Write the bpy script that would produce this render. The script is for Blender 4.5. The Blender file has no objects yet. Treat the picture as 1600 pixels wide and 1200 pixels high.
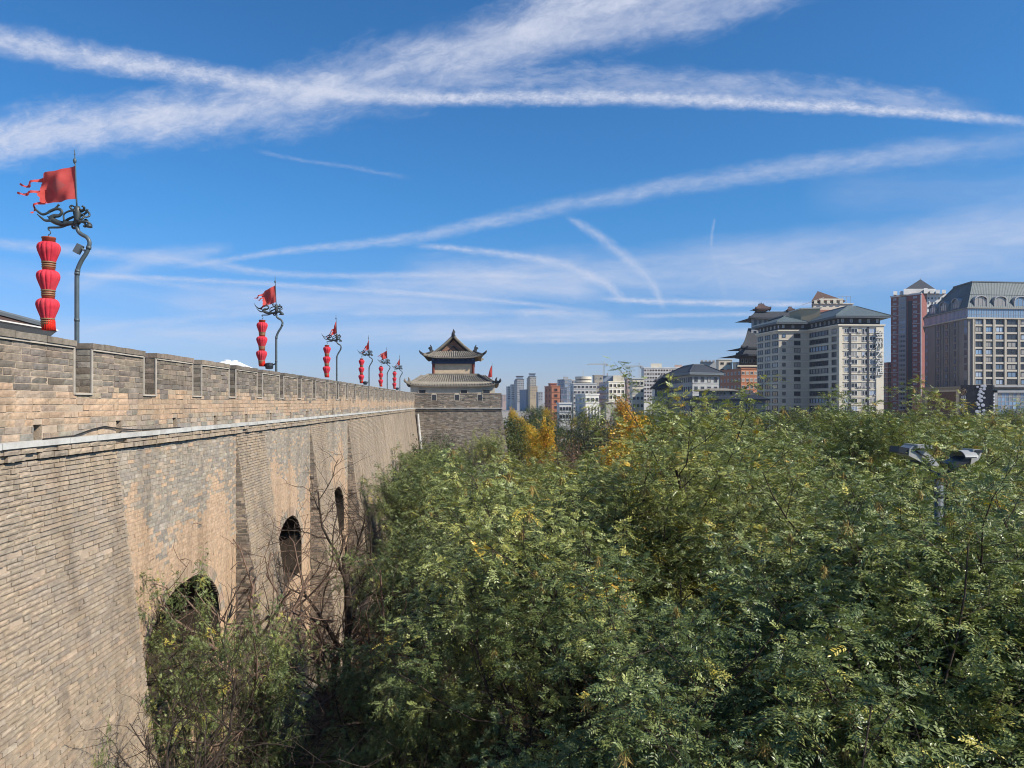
import bpy, math, random
import numpy as np
from mathutils import Vector, Matrix

# ------------------------------------------------------------------ camera
scene = bpy.context.scene
COL = scene.collection
R = math.radians
FPX = 1209.0                       # focal length in photo pixels (1600 wide)
CAMZ = 12.6
VPX, VPY = 743.0, 629.0           # where the wall's level lines meet: the view is level, the frame shifted
cam_data = bpy.data.cameras.new('camera')
cam_data.sensor_width = 36.0
cam_data.lens = 36.0 * FPX / 1600.0
cam_data.clip_start = 0.1
cam_data.clip_end = 90000
cam = bpy.data.objects.new('camera', cam_data)
COL.objects.link(cam)
cam.location = (0, 0, CAMZ)
cam.rotation_euler = (R(90), 0, 0)
cam_data.shift_x = (800.0 - VPX) / 1600.0
cam_data.shift_y = (VPY - 600.0) / 1600.0
scene.camera = cam

def ray(px, py):
    return np.array([px - VPX, FPX, VPY - py])

def at(px, py, D):
    """world point seen at photo pixel px,py at distance D along the wall axis"""
    d = ray(px, py)
    p = d * (D / d[1])
    return Vector((p[0], p[1], p[2] + CAMZ))

def X(px, D):
    return at(px, 629, D).x

def Z(py, D, px=1200):
    return at(px, py, D).z

def proj(p):
    """world points (N,3) -> photo pixels and depth"""
    q = np.asarray(p, float) - np.array([0, 0, CAMZ])
    return VPX + FPX * q[:, 0] / q[:, 1], VPY - FPX * q[:, 2] / q[:, 1], q[:, 1]

# ------------------------------------------------------------------ light
SUN_EL, SUN_AZ = R(39), R(63)      # azimuth measured from -Y (behind the camera) towards +X
to_sun = Vector((math.sin(SUN_AZ) * math.cos(SUN_EL), -math.cos(SUN_AZ) * math.cos(SUN_EL), math.sin(SUN_EL)))
sun_data = bpy.data.lights.new('sun', 'SUN')
sun_data.energy = 5.0
sun_data.angle = R(0.53)
sun_data.color = (1.0, 0.93, 0.82)
sun = bpy.data.objects.new('sun', sun_data)
COL.objects.link(sun)
sun.rotation_euler = to_sun.to_track_quat('Z', 'Y').to_euler()
sun.location = (60, -40, 80)

world = bpy.data.worlds.new('World')
scene.world = world
world.use_nodes = True
WT = world.node_tree
for n in list(WT.nodes):
    WT.nodes.remove(n)

class NT:
    """small helper for wiring nodes"""
    def __init__(s, tree):
        s.t = tree
    def n(s, typ, **kw):
        nd = s.t.nodes.new(typ)
        for k, v in kw.items():
            setattr(nd, k, v)
        return nd
    def put(s, sock, v):
        if hasattr(v, 'is_output') or isinstance(v, bpy.types.NodeSocket):
            s.t.links.new(v, sock)
        elif v is not None:
            sock.default_value = v
    def math(s, op, a, b=None, c=None, clamp=False):
        nd = s.n('ShaderNodeMath', operation=op, use_clamp=clamp)
        for i, v in enumerate((a, b, c)):
            s.put(nd.inputs[i], v)
        return nd.outputs[0]
    def vmath(s, op, a, b=None, out=0):
        nd = s.n('ShaderNodeVectorMath', operation=op)
        s.put(nd.inputs[0], a)
        if b is not None:
            if op == 'SCALE':
                s.put(nd.inputs['Scale'], b)
            else:
                s.put(nd.inputs[1], b)
        return nd.outputs[out]
    def mix(s, f, a, b, blend='MIX'):
        nd = s.n('ShaderNodeMix', data_type='RGBA', blend_type=blend)
        s.put(nd.inputs[0], f); s.put(nd.inputs[6], a); s.put(nd.inputs[7], b)
        return nd.outputs[2]
    def noise(s, vec, scale, detail=3.0, rough=0.55, out='Fac'):
        nd = s.n('ShaderNodeTexNoise')
        if vec is not None:
            s.put(nd.inputs['Vector'], vec)
        nd.inputs['Scale'].default_value = scale
        nd.inputs['Detail'].default_value = detail
        nd.inputs['Roughness'].default_value = rough
        return nd.outputs[out]
    def rng(s, v, a, b, c=0.0, d=1.0, smooth=False):
        nd = s.n('ShaderNodeMapRange')
        if smooth:
            nd.interpolation_type = 'SMOOTHSTEP'
        for i, x in enumerate((v, a, b, c, d)):
            s.put(nd.inputs[i], x)
        return nd.outputs[0]

SKY_STRENGTH = 0.072
w = NT(WT)
sky = w.n('ShaderNodeTexSky', sky_type='NISHITA')
sky.sun_disc = False
sky.sun_elevation = SUN_EL
sky.sun_rotation = math.pi - SUN_AZ          # Blender: 0 = +Y, clockwise
sky.altitude = 400
sky.air_density = 1.0
sky.dust_density = 0.35
sky.ozone_density = 1.0
# white balance of the sky: deep clear blue overhead, paler towards the horizon
tcw = w.n('ShaderNodeTexCoord')
sepw = w.n('ShaderNodeSeparateXYZ'); WT.links.new(tcw.outputs['Generated'], sepw.inputs[0])
el = w.rng(sepw.outputs[2], 0.0, 0.26, 0.0, 1.0, True)
tintw = w.mix(el, (0.74, 0.87, 1.38, 1), (0.40, 1.06, 1.64, 1))
skycol = w.mix(1.0, sky.outputs[0], tintw, 'MULTIPLY')
bg = w.n('ShaderNodeBackground')
bg.inputs['Strength'].default_value = SKY_STRENGTH
WT.links.new(skycol, bg.inputs['Color'])
wo = w.n('ShaderNodeOutputWorld')
WT.links.new(bg.outputs[0], wo.inputs['Surface'])

vs = scene.view_settings
vs.view_transform = 'Standard'
vs.look = 'None'
vs.exposure = 0.28
vs.gamma = 1.0
vs.use_curve_mapping = False
scene.render.engine = 'CYCLES'
scene.cycles.max_bounces = 4
scene.cycles.diffuse_bounces = 1
scene.cycles.filter_width = 1.05
scene.cycles.glossy_bounces = 1
scene.cycles.transmission_bounces = 2
scene.cycles.transparent_max_bounces = 8
scene.cycles.volume_bounces = 0
scene.cycles.use_adaptive_sampling = True
scene.cycles.adaptive_threshold = 0.016
scene.cycles.use_denoising = True
scene.cycles.denoiser = 'OPENIMAGEDENOISE'
scene.cycles.denoising_input_passes = 'RGB_ALBEDO_NORMAL'
scene.cycles.denoising_prefilter = 'ACCURATE'
scene.cycles.caustics_reflective = False
scene.cycles.caustics_refractive = False
scene.render.use_persistent_data = False
scene.cycles.sample_clamp_indirect = 6.0

rnd = random.Random(7)
RNG = np.random.default_rng(11)

# ------------------------------------------------------------------ materials
def new_mat(name):
    m = bpy.data.materials.new(name); m.use_nodes = True
    for n in list(m.node_tree.nodes):
        m.node_tree.nodes.remove(n)
    return m, NT(m.node_tree)

def finish(m, h, col, rough=0.8, spec=0.3, bump=None, bump_d=0.01, metal=0.0):
    b = h.n('ShaderNodeBsdfPrincipled')
    h.put(b.inputs['Base Color'], col if not isinstance(col, tuple) else (col + (1,))[:4])
    h.put(b.inputs['Roughness'], rough)
    h.put(b.inputs['Specular IOR Level'], spec)
    b.inputs['Metallic'].default_value = metal
    if bump is not None:
        bn = h.n('ShaderNodeBump'); bn.inputs['Strength'].default_value = 0.8
        bn.inputs['Distance'].default_value = bump_d
        h.put(bn.inputs['Height'], bump)
        h.t.links.new(bn.outputs[0], b.inputs['Normal'])
    o = h.n('ShaderNodeOutputMaterial')
    h.t.links.new(b.outputs[0], o.inputs['Surface'])
    return m

def pos(h, world_space=False):
    if world_space:
        return h.n('ShaderNodeNewGeometry').outputs['Position']
    return h.n('ShaderNodeTexCoord').outputs['Object']

def plain(name, col, rough=0.75, var=0.18, scale=2.0, spec=0.3, metal=0.0, bump=0.0, dirt=None):
    """coloured surface with mottling; dirt = (colour, amount) weathering blotches"""
    m, h = new_mat(name)
    P = pos(h, True)
    n1 = h.noise(P, scale, 5, 0.6)
    a = tuple(c * (1 - var) for c in col) + (1,)
    b = tuple(min(1, c * (1 + var)) for c in col) + (1,)
    c = h.mix(h.rng(n1, 0.3, 0.7), a, b)
    if dirt:
        n2 = h.noise(P, scale * 0.35, 6, 0.65)
        c = h.mix(h.math('MULTIPLY', h.rng(n2, 0.48, 0.7), dirt[1]), c, dirt[0] + (1,))
    bm = h.noise(P, scale * 12, 3) if bump else None
    return finish(m, h, c, rough, spec, bm, bump, metal)

def brick_mat(name, from_attr):
    """brick colour is each brick's own (attribute or object colour), plus grain, chips and pale lime bloom"""
    m, h = new_mat(name)
    P = pos(h, True)
    if from_attr:
        a = h.n('ShaderNodeVertexColor', layer_name='col').outputs['Color']
    else:
        a = h.n('ShaderNodeObjectInfo').outputs['Color']
    n1 = h.noise(P, 9.0, 6, 0.65)
    n2 = h.noise(P, 45.0, 4, 0.6)
    c = h.mix(h.rng(n1, 0.3, 0.72), h.mix(1.0, a, (0.70, 0.70, 0.70, 1), 'MULTIPLY'), h.mix(1.0, a, (1.25, 1.22, 1.18, 1), 'MULTIPLY'))
    bloom = h.math('MULTIPLY', h.rng(h.noise(P, 1.6, 6, 0.7), 0.58, 0.74), 0.45)
    c = h.mix(bloom, c, (0.42, 0.37, 0.30, 1))
    pit = h.rng(n2, 0.34, 0.27, 0.0, 0.6)
    c = h.mix(pit, c, (0.09, 0.075, 0.06, 1))
    # water streaks and soot, running down the face
    st = h.noise(h.vmath('MULTIPLY', P, (0.9, 0.9, 0.10)), 1.3, 6, 0.6)
    c = h.mix(h.math('MULTIPLY', h.rng(st, 0.47, 0.68), 0.62), c, h.mix(1.0, c, (0.52, 0.50, 0.48, 1), 'MULTIPLY'))
    pl_ = h.noise(P, 0.33, 5, 0.6)
    c = h.mix(h.math('MULTIPLY', h.rng(pl_, 0.50, 0.68), 0.5), c, h.mix(1.0, c, (1.22, 1.18, 1.12, 1), 'MULTIPLY'))
    hgt = h.math('ADD', h.math('MULTIPLY', n1, 0.7), h.math('MULTIPLY', n2, 0.4))
    return finish(m, h, c, 0.92, 0.15, hgt, 0.014)

M = {}
M['brick'] = brick_mat('old_brick', True)
M['brick_piece'] = brick_mat('old_brick_piece', False)
M['mortar'] = plain('lime_mortar', (0.45, 0.352, 0.258), 0.95, 0.2, 3.0, 0.1, bump=0.012, dirt=((0.22, 0.18, 0.14), 0.5))
M['mortar_pale'] = plain('pale_mortar', (0.46, 0.41, 0.34), 0.95, 0.15, 6.0, 0.1)
M['strip'] = plain('painted_strip', (0.56, 0.545, 0.50), 0.6, 0.12, 4.0, 0.3, dirt=((0.33, 0.30, 0.26), 0.7))
M['dark_inside'] = plain('shaded_vault_brick', (0.07, 0.056, 0.043), 0.95, 0.3, 3.0, 0.1)  # near-black brick; the shade inside the arches is put into its colour
M['cable'] = plain('black_cable', (0.02, 0.02, 0.02), 0.5, 0.1)
M['iron'] = plain('green_grey_iron', (0.045, 0.055, 0.055), 0.45, 0.25, 8.0, 0.5)
M['pole_paint'] = plain('slate_pole_paint', (0.075, 0.10, 0.11), 0.45, 0.2, 6.0, 0.5)
M['gold'] = plain('aged_gold_band', (0.24, 0.15, 0.075), 0.5, 0.2, 9.0, 0.4)
M['lantern'] = plain('red_lantern_cloth', (0.64, 0.045, 0.068), 0.85, 0.24, 7.0, 0.12, bump=0.004, dirt=((0.50, 0.075, 0.085), 0.7))
M['lantern_brown'] = plain('lantern_collar', (0.30, 0.07, 0.035), 0.6, 0.2, 9.0, 0.3)
M['tassel'] = plain('red_tassel', (0.62, 0.03, 0.02), 0.8, 0.2, 25.0, 0.1)
M['lamp_grey'] = plain('lamp_grey', (0.33, 0.33, 0.32), 0.4, 0.08, 3.0, 0.4)
M['lamp_dark'] = plain('lamp_dark', (0.03, 0.035, 0.045), 0.4, 0.1)
M['bark'] = plain('bark', (0.075, 0.058, 0.045), 0.95, 0.4, 7.0, 0.1, bump=0.02)
M['bark_red'] = plain('reddish_twigs', (0.17, 0.115, 0.085), 0.95, 0.35, 7.0, 0.1)
M['bark_pale'] = plain('pale_twigs', (0.20, 0.15, 0.11), 0.95, 0.3, 7.0, 0.1)
M['pods'] = plain('seed_pods', (0.33, 0.235, 0.075), 0.8, 0.3, 5.0, 0.2)
M['soil'] = plain('park_soil', (0.10, 0.078, 0.055), 0.98, 0.45, 0.8, 0.05, bump=0.05, dirt=((0.045, 0.055, 0.025), 0.8))
M['city_ground'] = plain('city_ground', (0.30, 0.265, 0.215), 0.9, 0.2, 0.05)
M['tile'] = plain('grey_roof_tile', (0.22, 0.195, 0.16), 0.85, 0.3, 3.0, 0.2, dirt=((0.28, 0.24, 0.17), 0.5))
M['tile_dark'] = plain('dark_roof_tile', (0.045, 0.048, 0.055), 0.7, 0.25, 2.0, 0.3)
M['tile_green'] = plain('green_grey_roof', (0.095, 0.122, 0.128), 0.6, 0.15, 0.6, 0.3)
M['plaster'] = plain('warm_plaster', (0.60, 0.46, 0.31), 0.9, 0.12, 1.5, 0.1, dirt=((0.33, 0.26, 0.19), 0.5))
M['plaster_grey'] = plain('pale_grey_plaster', (0.56, 0.48, 0.36), 0.9, 0.12, 1.5, 0.1, dirt=((0.3, 0.26, 0.2), 0.5))
M['red_wood'] = plain('red_painted_wood', (0.16, 0.04, 0.028), 0.6, 0.2, 5.0)
M['blue_beam'] = plain('painted_beam', (0.035, 0.06, 0.12), 0.6, 0.3, 6.0)
M['gable'] = plain('gable_board', (0.28, 0.15, 0.10), 0.8, 0.3, 5.0)
M['white_cloth'] = plain('white_canvas', (0.78, 0.78, 0.77), 0.8, 0.05, 2.0)
M['slate_trim'] = plain('slate_trim', (0.115, 0.135, 0.15), 0.6, 0.12, 2.0)
for nm, c in (('cream', (0.68, 0.61, 0.48)), ('hotel_stone', (0.56, 0.50, 0.40)), ('grey_wall', (0.34, 0.34, 0.33)),
              ('grey_brick', (0.16, 0.175, 0.20)), ('orange_brick', (0.50, 0.21, 0.12)), ('red_brick', (0.27, 0.105, 0.088)), ('red_house', (0.40, 0.16, 0.11)),
              ('white_wall', (0.64, 0.62, 0.57)), ('pink_wall', (0.46, 0.34, 0.29)), ('blue_grey', (0.22, 0.27, 0.34)),
              ('tan_tower', (0.45, 0.39, 0.31)), ('tower_grey', (0.36, 0.36, 0.36)), ('taupe', (0.245, 0.225, 0.205)), ('limestone', (0.50, 0.45, 0.37)),
              ('bill_black', (0.012, 0.013, 0.02)), ('brown_panel', (0.11, 0.065, 0.048)), ('dot_white', (0.62, 0.62, 0.64)),
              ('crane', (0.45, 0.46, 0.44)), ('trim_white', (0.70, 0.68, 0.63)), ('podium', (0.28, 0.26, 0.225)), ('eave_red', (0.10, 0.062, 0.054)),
              ('dark_band', (0.05, 0.055, 0.065)), ('letter', (0.55, 0.52, 0.44)), ('tan_light', (0.47, 0.36, 0.22))):
    M[nm] = plain(nm, c, 0.8, 0.09, 0.25, 0.25, dirt=(tuple(x * 0.72 for x in c), 0.5))

def glass_mat(name, col, rough=0.12):
    m, h = new_mat(name)
    oi = h.n('ShaderNodeObjectInfo').outputs['Random']
    k = h.rng(oi, 0.0, 1.0, 0.55, 1.7)
    c = h.mix(h.math('GREATER_THAN', oi, 0.84), h.vmath('SCALE', col, k), (0.30, 0.28, 0.25, 1))   # some curtains drawn
    return finish(m, h, c, rough, 0.5)
M['glass'] = glass_mat('window_glass', (0.022, 0.026, 0.034))
M['glass_blue'] = glass_mat('blue_glass', (0.17, 0.26, 0.37), 0.10)  # blue tint that also carries reflected sky in its base colour
M['glass_pale'] = glass_mat('pale_glass', (0.26, 0.31, 0.37), 0.12)  # lighter base colour puts the sky's reflection into the panes

def leaf_mat(name, stops, trans=0.3, gloss=0.35):
    m, h = new_mat(name)
    tint = h.n('ShaderNodeAttribute', attribute_name='tint').outputs['Fac']
    gm = h.n('ShaderNodeNewGeometry')
    oi = h.n('ShaderNodeObjectInfo')
    tt = h.math('ADD', tint, h.math('MULTIPLY', h.math('SUBTRACT', gm.outputs['Random Per Island'], 0.5), 0.16))
    sp = h.n('ShaderNodeSeparateColor'); h.t.links.new(oi.outputs['Color'], sp.inputs[0])
    tt = h.math('ADD', tt, h.math('SUBTRACT', sp.outputs[0], 0.5))
    patch = h.noise(gm.outputs['Position'], 0.42, 3, 0.5)
    tt = h.math('ADD', tt, h.math('MULTIPLY', h.math('SUBTRACT', patch, 0.5), 0.36), clamp=True)
    rp = h.n('ShaderNodeValToRGB')
    els = rp.color_ramp.elements
    els[0].position, els[0].color = stops[0][0], stops[0][1] + (1,)
    els[1].position, els[1].color = stops[-1][0], stops[-1][1] + (1,)
    for p_, c_ in stops[1:-1]:
        e = els.new(p_); e.color = c_ + (1,)
    h.t.links.new(tt, rp.inputs[0])
    c = rp.outputs[0]
    b = h.n('ShaderNodeBsdfPrincipled')
    h.t.links.new(c, b.inputs['Base Color'])
    b.inputs['Roughness'].default_value = 0.36
    b.inputs['Specular IOR Level'].default_value = gloss
    tr = h.n('ShaderNodeBsdfTranslucent')
    h.t.links.new(h.mix(1.0, c, (1.25, 1.35, 0.7, 1), 'MULTIPLY'), tr.inputs['Color'])
    mx = h.n('ShaderNodeMixShader'); mx.inputs[0].default_value = trans
    h.t.links.new(b.outputs[0], mx.inputs[1]); h.t.links.new(tr.outputs[0], mx.inputs[2])
    o = h.n('ShaderNodeOutputMaterial'); h.t.links.new(mx.outputs[0], o.inputs['Surface'])
    return m
M['leaf'] = leaf_mat('pagoda_tree_leaf', [(0.0, (0.095, 0.132, 0.040)), (0.30, (0.285, 0.322, 0.104)), (0.60, (0.49, 0.44, 0.095)), (0.82, (0.60, 0.42, 0.05)), (1.0, (0.60, 0.31, 0.03))], 0.11, 0.46)
M['leaf_far'] = leaf_mat('park_tree_leaf', [(0.0, (0.055, 0.080, 0.026)), (0.32, (0.13, 0.155, 0.040)), (0.62, (0.33, 0.25, 0.05)), (1.0, (0.52, 0.28, 0.03))], 0.2, 0.25)
M['leaf_gold'] = leaf_mat('ginkgo_leaf', [(0.0, (0.25, 0.25, 0.05)), (0.35, (0.60, 0.42, 0.045)), (0.75, (0.66, 0.34, 0.03)), (1.0, (0.62, 0.25, 0.025))], 0.3)
M['leaf_dark'] = leaf_mat('evergreen_leaf', [(0.0, (0.022, 0.036, 0.020)), (0.5, (0.042, 0.062, 0.030)), (1.0, (0.09, 0.10, 0.04))], 0.15)
M['leaf_rust'] = leaf_mat('rust_leaf', [(0.0, (0.12, 0.075, 0.04)), (0.5, (0.26, 0.13, 0.045)), (1.0, (0.40, 0.19, 0.04))], 0.25)

# ------------------------------------------------------------------ object helpers
def link(name, mesh, parent=None, loc=None, rz=None):
    o = bpy.data.objects.new(name, mesh)
    COL.objects.link(o)
    if parent is not None:
        o.parent = parent
    if loc is not None:
        o.location = loc
    if rz is not None:
        o.rotation_euler = (0, 0, rz)
    return o

def tag(o, label, cat, group=None, kind=None):
    o['label'] = label
    if cat:
        o['category'] = cat
    if group:
        o['group'] = group
    if kind:
        o['kind'] = kind
    return o

def thing(name, loc, label, cat, group=None, rz=0.0):
    o = bpy.data.objects.new(name, None)
    o.empty_display_size = 0.3
    COL.objects.link(o)
    o.location = loc
    o.rotation_euler = (0, 0, rz)
    return tag(o, label, cat, group)

def npmesh(name, verts, quads, mats, smooth=False, mat_idx=None):
    """verts (N,3), quads (F,4) numpy -> mesh, fast"""
    me = bpy.data.meshes.new(name)
    verts = np.ascontiguousarray(verts, np.float32)
    quads = np.ascontiguousarray(quads, np.int32)
    nF, k = quads.shape
    me.vertices.add(len(verts)); me.vertices.foreach_set('co', verts.ravel())
    me.loops.add(nF * k); me.loops.foreach_set('vertex_index', quads.ravel())
    me.polygons.add(nF)
    me.polygons.foreach_set('loop_start', np.arange(0, nF * k, k, dtype=np.int32))
    if mat_idx is not None:
        me.polygons.foreach_set('material_index', np.asarray(mat_idx, np.int32))
    me.polygons.foreach_set('use_smooth', np.full(nF, bool(smooth)))
    me.update(calc_edges=True)
    for m in (mats if isinstance(mats, (list, tuple)) else [mats]):
        me.materials.append(m)
    return me

class MB:
    """collects boxes, prisms, tubes and lathes into one mesh"""
    def __init__(s):
        s.v, s.f, s.m = [], [], []
    def add(s, vs, fs, mi=0):
        o = len(s.v)
        s.v.extend([tuple(p) for p in vs])
        for q in fs:
            s.f.append(tuple(i + o for i in q)); s.m.append(mi)
    def box(s, x0, x1, y0, y1, z0, z1, mi=0):
        s.add([(x0, y0, z0), (x1, y0, z0), (x1, y1, z0), (x0, y1, z0), (x0, y0, z1), (x1, y0, z1), (x1, y1, z1), (x0, y1, z1)],
              [(3, 2, 1, 0), (4, 5, 6, 7), (0, 1, 5, 4), (1, 2, 6, 5), (2, 3, 7, 6), (3, 0, 4, 7)], mi)
    def obox(s, c, u, v, n, du, dv, dn, mi=0):
        """oriented box about centre c with half sizes"""
        c, u, v, n = (Vector(q) for q in (c, u, v, n))
        P = [c + u * (a * du) + v * (b * dv) + n * (e * dn) for e in (-1, 1) for a, b in ((-1, -1), (1, -1), (1, 1), (-1, 1))]
        s.add(P, [(3, 2, 1, 0), (4, 5, 6, 7), (0, 1, 5, 4), (1, 2, 6, 5), (2, 3, 7, 6), (3, 0, 4, 7)], mi)
    def prism(s, poly, z0, z1, mi=0, top=None):
        n = len(poly)
        tp = top or poly
        s.add([(p[0], p[1], z0) for p in poly] + [(p[0], p[1], z1) for p in tp],
              [tuple(range(n - 1, -1, -1)), tuple(range(n, 2 * n))] + [(i, (i + 1) % n, n + (i + 1) % n, n + i) for i in range(n)], mi)
    def tube(s, pts, rad, sides=8, mi=0, closed=False):
        pts = [Vector(p) for p in pts]
        n = len(pts)
        if not hasattr(rad, '__len__'):
            rad = [rad] * n
        tg = []
        for i in range(n):
            a, b = pts[max(i - 1, 0)], pts[min(i + 1, n - 1)]
            tg.append((b - a).normalized() if (b - a).length > 1e-9 else Vector((0, 0, 1)))
        ref = Vector((0, 1, 0)) if abs(tg[0].y) < 0.9 else Vector((1, 0, 0))
        vs, fs = [], []
        u = tg[0].cross(ref).normalized()
        for i in range(n):
            u = (u - tg[i] * u.dot(tg[i])).normalized()
            v = tg[i].cross(u)
            for k in range(sides):
                a = 2 * math.pi * k / sides
                vs.append(pts[i] + (u * math.cos(a) + v * math.sin(a)) * rad[i])
        for i in range(n - 1):
            for k in range(sides):
                fs.append((i * sides + k, i * sides + (k + 1) % sides, (i + 1) * sides + (k + 1) % sides, (i + 1) * sides + k))
        fs.append(tuple(range(sides - 1, -1, -1)))
        fs.append(tuple((n - 1) * sides + k for k in range(sides)))
        s.add(vs, fs, mi)
    def lathe(s, prof, c=(0, 0, 0), sides=16, mi=0, lobes=0, depth=0.0):
        """prof: (radius, z) from bottom to top"""
        vs, fs = [], []
        for r, z in prof:
            for k in range(sides):
                a = 2 * math.pi * k / sides
                rr = r
                if lobes:
                    rr = r * (1 - depth * (1 - abs(math.sin(a * lobes / 2))) ** 2)
                vs.append((c[0] + rr * math.cos(a), c[1] + rr * math.sin(a), c[2] + z))
        n = len(prof)
        for i in range(n - 1):
            for k in range(sides):
                fs.append((i * sides + k, i * sides + (k + 1) % sides, (i + 1) * sides + (k + 1) % sides, (i + 1) * sides + k))
        fs.append(tuple(range(sides - 1, -1, -1)))
        fs.append(tuple((n - 1) * sides + k for k in range(sides)))
        s.add(vs, fs, mi)
    def mesh(s, name, mats, smooth=False):
        me = bpy.data.meshes.new(name)
        me.from_pydata(s.v, [], s.f)
        for m in (mats if isinstance(mats, (list, tuple)) else [mats]):
            me.materials.append(m)
        me.polygons.foreach_set('material_index', s.m)
        if smooth:
            me.polygons.foreach_set('use_smooth', [True] * len(s.f))
        me.update()
        return me
    def build(s, name, mats, parent=None, smooth=False, loc=None):
        return link(name, s.mesh(name, mats, smooth), parent, loc)
def spline(pts, n=6):
    """Catmull-Rom through points"""
    P = [np.array(p, float) for p in pts]
    P = [2 * P[0] - P[1]] + P + [2 * P[-1] - P[-2]]
    out = []
    for i in range(1, len(P) - 2):
        for k in range(n):
            t = k / n
            out.append(0.5 * ((2 * P[i]) + (-P[i - 1] + P[i + 1]) * t + (2 * P[i - 1] - 5 * P[i] + 4 * P[i + 1] - P[i + 2]) * t * t + (-P[i - 1] + 3 * P[i] - 3 * P[i + 1] + P[i + 2]) * t ** 3))
    out.append(P[-2])
    return out

# ------------------------------------------------------------------ contrails: thin sheets of ice cloud on a high layer, their sunlit white put in as emission
CIRRUS = 1500.0
def plane_pt(px, py):
    d = ray(px, py)
    return np.array([d[0] / d[2], d[1] / d[2]]) * CIRRUS
def cloud_mat(op, rough, soft, streak):
    m, h = new_mat('ice_cloud')
    uv = h.n('ShaderNodeUVMap', uv_map='UVMap').outputs[0]
    sx = h.n('ShaderNodeSeparateXYZ'); h.t.links.new(uv, sx.inputs[0])
    rn = h.n('ShaderNodeObjectInfo').outputs['Random']
    off = h.n('ShaderNodeCombineXYZ'); h.t.links.new(h.math('MULTIPLY', rn, 50.0), off.inputs[2])
    P = h.vmath('ADD', h.vmath('MULTIPLY', uv, (1.0, streak, 1.0)), off.outputs[0])
    nb = h.noise(P, 0.8, 5, 0.6); nf = h.noise(h.vmath('ADD', P, h.vmath('SCALE', h.noise(P, 1.4, 3, 0.5, 'Color'), 0.8)), 2.0, 8, 0.7)
    fl = h.math('ADD', h.math('MULTIPLY', nb, 0.5), h.math('MULTIPLY', nf, 0.5))
    warp = h.math('MULTIPLY', h.math('SUBTRACT', h.noise(P, 0.35, 3, 0.5), 0.5), 1.1 * soft)
    s_ = h.math('ABSOLUTE', h.math('ADD', sx.outputs[0], warp))
    s_ = h.math('ADD', s_, h.math('MULTIPLY', h.math('SUBTRACT', fl, 0.5), rough))
    body = h.rng(s_, 1.35, -0.15, 0.0, 1.0, True)
    side = h.rng(h.math('ABSOLUTE', sx.outputs[0]), 2.0, 1.35, 0.0, 1.0, True)
    fade = h.n('ShaderNodeAttribute', attribute_name='fade').outputs['Fac']
    d = h.math('MULTIPLY', h.math('MULTIPLY', body, side), h.math('MULTIPLY', fade, op))
    d = h.math('MULTIPLY', d, h.rng(fl, 0.66, 0.36, 0.5, 1.15), clamp=True)
    tb = h.n('ShaderNodeBsdfTransparent')
    h.t.links.new(h.math('SUBTRACT', 1.0, d), tb.inputs['Color'])
    em = h.n('ShaderNodeEmission'); em.inputs['Color'].default_value = (0.555, 0.590, 0.705, 1)
    h.t.links.new(d, em.inputs['Strength'])
    ad = h.n('ShaderNodeAddShader')
    h.t.links.new(tb.outputs[0], ad.inputs[0]); h.t.links.new(em.outputs[0], ad.inputs[1])
    o = h.n('ShaderNodeOutputMaterial'); h.t.links.new(ad.outputs[0], o.inputs['Surface'])
    m.cycles.emission_sampling = 'NONE'
    return m
n_trail = 0
def contrail(pts, op=0.6, rough=1.2, streak=0.5, soft=0.3, label='thin white contrail'):
    """pts: photo-measured (px, py, half width px) along the trail"""
    global n_trail
    P = spline([(a, b, c_) for a, b, c_ in pts], 8)
    n = len(P)
    V, UV, FD_ = [], [], []
    z = CAMZ + CIRRUS + n_trail * 6.0
    k = 1 + n_trail * 6.0 / CIRRUS
    arc = 0.0
    W = 2.1
    for i, p in enumerate(P):
        d = P[min(i + 1, n - 1)] - P[max(i - 1, 0)]
        nn = np.array([-d[1], d[0]]) / math.hypot(d[0], d[1])
        if i:
            arc += math.hypot(*(P[i] - P[i - 1])[:2]) / max(p[2], 2.0)
        t_ = i / (n - 1)
        f = min(1.0, t_ / 0.14, (1 - t_) / 0.14); f = f * f * (3 - 2 * f)
        for s_ in (-W, -W / 2, 0, W / 2, W):
            q = plane_pt(p[0] + nn[0] * p[2] * s_, p[1] + nn[1] * p[2] * s_) * k
            V.append((q[0], q[1], z)); UV.append((s_, arc)); FD_.append(f)
    F = [(i * 5 + j, i * 5 + j + 1, i * 5 + j + 6, i * 5 + j + 5) for i in range(n - 1) for j in range(4)]
    me = npmesh('contrail', np.array(V), np.array(F), cloud_mat(op, rough, soft, streak))
    uvl = me.uv_layers.new(name='UVMap')
    uvl.data.foreach_set('uv', np.array([UV[i] for f_ in F for i in f_], np.float32).ravel())
    a_ = me.attributes.new('fade', 'FLOAT', 'POINT'); a_.data.foreach_set('value', np.array(FD_, np.float32))
    o = link('contrail', me); o['kind'] = 'stuff'; o['label'] = label
    n_trail += 1

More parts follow.
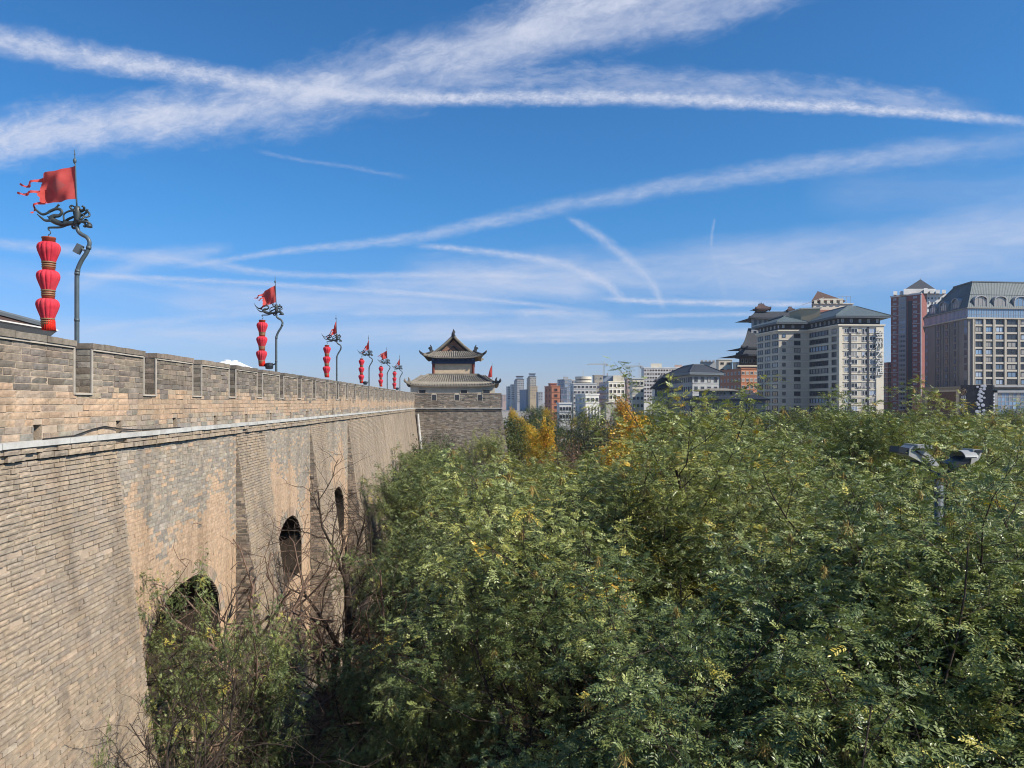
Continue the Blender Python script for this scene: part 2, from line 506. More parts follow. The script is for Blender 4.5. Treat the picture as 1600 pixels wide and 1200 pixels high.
contrail([(-260, 262, 48), (60, 210, 42), (420, 160, 46), (620, 108, 56), (800, 55, 56), (1000, -25, 60), (1150, -90, 60)], 0.78, 2.2, 0.45, 0.35, 'broad fluffy white contrail rising from the flag to the top of the sky')
contrail([(700, 70, 34), (880, 52, 40), (1050, 22, 40), (1300, -45, 40)], 0.50, 2.4, 0.4, 0.4, 'ragged white cloud edge along the top of the sky')
contrail([(-280, -5, 28), (60, 74, 24), (330, 118, 19), (520, 145, 15), (720, 152, 13), (1000, 152, 14), (1250, 164, 12), (1450, 177, 10), (1800, 208, 10)], 0.85, 1.5, 0.5, 0.3, 'long sharp contrail crossing the whole sky from upper left to right')
contrail([(640, 128, 22), (950, 128, 27), (1250, 142, 25), (1560, 172, 16)], 0.40, 2.8, 0.35, 0.4, 'feathery fringe above the long sharp contrail')
contrail([(240, 425, 4), (440, 393, 6), (640, 372, 10), (880, 322, 14), (1200, 268, 18), (1800, 195, 30)], 0.42, 1.5, 0.35, 0.3, 'soft contrail climbing from the lanterns to the right edge')
contrail([(640, 384, 5), (720, 389, 6), (860, 408, 8), (940, 440, 9), (985, 480, 7)], 0.52, 1.2, 0.5, 0.3, 'bent contrail above the skyline')
contrail([(880, 336, 4), (925, 362, 9), (985, 408, 10), (1020, 445, 8), (1040, 490, 5)], 0.42, 1.3, 0.5, 0.3, 'short steep contrail falling to the skyline')
contrail([(1117, 340, 2.5), (1113, 362, 3.0), (1111, 388, 2.5)], 0.26, 0.9, 0.5, 0.2, 'tiny upright contrail dash')
contrail([(1111, 385, 5), (1135, 470, 7)], 0.08, 0.8, 0.5, 0.2, 'faint upright smear of cloud under the contrail dash')
contrail([(-180, 365, 8), (120, 392, 11), (300, 408, 11), (450, 429, 6), (700, 430, 6), (1000, 434, 7)], 0.42, 1.0, 0.25, 0.3, 'thin level contrail behind the lanterns')
contrail([(90, 455, 16), (240, 405, 17), (370, 388, 10)], 0.30, 1.2, 0.25, 0.3, 'wide faint contrail slanting behind the lanterns')
contrail([(60, 426, 5), (300, 437, 5), (500, 449, 5), (700, 463, 5), (960, 488, 4)], 0.48, 1.0, 0.25, 0.3, 'thin contrail sloping down to the watchtower')
contrail([(100, 425, 5), (280, 445, 7), (460, 466, 10)], 0.28, 1.2, 0.25, 0.3, 'faint forked contrail over the second pole')
contrail([(930, 466, 4), (1060, 472, 6), (1320, 476, 6)], 0.64, 1.3, 0.25, 0.3, 'low white streak left of the hotel')
contrail([(980, 494, 4), (1260, 489, 5)], 0.42, 1.2, 0.25, 0.3, 'lower white streak left of the hotel')
contrail([(120, 514, 8), (300, 498, 8), (560, 476, 9)], 0.26, 1.4, 0.25, 0.4, 'faint streak low over the parapet')
contrail([(600, 425, 24), (820, 425, 36), (1100, 425, 46), (1400, 402, 58), (1900, 350, 70)], 0.50, 1.5, 0.22, 0.5, 'broad veil of thin cirrus above the city')
contrail([(1000, 400, 20), (1900, 330, 44)], 0.24, 1.5, 0.2, 0.5, 'upper veil of cirrus at the right')
contrail([(540, 440, 14), (720, 443, 20), (960, 455, 26)], 0.41, 1.5, 0.22, 0.5, 'soft cirrus patch left of the bent contrail')
contrail([(390, 233, 4), (470, 250, 3.5), (540, 260, 4), (650, 280, 4)], 0.16, 3.6, 0.3, 0.3, 'small broken wisp in the open blue')
contrail([(800, 490, 9), (880, 490, 10), (960, 494, 6)], 0.42, 1.4, 0.3, 0.4, 'small bright puff right of the watchtower')
contrail([(520, 491, 6), (900, 486, 6)], 0.33, 1.4, 0.22, 0.4, 'thin streak above the watchtower')
contrail([(640, 528, 6), (900, 522, 8), (1260, 518, 7)], 0.53, 1.3, 0.2, 0.4, 'low streak right above the watchtower roof')
contrail([(780, 533, 5), (1000, 530, 6), (1290, 521, 6)], 0.47, 1.3, 0.2, 0.4, 'lowest streak over the city')
contrail([(-200, 522, 26), (500, 520, 24), (1060, 505, 20)], 0.45, 1.3, 0.15, 0.5, 'hazy cirrus band low behind the poles')
contrail([(240, 470, 24), (820, 470, 30)], 0.40, 1.5, 0.15, 0.5, 'hazy cirrus band between the poles and watchtower')
contrail([(-200, 400, 20), (340, 475, 26)], 0.15, 1.5, 0.15, 0.5, 'faint veil behind the nearest lanterns')
contrail([(1250, 300, 40), (1900, 290, 60)], 0.16, 1.5, 0.2, 0.5, 'faint upper veil over the mansard hotel')

# ------------------------------------------------------------------ ground
def big_sheet(name, x0, x1, y0, y1, z, mat, n=1):
    mb = MB()
    mb.add([(x0, y0, z), (x1, y0, z), (x1, y1, z), (x0, y1, z)], [(0, 1, 2, 3)])
    o = mb.build(name, mat); o['kind'] = 'structure'; return o
big_sheet('ground', -9000, 9000, -3000, 16000, -0.02, M['city_ground'])
nx, ny = 90, 130
gx, gy = np.meshgrid(np.linspace(-7, 110, nx), np.linspace(0, 240, ny))
gz = 0.05 + 0.10 * np.sin(gx * 0.9 + 2 * np.sin(gy * 0.31)) + 0.10 * np.sin(gy * 0.7 + gx * 0.23) + 0.1
gv = np.stack([gx, gy, gz], -1).reshape(-1, 3)
ii = np.arange((ny - 1) * nx).reshape(ny - 1, nx)[:, :-1].ravel()
gq = np.stack([ii, ii + 1, ii + nx + 1, ii + nx], -1)
park = link('park_ground', npmesh('park_ground', gv, gq, M['soil'], True)); park['kind'] = 'structure'

# ------------------------------------------------------------------ the city wall
XW = -7.5                     # outer face of the parapet
ZS = 11.96                    # top of the white strip
ZT = 13.76                    # top of the parapet
ZL = 11.62                    # underside of the ledge course
BAT = 0.13                    # batter of the wall face
Y0, YB = 8.0, 95.0            # near end built, face of the next bastion
ZB = 0.0
XP = XW + 0.04                # plane of the bay panels
COURSE = 0.12
def xface(z):
    return XW + 0.04 + BAT * (ZL - z)
BAYS = [(16.1, 24.1, ZL), (27.4, 34.9, ZL), (38.4, 45.1, ZL), (62.0, 70.0, 7.6)]
ARCHES = [(20.0, 2.6), (31.0, 2.2), (41.8, 2.1)]
A_TOP, A_SPRING, A_BOT = 8.05, 6.5, 5.3
def arch_top(y, c, hw):
    u = (y - c) / hw
    return A_SPRING + (A_TOP - A_SPRING) * math.sqrt(max(0.0, 1 - u * u)) if abs(u) < 1 else None

wall = thing('city_wall', (XW, 50, 0), 'long tan brick city wall with crenellated parapet, sloping face and arched bays', 'wall')
WL = Vector((XW, 50, 0))
def wlink(name, mesh, parent=wall):
    o = link(name, mesh, parent)
    o.location = -WL if parent is wall else (0, 0, 0)
    return o

def vnoise(a, b, s=1.0, seed=0.0):
    """cheap smooth noise in 0..1"""
    a = a * s; b = b * s
    v = (math.sin(a * 1.7 + 2.1 * math.sin(b * 0.9 + seed) + seed) + math.sin(b * 2.3 + 1.7 * math.sin(a * 1.1 + 1.3 + seed))
         + 0.6 * math.sin(a * 3.9 + b * 2.7 + seed * 2))
    return 0.5 + v / 5.2

TAN = [(0.419, 0.336, 0.25), (0.383, 0.314, 0.238), (0.44, 0.351, 0.254), (0.362, 0.302, 0.238)]
GREY = [(0.326, 0.285, 0.235), (0.295, 0.261, 0.22), (0.362, 0.317, 0.258), (0.258, 0.236, 0.208)]
ORANGE = [(0.463, 0.343, 0.244), (0.442, 0.326, 0.23), (0.482, 0.367, 0.266), (0.415, 0.319, 0.237)]
DARK = [(0.246, 0.209, 0.17), (0.213, 0.185, 0.155), (0.28, 0.235, 0.188), (0.19, 0.168, 0.143)]
WHITE = [(0.506, 0.446, 0.363), (0.473, 0.413, 0.33)]
def jit(c, a=0.12):
    k = 1 + rnd.uniform(-a, a)
    return (c[0] * k * (1 + rnd.uniform(-.04, .04)), c[1] * k, c[2] * k * (1 + rnd.uniform(-.05, .05)))
def toward(c, m, k):
    return tuple(a * (1 - k) + b * k for a, b in zip(c, m))
def col_parapet(y, z, zt):
    u = (z - ZS) / (ZT - ZS) + (vnoise(y, z * 3, 0.9) - 0.5) * 0.22
    r = rnd.random()
    if u > 0.50:
        return jit(rnd.choice(DARK), 0.16)
    if u > 0.40:
        return jit(rnd.choice(DARK if r < 0.4 else TAN + ORANGE[:1]))
    if u < 0.14:
        return jit(rnd.choice(GREY if r < 0.5 else TAN))
    return toward(jit(rnd.choice(GREY if r < 0.12 else (TAN if r < 0.25 else ORANGE))), (0.56, 0.385, 0.25), 0.45)
def col_batter(y, z, _):
    r = rnd.random()
    g_ = vnoise(y, z, 0.6, 3.0)
    if r < 0.08 * g_:
        return jit(rnd.choice(WHITE))
    if r < 0.25 + 0.25 * g_:
        return jit(rnd.choice(GREY))
    return jit(rnd.choice(TAN if r < 0.93 else ORANGE))
_cb = col_batter
def col_batter(y, z, _):
    return toward(_cb(y, z, _), (0.425, 0.338, 0.246), 0.55)
def col_bay(y, z, ztop):
    d = ztop - z
    edge = 1.7 + 1.6 * (vnoise(y, z * 0.3, 0.55, 1.0) - 0.3) * 2
    r = rnd.random()
    if d < edge + rnd.gauss(0, 0.28) and rnd.random() < 0.94:
        return toward(jit(rnd.choice(GREY + TAN[:2] if r < 0.9 else WHITE)), (0.38, 0.335, 0.27), 0.4)
    return toward(jit(rnd.choice(ORANGE if r < 0.9 else (TAN if r < 0.96 else GREY))), (0.57, 0.40, 0.262), 0.65)
def col_pier(y, z, _):
    r = rnd.random()
    return toward(jit(rnd.choice(TAN + [(0.42, 0.32, 0.22)] if r < 0.8 else GREY)), (0.43, 0.342, 0.25), 0.5)
def col_jamb_shade(y, z, _):
    return jit(rnd.choice(DARK + TAN[3:]), 0.15)  # darker mix puts the jambs' weaker light into the brick colour
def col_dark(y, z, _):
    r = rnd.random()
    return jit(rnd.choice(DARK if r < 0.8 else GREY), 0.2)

BR = []      # brick records: (face, u0, u1, z0, z1, w, depth, colour); face 'X' -> front at x=w, 'Y' -> front at y=w
def course_row(face, u0, u1, z, wf, colf, length=0.46, h=COURSE, gap=0.013, rough=0.008, skip=None, odd=0, depth=0.10, ztop=ZL, vgap=None):
    vg = gap if vgap is None else vgap
    off = (0.0 if odd % 2 == 0 else length * 0.5) + rnd.uniform(-0.04, 0.04)
    u = u0 - off
    while u < u1:
        L = length * rnd.choice((1, 1, 1, 1, 0.5, 0.55, 1.08))
        a, b = max(u, u0), min(u + L, u1)
        u += L
        if b - a < 0.05:
            continue
        um = 0.5 * (a + b)
        if skip and skip(a, b, z + h / 2):
            continue
        ww = wf + rnd.uniform(-rough, rough)
        if rnd.random() < 0.012:
            ww -= 0.05
        BR.append((face, a + gap / 2, b - gap / 2, z + vg / 2 + rnd.uniform(-.003, .003), z + h - vg / 2 + rnd.uniform(-.003, .003), ww, depth, colf(um, z, ztop)))

SLOTS = [14.46 + 3.02 * k for k in range(-2, 27)]
SW_ = 0.64
ZSLOT = 12.77
HOLES = [s + SW_ / 2 + 1.51 for s in SLOTS]
def par_skip(a, b, z):
    m = 0.5 * (a + b)
    if z < ZS + 0.26 and z > ZS + 0.02:
        for hh in HOLES:
            if hh - 0.16 < m < hh + 0.16:
                return True
    return False
def split_row(z, odd):
    """parapet course: merlons between the slots above the sill"""
    if z + COURSE / 2 < ZSLOT:
        if z < ZS + 0.25 and z > ZS - 0.01:
            e = [Y0] + [q for hh in HOLES if Y0 < hh < YB for q in (hh - 0.13, hh + 0.13)] + [YB]
        else:
            e = [Y0, YB]
    else:
        e = [Y0] + [q for s in SLOTS for q in (s, s + SW_)] + [YB]
    for i in range(0, len(e) - 1, 2):
        course_row('X', e[i], e[i + 1], z, XW, col_parapet, 0.48, COURSE, 0.018, 0.005, None, odd)
nC = int(round((ZT - ZS) / COURSE))
for i in range(nC - 1):
    split_row(ZS + i * COURSE, i)
# jambs of the slots that face the viewer
for s in SLOTS:
    for i in range(nC - 1):
        z = ZS + i * COURSE
        if z + 0.06 > ZSLOT:
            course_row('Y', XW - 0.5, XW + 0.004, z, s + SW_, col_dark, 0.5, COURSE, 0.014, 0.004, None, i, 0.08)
# ledge course under the strip
for i in range(2):
    course_row('X', Y0, YB, ZL + 0.02 + i * 0.115, XW + 0.13 + rnd.uniform(0, 0.01), col_batter, 0.44, 0.115, 0.015, 0.02, None, i, 0.16)
# battered face, bays, jambs
segs = []
yy = Y0
for a, b, zt in BAYS:
    segs.append(('pier', yy, a)); segs.append(('bay', a, b, zt)); yy = b
segs.append(('pier', yy, YB))
ZLOW = 1.4
LC = 0.086                     # the old lower face is laid in thinner brick
z = ZL - LC
k = 0
def in_arch(a, b, z):
    for c, hw in ARCHES:
        if b > c - hw and a < c + hw:
            m = min(max(c, a), b)
            t_ = arch_top(m, c, hw + 0.02)
            if t_ and A_BOT < z < t_ + 0.03:
                return True
    return False
def split_arch(a, b, z):
    """pieces of a bay course left of and right of the arch opening"""
    for c, hw in ARCHES:
        if a < c < b and A_BOT < z < A_TOP:
            hwz = hw if z < A_SPRING else hw * math.sqrt(max(0, 1 - ((z - A_SPRING) / (A_TOP - A_SPRING)) ** 2))
            return [(a, c - hwz), (c + hwz, b)]
    return [(a, b)]
while z > ZLOW:
    for sg in segs:
        if sg[0] == 'pier' or z > sg[3]:
            lo, hi = sg[1], sg[2]
            near_pier = sg[0] == 'pier' and lo < 9
            course_row('X', lo, hi, z, xface(z + LC / 2) + 0.006, col_batter if near_pier or lo > 45 else col_pier, 0.36, LC, 0.012, 0.009, None, k, 0.12, ZL, 0.021)
        else:
            for a, b in split_arch(sg[1], sg[2], z + LC / 2):
                xp_ = XP if sg[3] == ZL else xface(sg[3])
                course_row('X', a, b, z, xp_, col_bay, 0.32, LC * 0.999, 0.008, 0.004, None, k, 0.08, sg[3])
            wdt = xface(z + LC / 2) - (XP if sg[3] == ZL else xface(sg[3]))
            if wdt > 0.04:
                course_row('Y', (XP if sg[3] == ZL else xface(sg[3])), xface(z + LC / 2) - 0.01, z, sg[2] - 0.004, col_jamb_shade, 0.32, LC, 0.012, 0.005, None, k, 0.08)
    z -= LC
    k += 1
# bastion bricks are kept apart
BR_WALL = BR
BR = []
BXR = 3.2
def bx_r(z):
    return BXR + 0.145 * max(0, ZL - z)
B_SLOTS = [(-5.37, -4.80), (-2.56, -1.99), (0.27, 0.84)]
B_HOLES = [-6.55, -3.75, -0.9, 1.9]
for i in range(nC - 1):
    z = ZS + i * COURSE
    if z + 0.06 < ZSLOT + 0.1:
        e = [XW, BXR] if z > ZS + 0.2 else [XW] + [q for hh in B_HOLES for q in (hh - 0.14, hh + 0.14)] + [BXR]
    else:
        e = [XW] + [q for s in B_SLOTS for q in s] + [BXR]
    for q in range(0, len(e) - 1, 2):
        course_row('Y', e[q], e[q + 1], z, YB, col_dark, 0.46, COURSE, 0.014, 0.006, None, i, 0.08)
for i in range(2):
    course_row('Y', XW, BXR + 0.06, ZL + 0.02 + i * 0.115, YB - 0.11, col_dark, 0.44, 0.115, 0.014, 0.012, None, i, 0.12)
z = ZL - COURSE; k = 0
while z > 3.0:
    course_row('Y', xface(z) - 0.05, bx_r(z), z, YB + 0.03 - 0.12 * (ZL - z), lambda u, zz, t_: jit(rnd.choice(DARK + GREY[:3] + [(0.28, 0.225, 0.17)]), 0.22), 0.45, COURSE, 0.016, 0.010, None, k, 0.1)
    z -= COURSE; k += 1
BR_BAST = BR

def rec_arrays(recs):
    n = len(recs)
    V = np.empty((n, 8, 3), np.float32); C = np.empty((n, 8, 4), np.float32)
    for i, (f, a, b, z0, z1, wf, dp, c) in enumerate(recs):
        if f == 'X':
            j = 0.004
            V[i] = [(wf - dp, a, z0), (wf - dp, b, z0), (wf - dp, b, z1), (wf - dp, a, z1), (wf, a, z0), (wf, b, z0), (wf, b, z1), (wf, a, z1)]
        else:
            V[i] = [(a, wf + dp, z0), (b, wf + dp, z0), (b, wf + dp, z1), (a, wf + dp, z1), (a, wf, z0), (b, wf, z0), (b, wf, z1), (a, wf, z1)]
        C[i, :, :3] = c; C[i, :, 3] = 1
    return V, C

def facing_mesh(name, recs):
    V, C = rec_arrays(recs)
    n = len(recs)
    V[:, 4:] += RNG.normal(0, 0.0028, (n, 4, 3)).astype(np.float32)
    q = np.array([(4, 5, 6, 7), (0, 1, 5, 4), (1, 2, 6, 5), (2, 3, 7, 6), (3, 0, 4, 7)], np.int32)
    F = (np.arange(n, dtype=np.int32)[:, None, None] * 8 + q[None]).reshape(-1, 4)
    # X faces need the outward winding: (wf,a..b) runs along +y seen from +x
    me = npmesh(name, V.reshape(-1, 3), F, M['brick'])
    at_ = me.color_attributes.new('col', 'FLOAT_COLOR', 'POINT')
    at_.data.foreach_set('color', C.reshape(-1))
    return me

# pick out the bricks that show largest: each of those is a part of its own
V, _c = rec_arrays(BR_WALL)
fc = V[:, 4:].reshape(-1, 3)
px, py, dep = proj(fc)
px = px.reshape(-1, 4); py = py.reshape(-1, 4); dep = dep.reshape(-1, 4)
ar = 0.5 * np.abs((px[:, 2] - px[:, 0]) * (py[:, 3] - py[:, 1]) - (px[:, 3] - px[:, 1]) * (py[:, 2] - py[:, 0]))
inside = (px.min(1) > -8) & (px.max(1) < 1600) & (py.max(1) < 1160) & (dep.min(1) > 1)
ar = np.where(inside, ar, 0)
order = np.argsort(-ar)
big = set(order[:300].tolist())

def rough_brick(seed):
    """unit brick (0..1 along, 0..1 up, front at 0, back at -1 in depth) with worn arrises"""
    r = random.Random(seed)
    mb = MB()
    nu, nv = 4, 2
    vs, fs = [], []
    for j in range(nv + 1):
        for i in range(nu + 1):
            e = (i in (0, nu)) or (j in (0, nv))
            u = i / nu + (r.uniform(-.012, .012) if e else 0); v = j / nv + (r.uniform(-.04, .04) if e else 0)
            d = -r.uniform(0.03, 0.10) if e else r.uniform(-0.015, 0.02)
            vs.append((d, u, v))
    base = len(vs)
    ring = [j * (nu + 1) + i for j, i in [(0, i) for i in range(nu + 1)] + [(j, nu) for j in range(1, nv + 1)] + [(nv, i) for i in range(nu - 1, -1, -1)] + [(j, 0) for j in range(nv - 1, 0, -1)]]
    for q in ring:
        vs.append((-1.0, vs[q][1], vs[q][2]))
    for j in range(nv):
        for i in range(nu):
            a = j * (nu + 1) + i
            fs.append((a, a + 1, a + nu + 2, a + nu + 1))
    nr = len(ring)
    for q in range(nr):
        p = (q + 1) % nr
        fs.append((ring[p], ring[q], base + q, base + p))
    mb.add(vs, fs)
    return mb.mesh('brick', M['brick_piece'])
BRICK_MESH = [rough_brick(s) for s in range(10)]

merlon_parts = {}
small = [r for i, r in enumerate(BR_WALL) if i not in big]
fac = wlink('brick_facing', facing_mesh('brick_facing', small)); fac['kind'] = 'stuff'
for i in sorted(big):
    f, a, b, z0, z1, wf, dp, c = BR_WALL[i]
    o = link('brick', rnd.choice(BRICK_MESH), wall)
    if f == 'X':
        o.location = Vector((wf, a, z0)) - WL
        o.scale = (dp, b - a, z1 - z0)
    else:
        o.location = Vector((a, wf, z0)) - WL
        o.rotation_euler = (0, 0, -math.pi / 2)
        o.scale = (dp, b - a, z1 - z0)
    o.color = (c[0], c[1], c[2], 1)

# mortar core of the wall
mb = MB()
for sg in segs:
    if sg[0] == 'pier':
        pz, xt, xb = ZL, xface(ZL), xface(ZB)
        mb.add([(xb - .028, sg[1], ZB), (xb - .028, sg[2], ZB), (xt - .028, sg[2], ZL), (xt - .028, sg[1], ZL),
                (XW - 3, sg[1], ZB), (XW - 3, sg[2], ZB), (XW - 3, sg[2], ZL), (XW - 3, sg[1], ZL)],
               [(0, 1, 2, 3), (4, 0, 3, 7), (1, 5, 6, 2)])
    else:
        a, b, zt = sg[1], sg[2], sg[3]
        xp_ = (XP if zt == ZL else xface(zt)) - 0.008
        if zt < ZL:
            mb.add([(xp_, a, zt), (xp_, b, zt), (xface(ZL) - .012, b, ZL), (xface(ZL) - .012, a, ZL)], [(0, 1, 2, 3)])
        ar_ = [q for q in ARCHES if a < q[0] < b]
        if not ar_:
            mb.add([(xp_, a, ZB), (xp_, b, ZB), (xp_, b, zt), (xp_, a, zt)], [(0, 1, 2, 3)])
        else:
            c, hw = ar_[0]
            N = 24
            ys = [c - hw + 2 * hw * i / N for i in range(N + 1)]
            tp = [A_SPRING + (A_TOP - A_SPRING) * math.sqrt(max(0, 1 - ((y - c) / hw) ** 2)) for y in ys]
            mb.add([(xp_, a, ZB), (xp_, c - hw, ZB), (xp_, c - hw, zt), (xp_, a, zt)], [(0, 1, 2, 3)])
            mb.add([(xp_, c + hw, ZB), (xp_, b, ZB), (xp_, b, zt), (xp_, c + hw, zt)], [(0, 1, 2, 3)])
            mb.add([(xp_, c - hw, ZB), (xp_, c + hw, ZB), (xp_, c + hw, A_BOT), (xp_, c - hw, A_BOT)], [(0, 1, 2, 3)])
            for i in range(N):
                mb.add([(xp_, ys[i], tp[i]), (xp_, ys[i + 1], tp[i + 1]), (xp_, ys[i + 1], zt), (xp_, ys[i], zt)], [(0, 1, 2, 3)])
wlink('mortar_core', mb.mesh('mortar_core', M['mortar']))
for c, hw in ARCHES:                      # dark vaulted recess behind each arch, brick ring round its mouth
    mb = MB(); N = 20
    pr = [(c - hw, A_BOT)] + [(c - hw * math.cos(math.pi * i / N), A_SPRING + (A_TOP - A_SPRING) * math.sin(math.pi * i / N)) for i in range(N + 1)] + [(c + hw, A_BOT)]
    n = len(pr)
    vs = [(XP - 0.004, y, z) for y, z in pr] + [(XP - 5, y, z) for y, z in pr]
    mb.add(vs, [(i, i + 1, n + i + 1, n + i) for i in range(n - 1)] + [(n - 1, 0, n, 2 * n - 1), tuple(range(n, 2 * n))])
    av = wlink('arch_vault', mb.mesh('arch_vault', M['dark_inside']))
    for i in range(N):
        th0, th1 = math.pi * i / N, math.pi * (i + 1) / N - 0.02
        P = lambda th, e: (c - (hw + e) * math.cos(th), A_SPRING + (A_TOP - A_SPRING + e) * math.sin(th))
        mb = MB()
        q = [P(th0, 0.0), P(th1, 0.0), P(th1, 0.33 + rnd.uniform(-.03, .03)), P(th0, 0.33 + rnd.uniform(-.03, .03))]
        x0, x1 = XP - 0.12, XP + 0.012 + rnd.uniform(0, 0.012)
        mb.add([(x0, y, z) for y, z in q] + [(x1, y, z) for y, z in q], [(4, 7, 6, 5), (0, 1, 5, 4), (1, 2, 6, 5), (2, 3, 7, 6), (3, 0, 4, 7)])
        o = wlink('arch_brick', mb.mesh('arch_brick', M['brick_piece']), av)
        cc = jit(rnd.choice(TAN + ORANGE)); o.color = cc + (1,)
# parapet core and merlon cores
TH = 0.52
mb = MB()
mb.box(XW - TH, XW - 0.012, Y0, YB, ZS + 0.262, ZSLOT - 0.008)
e = [Y0] + [q for hh in HOLES if Y0 < hh < YB for q in (hh - 0.13, hh + 0.13)] + [YB]
for i in range(0, len(e) - 1, 2):
    mb.box(XW - TH, XW - 0.012, e[i], e[i + 1], ZS - 0.3, ZS + 0.262)
mb.box(XW - TH, XW - 0.4, Y0, YB, ZS - 0.1, ZS + 0.25)
wlink('parapet', mb.mesh('parapet', M['mortar']))
ed = [Y0] + [q for s in SLOTS for q in (s, s + SW_)] + [YB]
for i in range(0, len(ed) - 1, 2):
    a, b = ed[i], ed[i + 1]
    if b - a < 0.1:
        continue
    mb = MB()
    mb.box(XW - TH, XW - 0.012, a + 0.012, b - 0.012, ZSLOT - 0.008, ZT - COURSE + 0.005)
    m_ = wlink('merlon', mb.mesh('merlon', M['mortar']))
    cap = MB()                             # cap course, laid a little proud
    y = a - 0.01
    while y < b + 0.01:
        y2 = min(y + 0.46 * rnd.uniform(0.9, 1.1), b + 0.012)
        if b - y2 < 0.12:
            y2 = b + 0.012
        cap.box(XW - TH - 0.03, XW + 0.045 + rnd.uniform(-.008, .008), y, y2 - 0.008, ZT - COURSE + 0.012, ZT + rnd.uniform(-.008, .012))
        y = y2
        if y >= b + 0.011:
            break
    co = wlink('merlon_cap', cap.mesh('merlon_cap', M['brick_piece']), m_)
    cc = jit(rnd.choice(DARK)); co.color = cc + (1,)
    fr = MB()                              # pale pointed edging
    fr.box(XW - 0.01, XW + 0.022, a - 0.004, a + 0.035, ZSLOT - 0.02, ZT - COURSE + 0.004)
    fr.box(XW - 0.01, XW + 0.022, b - 0.035, b + 0.004, ZSLOT - 0.02, ZT - COURSE + 0.004)
    fr.box(XW - 0.01, XW + 0.030, a + 0.035, b - 0.035, ZT - COURSE - 0.028, ZT - COURSE + 0.006)
    wlink('mortar_edging', fr.mesh('mortar_edging', M['mortar_pale']), m_)
sill = MB()
sill.box(XW - TH + 0.02, XW + 0.035, 0, SW_, ZSLOT - 0.022, ZSLOT + 0.012)
sm = sill.mesh('slot_sill', M['mortar_pale'])
for s in SLOTS:
    if s < YB - 1:
        o = link('slot_sill', sm, wall); o.location = Vector((0, s, 0)) - WL
# walkway behind the parapet and white strip in sections
mb = MB(); mb.box(XW - 14, XW - TH, Y0, 260, 11.3, 11.8)
wlink('walkway', mb.mesh('walkway', M['mortar']))
mb = MB(); mb.box(XW - 0.01, XW + 0.17, 0, 0.985, ZS - 0.098, ZS)
st = mb.mesh('strip_section', M['strip'])
y = Y0
while y < YB - 0.2:
    o = link('strip_section', st, wall); o.location = Vector((rnd.uniform(-.006, .006), y, rnd.uniform(-.004, .004))) - WL
    y += 1.0
cb = MB()
cpts = [(XW + 0.12, 13.2, ZS + 0.015), (XW + 0.03, 14.4, ZS + 0.02), (XW + 0.03, 15.1, ZS + 0.12), (XW + 0.03, 15.6, ZS + 0.16), (XW + 0.03, 16.2, ZS + 0.09), (XW + 0.05, 17.2, ZS + 0.03), (XW + 0.06, 19.5, ZS + 0.015)]
cb.tube(cpts, 0.014, 6)
tag(cb.build('cable', M['cable']), 'black cable lying along the white strip of the wall', 'cable')

# ------------------------------------------------------------------ the next bastion
bast = thing('bastion', (-2, YB + 8, 0), 'square brown brick bastion jutting from the wall below the watchtower', 'bastion')
BL = Vector((-2, YB + 8, 0))
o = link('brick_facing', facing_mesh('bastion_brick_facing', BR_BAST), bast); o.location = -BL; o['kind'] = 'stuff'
mb = MB()
zz = ZL
y_t, y_b = YB + 0.045, YB + 0.045 - 0.12 * ZL
mb.add([(xface(0) - 1.7, y_b, 0), (bx_r(0) - .02, y_b, 0), (BXR - .02, y_t, ZL), (XW - .5, y_t, ZL),
        (bx_r(0) - .02, YB + 22, 0), (BXR - .02, YB + 22, ZL)], [(0, 1, 2, 3), (1, 4, 5, 2)])
mb.box(XW, BXR - 0.015, YB + 0.012, YB + 0.5, ZL - 0.01, ZSLOT + 0.08)
mb.box(BXR - 0.5, BXR - 0.015, YB + 0.5, YB + 20, ZL - 0.01, ZT)
mb.box(XW - 0.4, BXR - 0.5, YB + 0.5, YB + 24, ZL - 0.3, ZS - 0.02)
e = [XW] + [q for s in B_SLOTS for q in s] + [BXR - 0.015]
for q in range(0, len(e) - 1, 2):
    mb.box(e[q] + 0.01, e[q + 1] - 0.01, YB + 0.012, YB + 0.5, ZSLOT + 0.08, ZT - 0.11)
o = mb.build('mortar_core', M['mortar'], bast); o.location = -BL
for q in range(0, len(e) - 1, 2):
    c2 = MB(); c2.box(e[q] - 0.01, e[q + 1] + 0.01, YB - 0.04, YB + 0.54, ZT - 0.11, ZT)
    o = c2.build('merlon_cap', M['brick_piece'], bast); o.location = -BL; o.color = DARK[2] + (1,)
    f2 = MB()
    if q > 0:
        f2.box(e[q] - 0.02, e[q] + 0.05, YB - 0.03, YB + 0.01, ZSLOT + 0.06, ZT - 0.11)
    f2.box(e[q] + 0.05, e[q + 1] - 0.05, YB - 0.025, YB + 0.01, ZT - 0.15, ZT - 0.11)
    if q < len(e) - 2:
        f2.box(e[q + 1] - 0.05, e[q + 1] + 0.02, YB - 0.03, YB + 0.01, ZSLOT + 0.06, ZT - 0.11)
    o = f2.build('mortar_edging', M['mortar_pale'], bast); o.location = -BL
mb = MB(); mb.box(XW + 0.17, BXR + 0.12, YB - 0.20, YB + 0.0, ZS - 0.10, ZS)
mb.box(BXR + 0.0, BXR + 0.12, YB, YB + 18, ZS - 0.10, ZS)
o = mb.build('painted_strip', M['strip'], bast); o.location = -BL
dp = MB()
dp.tube([(XW + 0.42, YB - 0.25, ZL - 0.4), (XW + 0.52, YB - 0.3, 10.0), (XW + 0.95, YB - 0.75, 6.2)], 0.16, 8)
tag(dp.build('drain_pipe', M['strip']), 'white drain pipe in the corner of wall and bastion', 'pipe')

